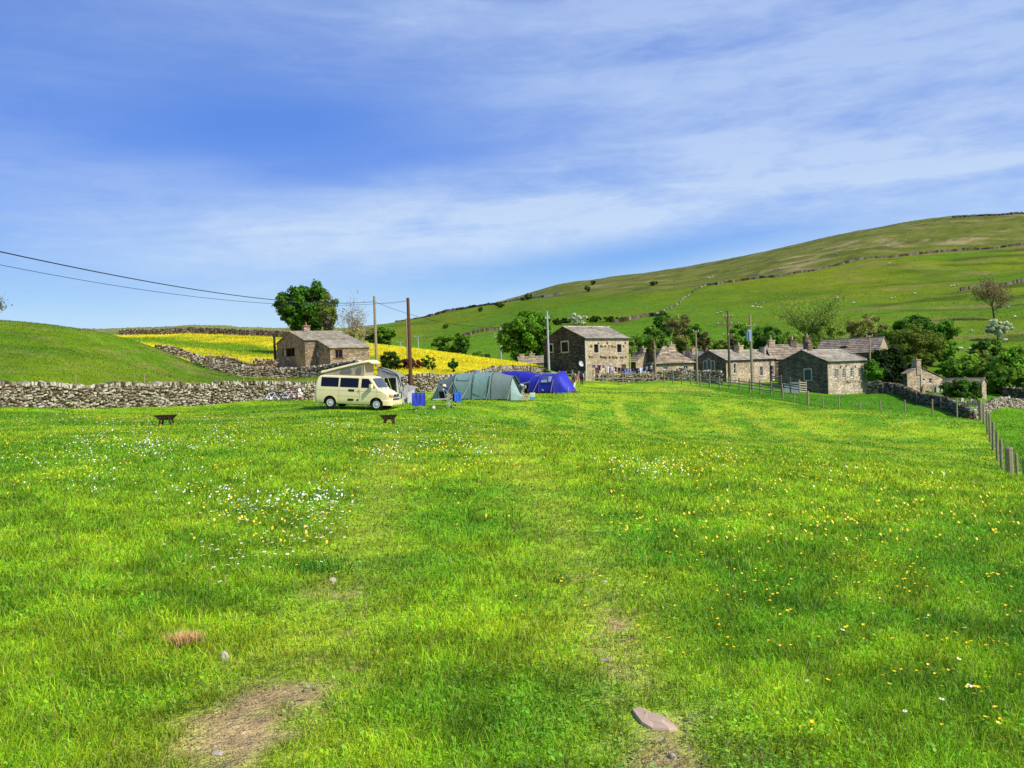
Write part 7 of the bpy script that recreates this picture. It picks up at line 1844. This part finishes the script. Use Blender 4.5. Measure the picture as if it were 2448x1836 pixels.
# ------------------------------------------------------------------ wooden troughs on the grass
M_TRO = mat('dark_timber', (.06, .036, .022), .85, .15, .3, 7.0)
def trough(label, u, v, Y, w, rz):
    root = empty('feeding_trough', GP(u, v), rz, label, 'trough', 'wooden troughs on the field'); h = .46
    m = MB(); a, b_ = w/2*1.04, w/2*.52; z0, z1 = .22, .42
    m.hexa([(-b_, -.14, z0), (b_, -.14, z0), (b_, .14, z0), (-b_, .14, z0), (-a, -.22, z1), (a, -.22, z1), (a, -.18, z1), (-a, -.18, z1)]); m.hexa([(-b_, -.14, z0), (b_, -.14, z0), (b_, .14, z0), (-b_, .14, z0), (-a, .18, z1), (a, .18, z1), (a, .22, z1), (-a, .22, z1)])
    for s in (-1, 1): m.hexa([(s*b_-.02, -.14, z0), (s*b_+.02, -.14, z0), (s*b_+.02, .14, z0), (s*b_-.02, .14, z0), (s*a-.03, -.2, z1-.003), (s*a, -.2, z1-.003), (s*a, .2, z1-.003), (s*a-.03, .2, z1-.003)])
    m.build('trough_body', M_TRO, root)
    for sx in (-1, 1):
        for sy in (-1, 1):
            q = MB(); q.box((sx*w*.27, sy*.17, .15), (.06, .05, .42), M=Matrix.Rotation(-sx*.20, 3, 'Y') @ Matrix.Rotation(-sy*.15, 3, 'X')); q.build('leg', M_TRO, root)
    return root
trough('dark wooden trough on four splayed legs out on the grass, left of the van', 398, 1017, 35, .74, R(3))
trough('dark wooden trough on four splayed legs on the grass just below the van', 930.5, 1015, 37.5, .66, R(-4))

# ------------------------------------------------------------------ washing line
wl = empty('washing_line', P(1410, 900, 110), 0, 'long washing line strung across in front of the barn', 'washing line'); o_ = wl.location
LP = [P(1406, 872, 110), P(1450, 874, 110), P(1492, 881, 110), P(1530, 880, 110), P(1560, 873, 110)]
m = MB(); m.tube([p-o_ for p in LP], .014, 4); m.build('line', M_WIRE, wl)
for u, v0, v1 in ((1406, 870, 903), (1492, 879, 905), (1561, 870, 898)):
    a, b_ = P(u, v1, 110.1)-o_, P(u-.8, v0, 110.1)-o_; m = MB(); m.tube([a, b_], .04, 6); m.build('prop', M_POST, wl)
LU = [proj(p)[0] for p in LP]; LV = [proj(p)[1] for p in LP]
GAR = [(1414, 1424, 7, (.20, .12, .25), 'short purple top, leftmost garment on the washing line'), (1427, 1437, 13, (.10, .03, .09), 'dark plum t-shirt on the washing line, left of the white shirt'), (1439, 1446, 7, (.16, .15, .19), 'small grey garment beside the plum t-shirt on the washing line'),
       (1447.5, 1457, 18, (.78, .68, .66), 'large white shirt near the middle of the barn front on the washing line'), (1457, 1468, 16, (.55, .50, .80), 'pale lilac shirt next to the white shirt on the washing line'), (1469, 1475, 12, (.05, .03, .04), 'narrow black garment right of the lilac shirt on the washing line'),
       (1476, 1483, 14, (.06, .03, .03), 'brown-black trousers in the middle of the washing line'), (1484, 1493, 18, (.05, .05, .10), 'dark navy trousers hanging under the line prop'), (1493.5, 1502, 17, (.15, .20, .42), 'mid blue jeans on the washing line'), (1502, 1509, 15, (.28, .26, .42), 'faded mauve-blue jeans beside the mid blue jeans'),
       (1509.5, 1518, 17, (.06, .04, .08), 'dark aubergine top between the faded jeans and the navy trousers'), (1518.5, 1527, 15, (.02, .03, .10), 'navy jeans left of the pale blue shirt'), (1527.5, 1537, 13, (.66, .74, .86), 'pale blue-white shirt towards the right of the washing line'), (1538, 1543, 8, (.06, .04, .07), 'small black garment right of the pale blue shirt'),
       (1543.5, 1549, 9, (.45, .42, .62), 'small pale lilac top near the right end of the line'), (1549.5, 1554, 9, (.10, .07, .20), 'small dark purple top near the right end of the line'), (1554.5, 1559.5, 9, (.50, .56, .66), 'pale grey-blue top, last garment on the right of the line')]
for k, (ua, ub, hp, col, lb) in enumerate(GAR):
    va, vb_ = float(np.interp(ua, LU, LV)), float(np.interp(ub, LU, LV)); A, B = P(ua, va, 109.98), P(ub, vb_, 109.98); hh = hp/F*110; m = MB(); rows = []
    shirt = lb.find('shirt') >= 0 or lb.find('top') >= 0; legs_ = 'jeans' in lb or 'trousers' in lb
    for j in range(7):
        t = j/6; row = []
        for i in range(9):
            f = i/8; p = A.lerp(B, f)-A; sh_ = 1.0 if not shirt else (1.0 if t < .3 else .72); fx_ = .5+(f-.5)*sh_
            p = (B-A)*fx_; p = p+Vector((0, -.05*math.sin(f*9+k)-.06*t*math.sin(k*1.7), -hh*t+(.10*hh*math.sin(f*PI) if j == 6 and not legs_ else 0)))
            row.append(p)
        rows.append(row)
    ids = [[m.vert(p) for p in row] for row in rows]
    for j in range(6):
        for i in range(8):
            if legs_ and i in (3, 4) and j >= 3 and not (i == 3): continue
            m.face((ids[j][i], ids[j][i+1], ids[j+1][i+1], ids[j+1][i]))
    kind = 'shirt' if shirt else 'trousers' if legs_ else 'garment'
    tag(m.build(kind, mat('laundry_cloth', col, .9, .1, .1), loc=A), lb, 'laundry', 'laundry on the washing line')
# ------------------------------------------------------------------ sheep
M_WOOL = mat('wool', (.66, .62, .54), .95, .05, .12, 6.0); M_SHF = mat('sheep_face', (.10, .085, .07), .9, .1, .2)
def make_sheep():
    root = empty('sheep', (0, 0, 0), 0, 'white sheep', 'sheep')
    me = skin_mesh('body', [(0, -.42, .62), (0, -.15, .66), (0, .2, .66), (0, .42, .62), (0, .55, .62), (0, .68, .45), (0, .80, .32)], [(0, 1), (1, 2), (2, 3), (3, 4), (4, 5), (5, 6)], [(.20, .20), (.26, .25), (.26, .26), (.22, .22), (.13, .14), (.085, .09), (.055, .06)], 1, [M_WOOL], 1)
    link('body', me, root)
    for s in (-1, 1):
        for y, kx in ((-.33, -.03), (.30, .02)):
            m = MB(); m.tube([(s*.13, y, .50), (s*.13, y+kx*2, .26), (s*.13, y, 0)], [.06, .035, .028], 6); m.build('leg', M_SHF, root)
    return root
sheep0 = make_sheep(); first = [True]
SH = [(1691, 663, 500), (1696, 664, 498), (1703, 661, 500), (1863, 642.5, 440), (1861.5, 641, 441), (1872.5, 641, 442), (1878.5, 710, 420), (1823.5, 725.5, 408), (1806.5, 726.5, 408), (1800, 734.5, 398), (1811, 735, 398), (1819, 736, 397), (1714, 749.5, 355), (1724, 747.5, 355),
      (2001, 709, 415), (1998, 713, 412), (2003, 713, 411), (2008, 722, 402), (2041, 726, 398), (2125, 630, 500), (2188, 621.5, 510), (2132, 713.5, 405), (2139, 712.5, 406), (2188, 702, 415), (2291, 682, 410), (2275, 684, 408), (2281, 683, 409), (2122, 587, 570), (2165, 574, 590), (2281, 561, 600), (2333, 529, 650), (2410, 736, 330), (2427, 759, 300), (2322, 793, 255), (2296, 838, 205), (2404, 817, 225), (2318, 839, 203), (2328, 839, 203), (2001, 607, 545)]
rs = random.Random(5)
for k, (u, v, Y) in enumerate(SH):
    lo, hi = Y*.6, Y*1.5
    o = sheep0 if first[0] else copy_tree(sheep0); first[0] = False
    # slide along the sight line until it stands on the hillside
    for _ in range(40):
        mid = (lo+hi)/2; p = P(u, v+2.0, mid)
        if p.z > H(p.x, p.y): lo = mid
        else: hi = mid
    p = P(u, v+2.0, (lo+hi)/2); o.location = (p.x, p.y, H(p.x, p.y)); o.rotation_euler = (0, 0, rs.uniform(0, 6.28)); s = rs.uniform(.9, 1.15); o.scale = (s, s, s)
    o['group'] = 'sheep grazing on the hillside'
    o['label'] = ('small white sheep grazing on the rough moor above the top hillside wall' if v < 610 and u > 1900 else 'small white sheep close under the long dark upper wall' if u < 1720 and v < 680 else 'small white sheep low on the slope among the right-hand trees' if v > 735 and u > 2200 else 'small white sheep grazing in the wide green hillside field')

# ------------------------------------------------------------------ churchyard headstones
M_HS = [mat('headstone_grey', (.30, .29, .25), .9, .1, .2, 5.0), mat('headstone_pale', (.46, .44, .36), .9, .1, .2, 5.0), mat('headstone_pink', (.36, .24, .18), .9, .1, .2, 5.0), mat('headstone_dark', (.10, .10, .09), .9, .1, .2, 5.0)]
def headstone(kind, w, h, m_):
    mb = MB(); t = .12
    if kind == 'round': prof = [(-w/2, -.4), (w/2, -.4), (w/2, h*.78)]+[(w/2*math.cos(a), h*.78+h*.22*math.sin(a)) for a in (.4, .8, 1.2, PI/2, 1.95, 2.35, 2.75)]+[(-w/2, h*.78)]
    elif kind == 'shoulder': prof = [(-w/2, -.4), (w/2, -.4), (w/2, h*.8), (w*.32, h*.86), (w*.2, h), (-w*.2, h), (-w*.32, h*.86), (-w/2, h*.8)]
    elif kind == 'cross': prof = [(-w*.16, -.4), (w*.16, -.4), (w*.16, h*.6), (w/2, h*.6), (w/2, h*.76), (w*.16, h*.76), (w*.16, h), (-w*.16, h), (-w*.16, h*.76), (-w/2, h*.76), (-w/2, h*.6), (-w*.16, h*.6)]
    else: prof = [(-w/2, -.4), (w/2, -.4), (w/2*.94, h), (-w/2*.94, h)]
    mb.prism(prof, lambda a, z, q: (a, q, z), -t/2, t/2); return mb.build('headstone', m_)
GY = [(2157, 918, 928, 114, 'square', 1, 'pair of thin pale headstones at the corner by the churchyard cottage'), (2167, 917, 928, 114, 'square', 1, 'pair of thin pale headstones at the corner by the churchyard cottage'), (2196, 919, 938, 107, 'square', 2, 'tall pinkish headstone left of the leaning one, in front of the cottage'), (2206, 918, 938, 107, 'shoulder', 2, 'tall leaning pinkish headstone in front of the cottage'),
      (2232, 921, 937, 109, 'square', 0, 'grey headstone left of the pale pair below the shed'), (2237, 919, 938, 109, 'square', 0, 'slim grey headstone left in the pale pair below the shed'), (2241, 920, 938, 108, 'round', 1, 'slim pale headstone right in the pair below the shed'), (2253, 915, 935, 110, 'square', 1, 'tall thin pale headstone beside the dark bush'),
      (2266, 917, 940, 106, 'square', 1, 'tall pale headstone standing in front of the dark bush'), (2276, 936, 943, 105, 'square', 1, 'low broad pale slab headstone under the dark bush'), (2288, 933, 947, 103, 'square', 1, 'broad pale upright headstone in front of the bush'), (2298, 936, 945, 103, 'round', 1, 'narrow pale headstone right of the broad upright one'), (2307.5, 928, 949, 101, 'cross', 1, 'stone cross headstone at the right end of the bush'), (2311, 942, 950, 101, 'square', 0, 'small grey headstone at the foot of the stone cross'),
      (2216, 943, 952, 100, 'round', 1, 'small pale rounded headstone close behind the dark churchyard wall'), (2242, 945, 957, 98, 'square', 2, 'leaning pinkish headstone close behind the dark churchyard wall'), (2253, 957, 963, 96, 'square', 1, 'stubby pale headstone poking over the dark wall'), (2277, 954, 966, 95, 'square', 1, 'pale upright headstone left of the pink one, in the lower row'), (2285, 953, 967, 95, 'round', 2, 'pink headstone in the lower churchyard row'), (2299.5, 951, 964, 96, 'round', 1, 'bright cream rounded headstone in the lower churchyard row'),
      (2310, 959, 964, 96, 'round', 1, 'tiny cream rounded headstone in the lower churchyard row'), (2322, 953, 963, 97, 'shoulder', 0, 'grey leaning headstone near the right of the lower churchyard row'), (2328, 953, 963, 98, 'square', 3, 'dark headstone beside the grey leaning one'),
      (2379, 959, 972, 97, 'square', 1, 'broad pale headstone near the right-hand churchyard wall'), (2391, 954, 971, 98, 'square', 0, 'large grey headstone near the right-hand churchyard wall'), (2399, 951, 969, 99, 'square', 1, 'pale headstone right of the large grey one'), (2412, 946, 963, 101, 'shoulder', 1, 'tall pale gatepost-like headstone at the far right of the churchyard')]
for k, (u, vt, vb, Y, kd, mi, lb) in enumerate(GY):
    x_, y_, z_ = px2ground(np.array([float(u)]), np.array([float(vb)])); g = Vector((x_[0], y_[0], z_[0])); g = P(u, vb, Y) if abs(g.y-Y) > 14 else g; h = (vb-vt)/F*g.y; o = headstone(kd, .40+.25*((k*37) % 10)/10, h, M_HS[mi]); o.location = g; o.rotation_euler = (rs.uniform(-.06, .06), rs.uniform(-.05, .05)+(.22 if 'leaning' in lb else 0), R(25)+rs.uniform(-.2, .2)); tag(o, lb, 'headstone', 'headstones in the churchyard')
for k in range(9):
    u = 2296+k*6.2; v = 973.5-k*.6; o = headstone('square', .35, .42+.15*(k % 2), M_HS[3]); o.location = P(u, v, 91.5+k*.3); o.rotation_euler = (0, 0, R(25)); tag(o, 'short dark marker stone in the closely spaced row behind the sunlit churchyard wall', 'headstone', 'short dark marker stones')

# ------------------------------------------------------------------ loose stones in the grass
M_FLAT = mat('flat_stone', (.50, .37, .26), .85, .15, .16, 7.0, bump=.25); M_PST = mat('pale_stone', (.44, .39, .32), .85, .15, .15, 14.0, bump=.2)
def gpx(u, v): X, Y, Z = px2ground(np.array([u]), np.array([v])); return Vector((X[0], Y[0], Z[0]))
pts = [(1510, 1701), (1528, 1697), (1556, 1706), (1588, 1718), (1600, 1731), (1616, 1737), (1621, 1748), (1600, 1751), (1560, 1746), (1533, 1733), (1520, 1718)]
w = [gpx(u, v) for u, v in pts]; c0 = sum(w, Vector())/len(w); mb = MB()
rings = [[(p-c0)*s+Vector((0, 0, z+.006*math.sin(k*2.1))) for k, p in enumerate(w)] for s, z in ((1.04, -.03), (1.0, .006), (.95, .014), (.5, .017))]
ids = mb.grid(rings, wrap=True); mb.face(ids[-1]); tag(mb.build('flat_stone', M_FLAT, loc=c0), 'large flat pinkish stone bedded in the bare earth in the foreground', 'stone')
def pebble(label, u, v, r, h, seed, m_=M_PST):
    rr = random.Random(seed); mb = MB(); rows = []; r *= .62; h *= .6
    for i in range(6):
        t = PI*(i+.1)/5.2/1.0; rows.append([(r*max(.03, math.sin(min(t, PI*.98)))*math.cos(a)*rr.uniform(.85, 1.15), r*.75*max(.03, math.sin(min(t, PI*.98)))*math.sin(a)*rr.uniform(.85, 1.15), h*math.cos(min(t, PI*.98))) for a in [2*PI*j/9 for j in range(9)]])
    ids = mb.grid(rows, wrap=True); mb.face(ids[0]); mb.face(ids[-1]); o = mb.build('stone', m_, loc=gpx(u, v)+Vector((0, 0, h*.12)), rz=rr.uniform(0, 6)); return tag(o, label, 'stone', 'loose stones in the grass')
pebble('pointed whitish stone in the grass at the lower left, below the straw tuft', 537, 1580, .045, .085, 1)
pebble('small white stone lying in the bare patch halfway along the right wheel track', 1446, 1393, .035, .03, 2)
pebble('flat buff stone at the right of the bare patch on the right wheel track', 1481, 1399, .05, .02, 3)
pebble('pale rounded stone in the grass between the daisies and the left wheel track', 795, 1390, .06, .05, 4)
pebble('long flat buff stone set in the right wheel track below the bare patch', 1450, 1578, .08, .016, 5, M_FLAT)
pebble('whitish stone in the straw at the bottom of the left wheel track', 520, 1802, .05, .02, 6)
pebble('whitish stone at the very bottom of the right wheel track', 1608, 1812, .03, .03, 7)
pebble('small white pebble in the grass at the lower right of the flat stone', 1836, 1705, .022, .018, 8)
pebble('tiny white pebble right next to the small white pebble', 1861, 1696, .015, .014, 9)
# dried grass tuft
def tuft(name, label, u, v, n, r, ln, wd, col, lean, seed, up=0.0):
    rg = np.random.default_rng(seed); g = gpx(u, v); X = rg.normal(0, r, n)*1.2; Y = rg.normal(0, r*.8, n)
    base = np.array(col)[None]*rg.uniform(.7, 1.25, n)[:, None]
    V, L, npf, c = blades(X, Y, np.full(n, up), ln*rg.uniform(.6, 1.3, n), np.full(n, wd), lean, base)
    return tag(link(name, np_mesh(name, V, L, npf, M_GRASS, np.clip(c*1.25, 0, .95)), loc=g), label, 'grass tuft', kind='stuff')
tuft('straw_tuft', 'orange-brown tuft of dead straw standing out in the lower left grass', 443, 1550, 420, .04, .055, .004, (.72, .44, .19), 1.1, 3, .05)
tuft('grass_tuft', 'dark clump of longer grass left of the left wheel track', 742, 1366, 260, .14, .10, .007, (.05, .20, .01), .8, 4)
tuft('dock_plant', 'dark leafy weed in the middle of the field above the right bare patch', 1335, 1390, 34, .035, .05, .012, (.05, .17, .015), .9, 5)

# ------------------------------------------------------------------ flowers
M_PETY = mat('buttercup_petal', (.90, .62, .01), .35, .4, .06, 30); M_PETW = mat('daisy_petal', (.88, .88, .84), .6, .2, .03, 30); M_EYE = mat('daisy_eye', (.80, .55, .02), .6, .2, .05); M_STEM = mat('flower_stem', (.10, .25, .03), .7, .2, .1)
def flower_mesh(kind):
    mb = MB(); r = .0135; h = .12
    mb.cur = 1; mb.tube([(.012, .004, -.02), (.006, 0, h*.5), (0, 0, h)], .0016, 4); mb.cur = 0
    if kind == 'b':
        c = mb.vert((0, 0, h)); n = 10; ring = [mb.vert((r*(1.0 if k % 2 else .82)*math.cos(2*PI*k/n), r*(1.0 if k % 2 else .82)*math.sin(2*PI*k/n), h+.007)) for k in range(n)]
        for k in range(n): mb.face((c, ring[k], ring[(k+1) % n]))
        return mb.mesh('buttercup', [M_PETY, M_STEM])
    h -= .012
    c = mb.vert((0, 0, h)); n = 16; ring = [mb.vert((r*(1.0 if k % 2 else .8)*math.cos(2*PI*k/n), r*(1.0 if k % 2 else .8)*math.sin(2*PI*k/n), h+.002)) for k in range(n)]
    for k in range(n): mb.face((c, ring[k], ring[(k+1) % n]))
    mb.cur = 2; mb.lathe([(.0045, h+.001), (.004, h+.004), (.001, h+.005)], n=7)
    return mb.mesh('daisy', [M_PETW, M_STEM, M_EYE])
MEB, MED = flower_mesh('b'), flower_mesh('d')
rf = np.random.default_rng(77)
def scatter(n, u0, u1, v0, v1, pw=1.0):
    u = rf.uniform(u0, u1, n); v = v0+(v1-v0)*rf.uniform(0, 1, n)**pw; return np.stack([u, v], 1)
def blob(n, u, v, su, sv): return np.stack([rf.normal(u, su, n), rf.normal(v, sv, n)], 1)
def clumped(n, u0, u1, v0, v1, k, pw=1.3):
    c = scatter(k, u0, u1, v0, v1, pw); i = rf.integers(0, k, n); s = (c[i, 1]-900)/300
    return c[i]+np.stack([rf.normal(0, 40, n)*np.maximum(s, .35), rf.normal(0, 13, n)*np.maximum(s, .2)], 1)
DA = np.concatenate([blob(70, 790, 1210, 40, 22), blob(50, 600, 1222, 50, 18), blob(110, 760, 1215, 48, 34), blob(60, 610, 1235, 55, 26), blob(60, 700, 1290, 60, 30), blob(40, 580, 1345, 60, 26), scatter(30, 420, 800, 1180, 1380), clumped(300, 0, 560, 1058, 1115, 26), clumped(110, 0, 700, 1120, 1210, 24), clumped(110, 900, 1160, 1070, 1105, 12), clumped(80, 1420, 1600, 1110, 1150, 8), clumped(420, 0, 1200, 1000, 1075, 50), clumped(120, 1500, 2350, 1000, 1160, 20), scatter(240, 0, 1400, 985, 1050),
                     scatter(10, 1700, 2400, 1500, 1750)])
BU = np.concatenate([blob(90, 735, 1225, 75, 40), blob(40, 680, 1300, 90, 40), blob(18, 520, 1210, 30, 20), scatter(22, 380, 850, 1180, 1400), scatter(16, 850, 1250, 1180, 1420), clumped(300, 0, 620, 1060, 1200, 30), clumped(240, 830, 1200, 1075, 1150, 14), clumped(520, 1380, 2448, 1100, 1300, 90), clumped(330, 1650, 2448, 1230, 1450, 70, 1.0), scatter(60, 1500, 2448, 1400, 1600, 1.2), scatter(18, 1900, 2448, 1600, 1800),
                     clumped(1300, 1200, 2440, 1010, 1130, 120), clumped(800, 1700, 2340, 985, 1040, 70), clumped(500, 0, 1200, 1000, 1075, 40), scatter(14, 1200, 1560, 1380, 1480),
                     np.array([(2240, 1572), (2233, 1566), (2196, 1640), (2244, 1645), (2251, 1688), (2323, 1690), (2334, 1703), (2352, 1757), (2360, 1776), (2392, 1742), (1956, 1790), (1961, 1676), (1828, 1652), (2104, 1508), (2391, 1470), (2415, 1480)])])
def place(A, me, name, labels, group, cat, stuffname, stuffmat, stufflabel, hs):
    A = A[(A[:, 1] > 940) & (A[:, 1] < 1860) & (A[:, 0] > -200) & (A[:, 0] < 2640)]
    X, Y, Z = px2ground(A[:, 0], A[:, 1]); ok = (zone(X, Y) == 0) & (Y < 95); X, Y, Z = X[ok], Y[ok], Z[ok]
    fence_y = np.interp(1224+F*X/Y, [1600, 1873, 1932, 2006, 2106, 2229, 2345, 2374, 2415, 2600], [108, 82, 77, 71.5, 66.5, 61, 57, 43, 28, 14]); ok = Y < fence_y-1; X, Y, Z = X[ok], Y[ok], Z[ok]
    o = np.argsort(Y); X, Y, Z = X[o], Y[o], Z[o]; rr = random.Random(len(X))
    for k in range(min(300, len(X))):
        ob = bpy.data.objects.new(name, me); COL.objects.link(ob); s = rr.uniform(.6, .95)*(1.3 if cat == 'daisy' else 1)*(1+.013*max(0, Y[k]-8)); ob.location = (X[k], Y[k], Z[k]-.02); ob.scale = (s, s, rr.uniform(.75, 1.1)); ob.rotation_euler = (rr.uniform(-.3, .3), rr.uniform(-.3, .3), rr.uniform(0, 6.28))
        tag(ob, labels(X[k], Y[k]), cat, group)
    X, Y, Z = X[300:], Y[300:], Z[300:]; n = len(X)
    if n:
        r = .0105*(1+.016*np.maximum(Y-8, 0))*rf.uniform(.7, 1.25, n); th = np.linspace(0, 2*PI, 7)[:-1]; tx, ty = rf.normal(-.25, .35, n), rf.normal(0, .35, n)
        cx = np.cos(th)[None]*r[:, None]; cy = np.sin(th)[None]*r[:, None]
        V = np.stack([X[:, None]+cx, Y[:, None]+cy, (Z+hs*rf.uniform(.7, 1.3, n)*(1+.012*Y))[:, None]+cx*ty[:, None]-cy*tx[:, None]*1.6], -1).reshape(-1, 3)
        # each head keeps a short stem so nothing floats
        top = V.reshape(n, 6, 3).mean(1); S0 = np.stack([X, Y, Z], -1); w_ = np.stack([r*.12, r*0, r*0], -1)
        VS = np.stack([S0-w_, S0+w_, top+w_-[0, 0, .002], top-w_-[0, 0, .002]], 1).reshape(-1, 3)
        cols = np.concatenate([np.ones((n*6, 3)), np.tile(np.array([[.12, .35, .08]]), (n*4, 1))])
        me2 = np_mesh(stuffname, np.concatenate([V, VS]), np.concatenate([np.arange(n*6), n*6+np.arange(n*4)]), np.concatenate([np.full(n, 6), np.full(n, 4)]), stuffmat, cols)
        tag(link(stuffname, me2), stufflabel, 'wild flowers', kind='stuff')
place(DA, MED, 'daisy', lambda x, y: 'white daisy in the daisy patch left of the left wheel track' if y < 13 and x < -1 else 'white daisy in the open grass away from the main daisy patch', 'white daisies in the near grass', 'daisy', 'daisies', mat('daisy_white', (.85, .85, .80), .6, .2, .03, attr=True), 'scattered white daisies further out across the field', .07)
place(BU, MEB, 'buttercup', lambda x, y: 'yellow buttercup growing in the grass right of the wheel tracks' if x > .5 else 'yellow buttercup among the grass and daisies left of the right wheel track', 'yellow buttercups in the near grass', 'buttercup', 'buttercups', mat('buttercup_yellow', (.88, .60, .03), .45, .3, .05, attr=True), 'scattered yellow buttercups further out across the field', .09)
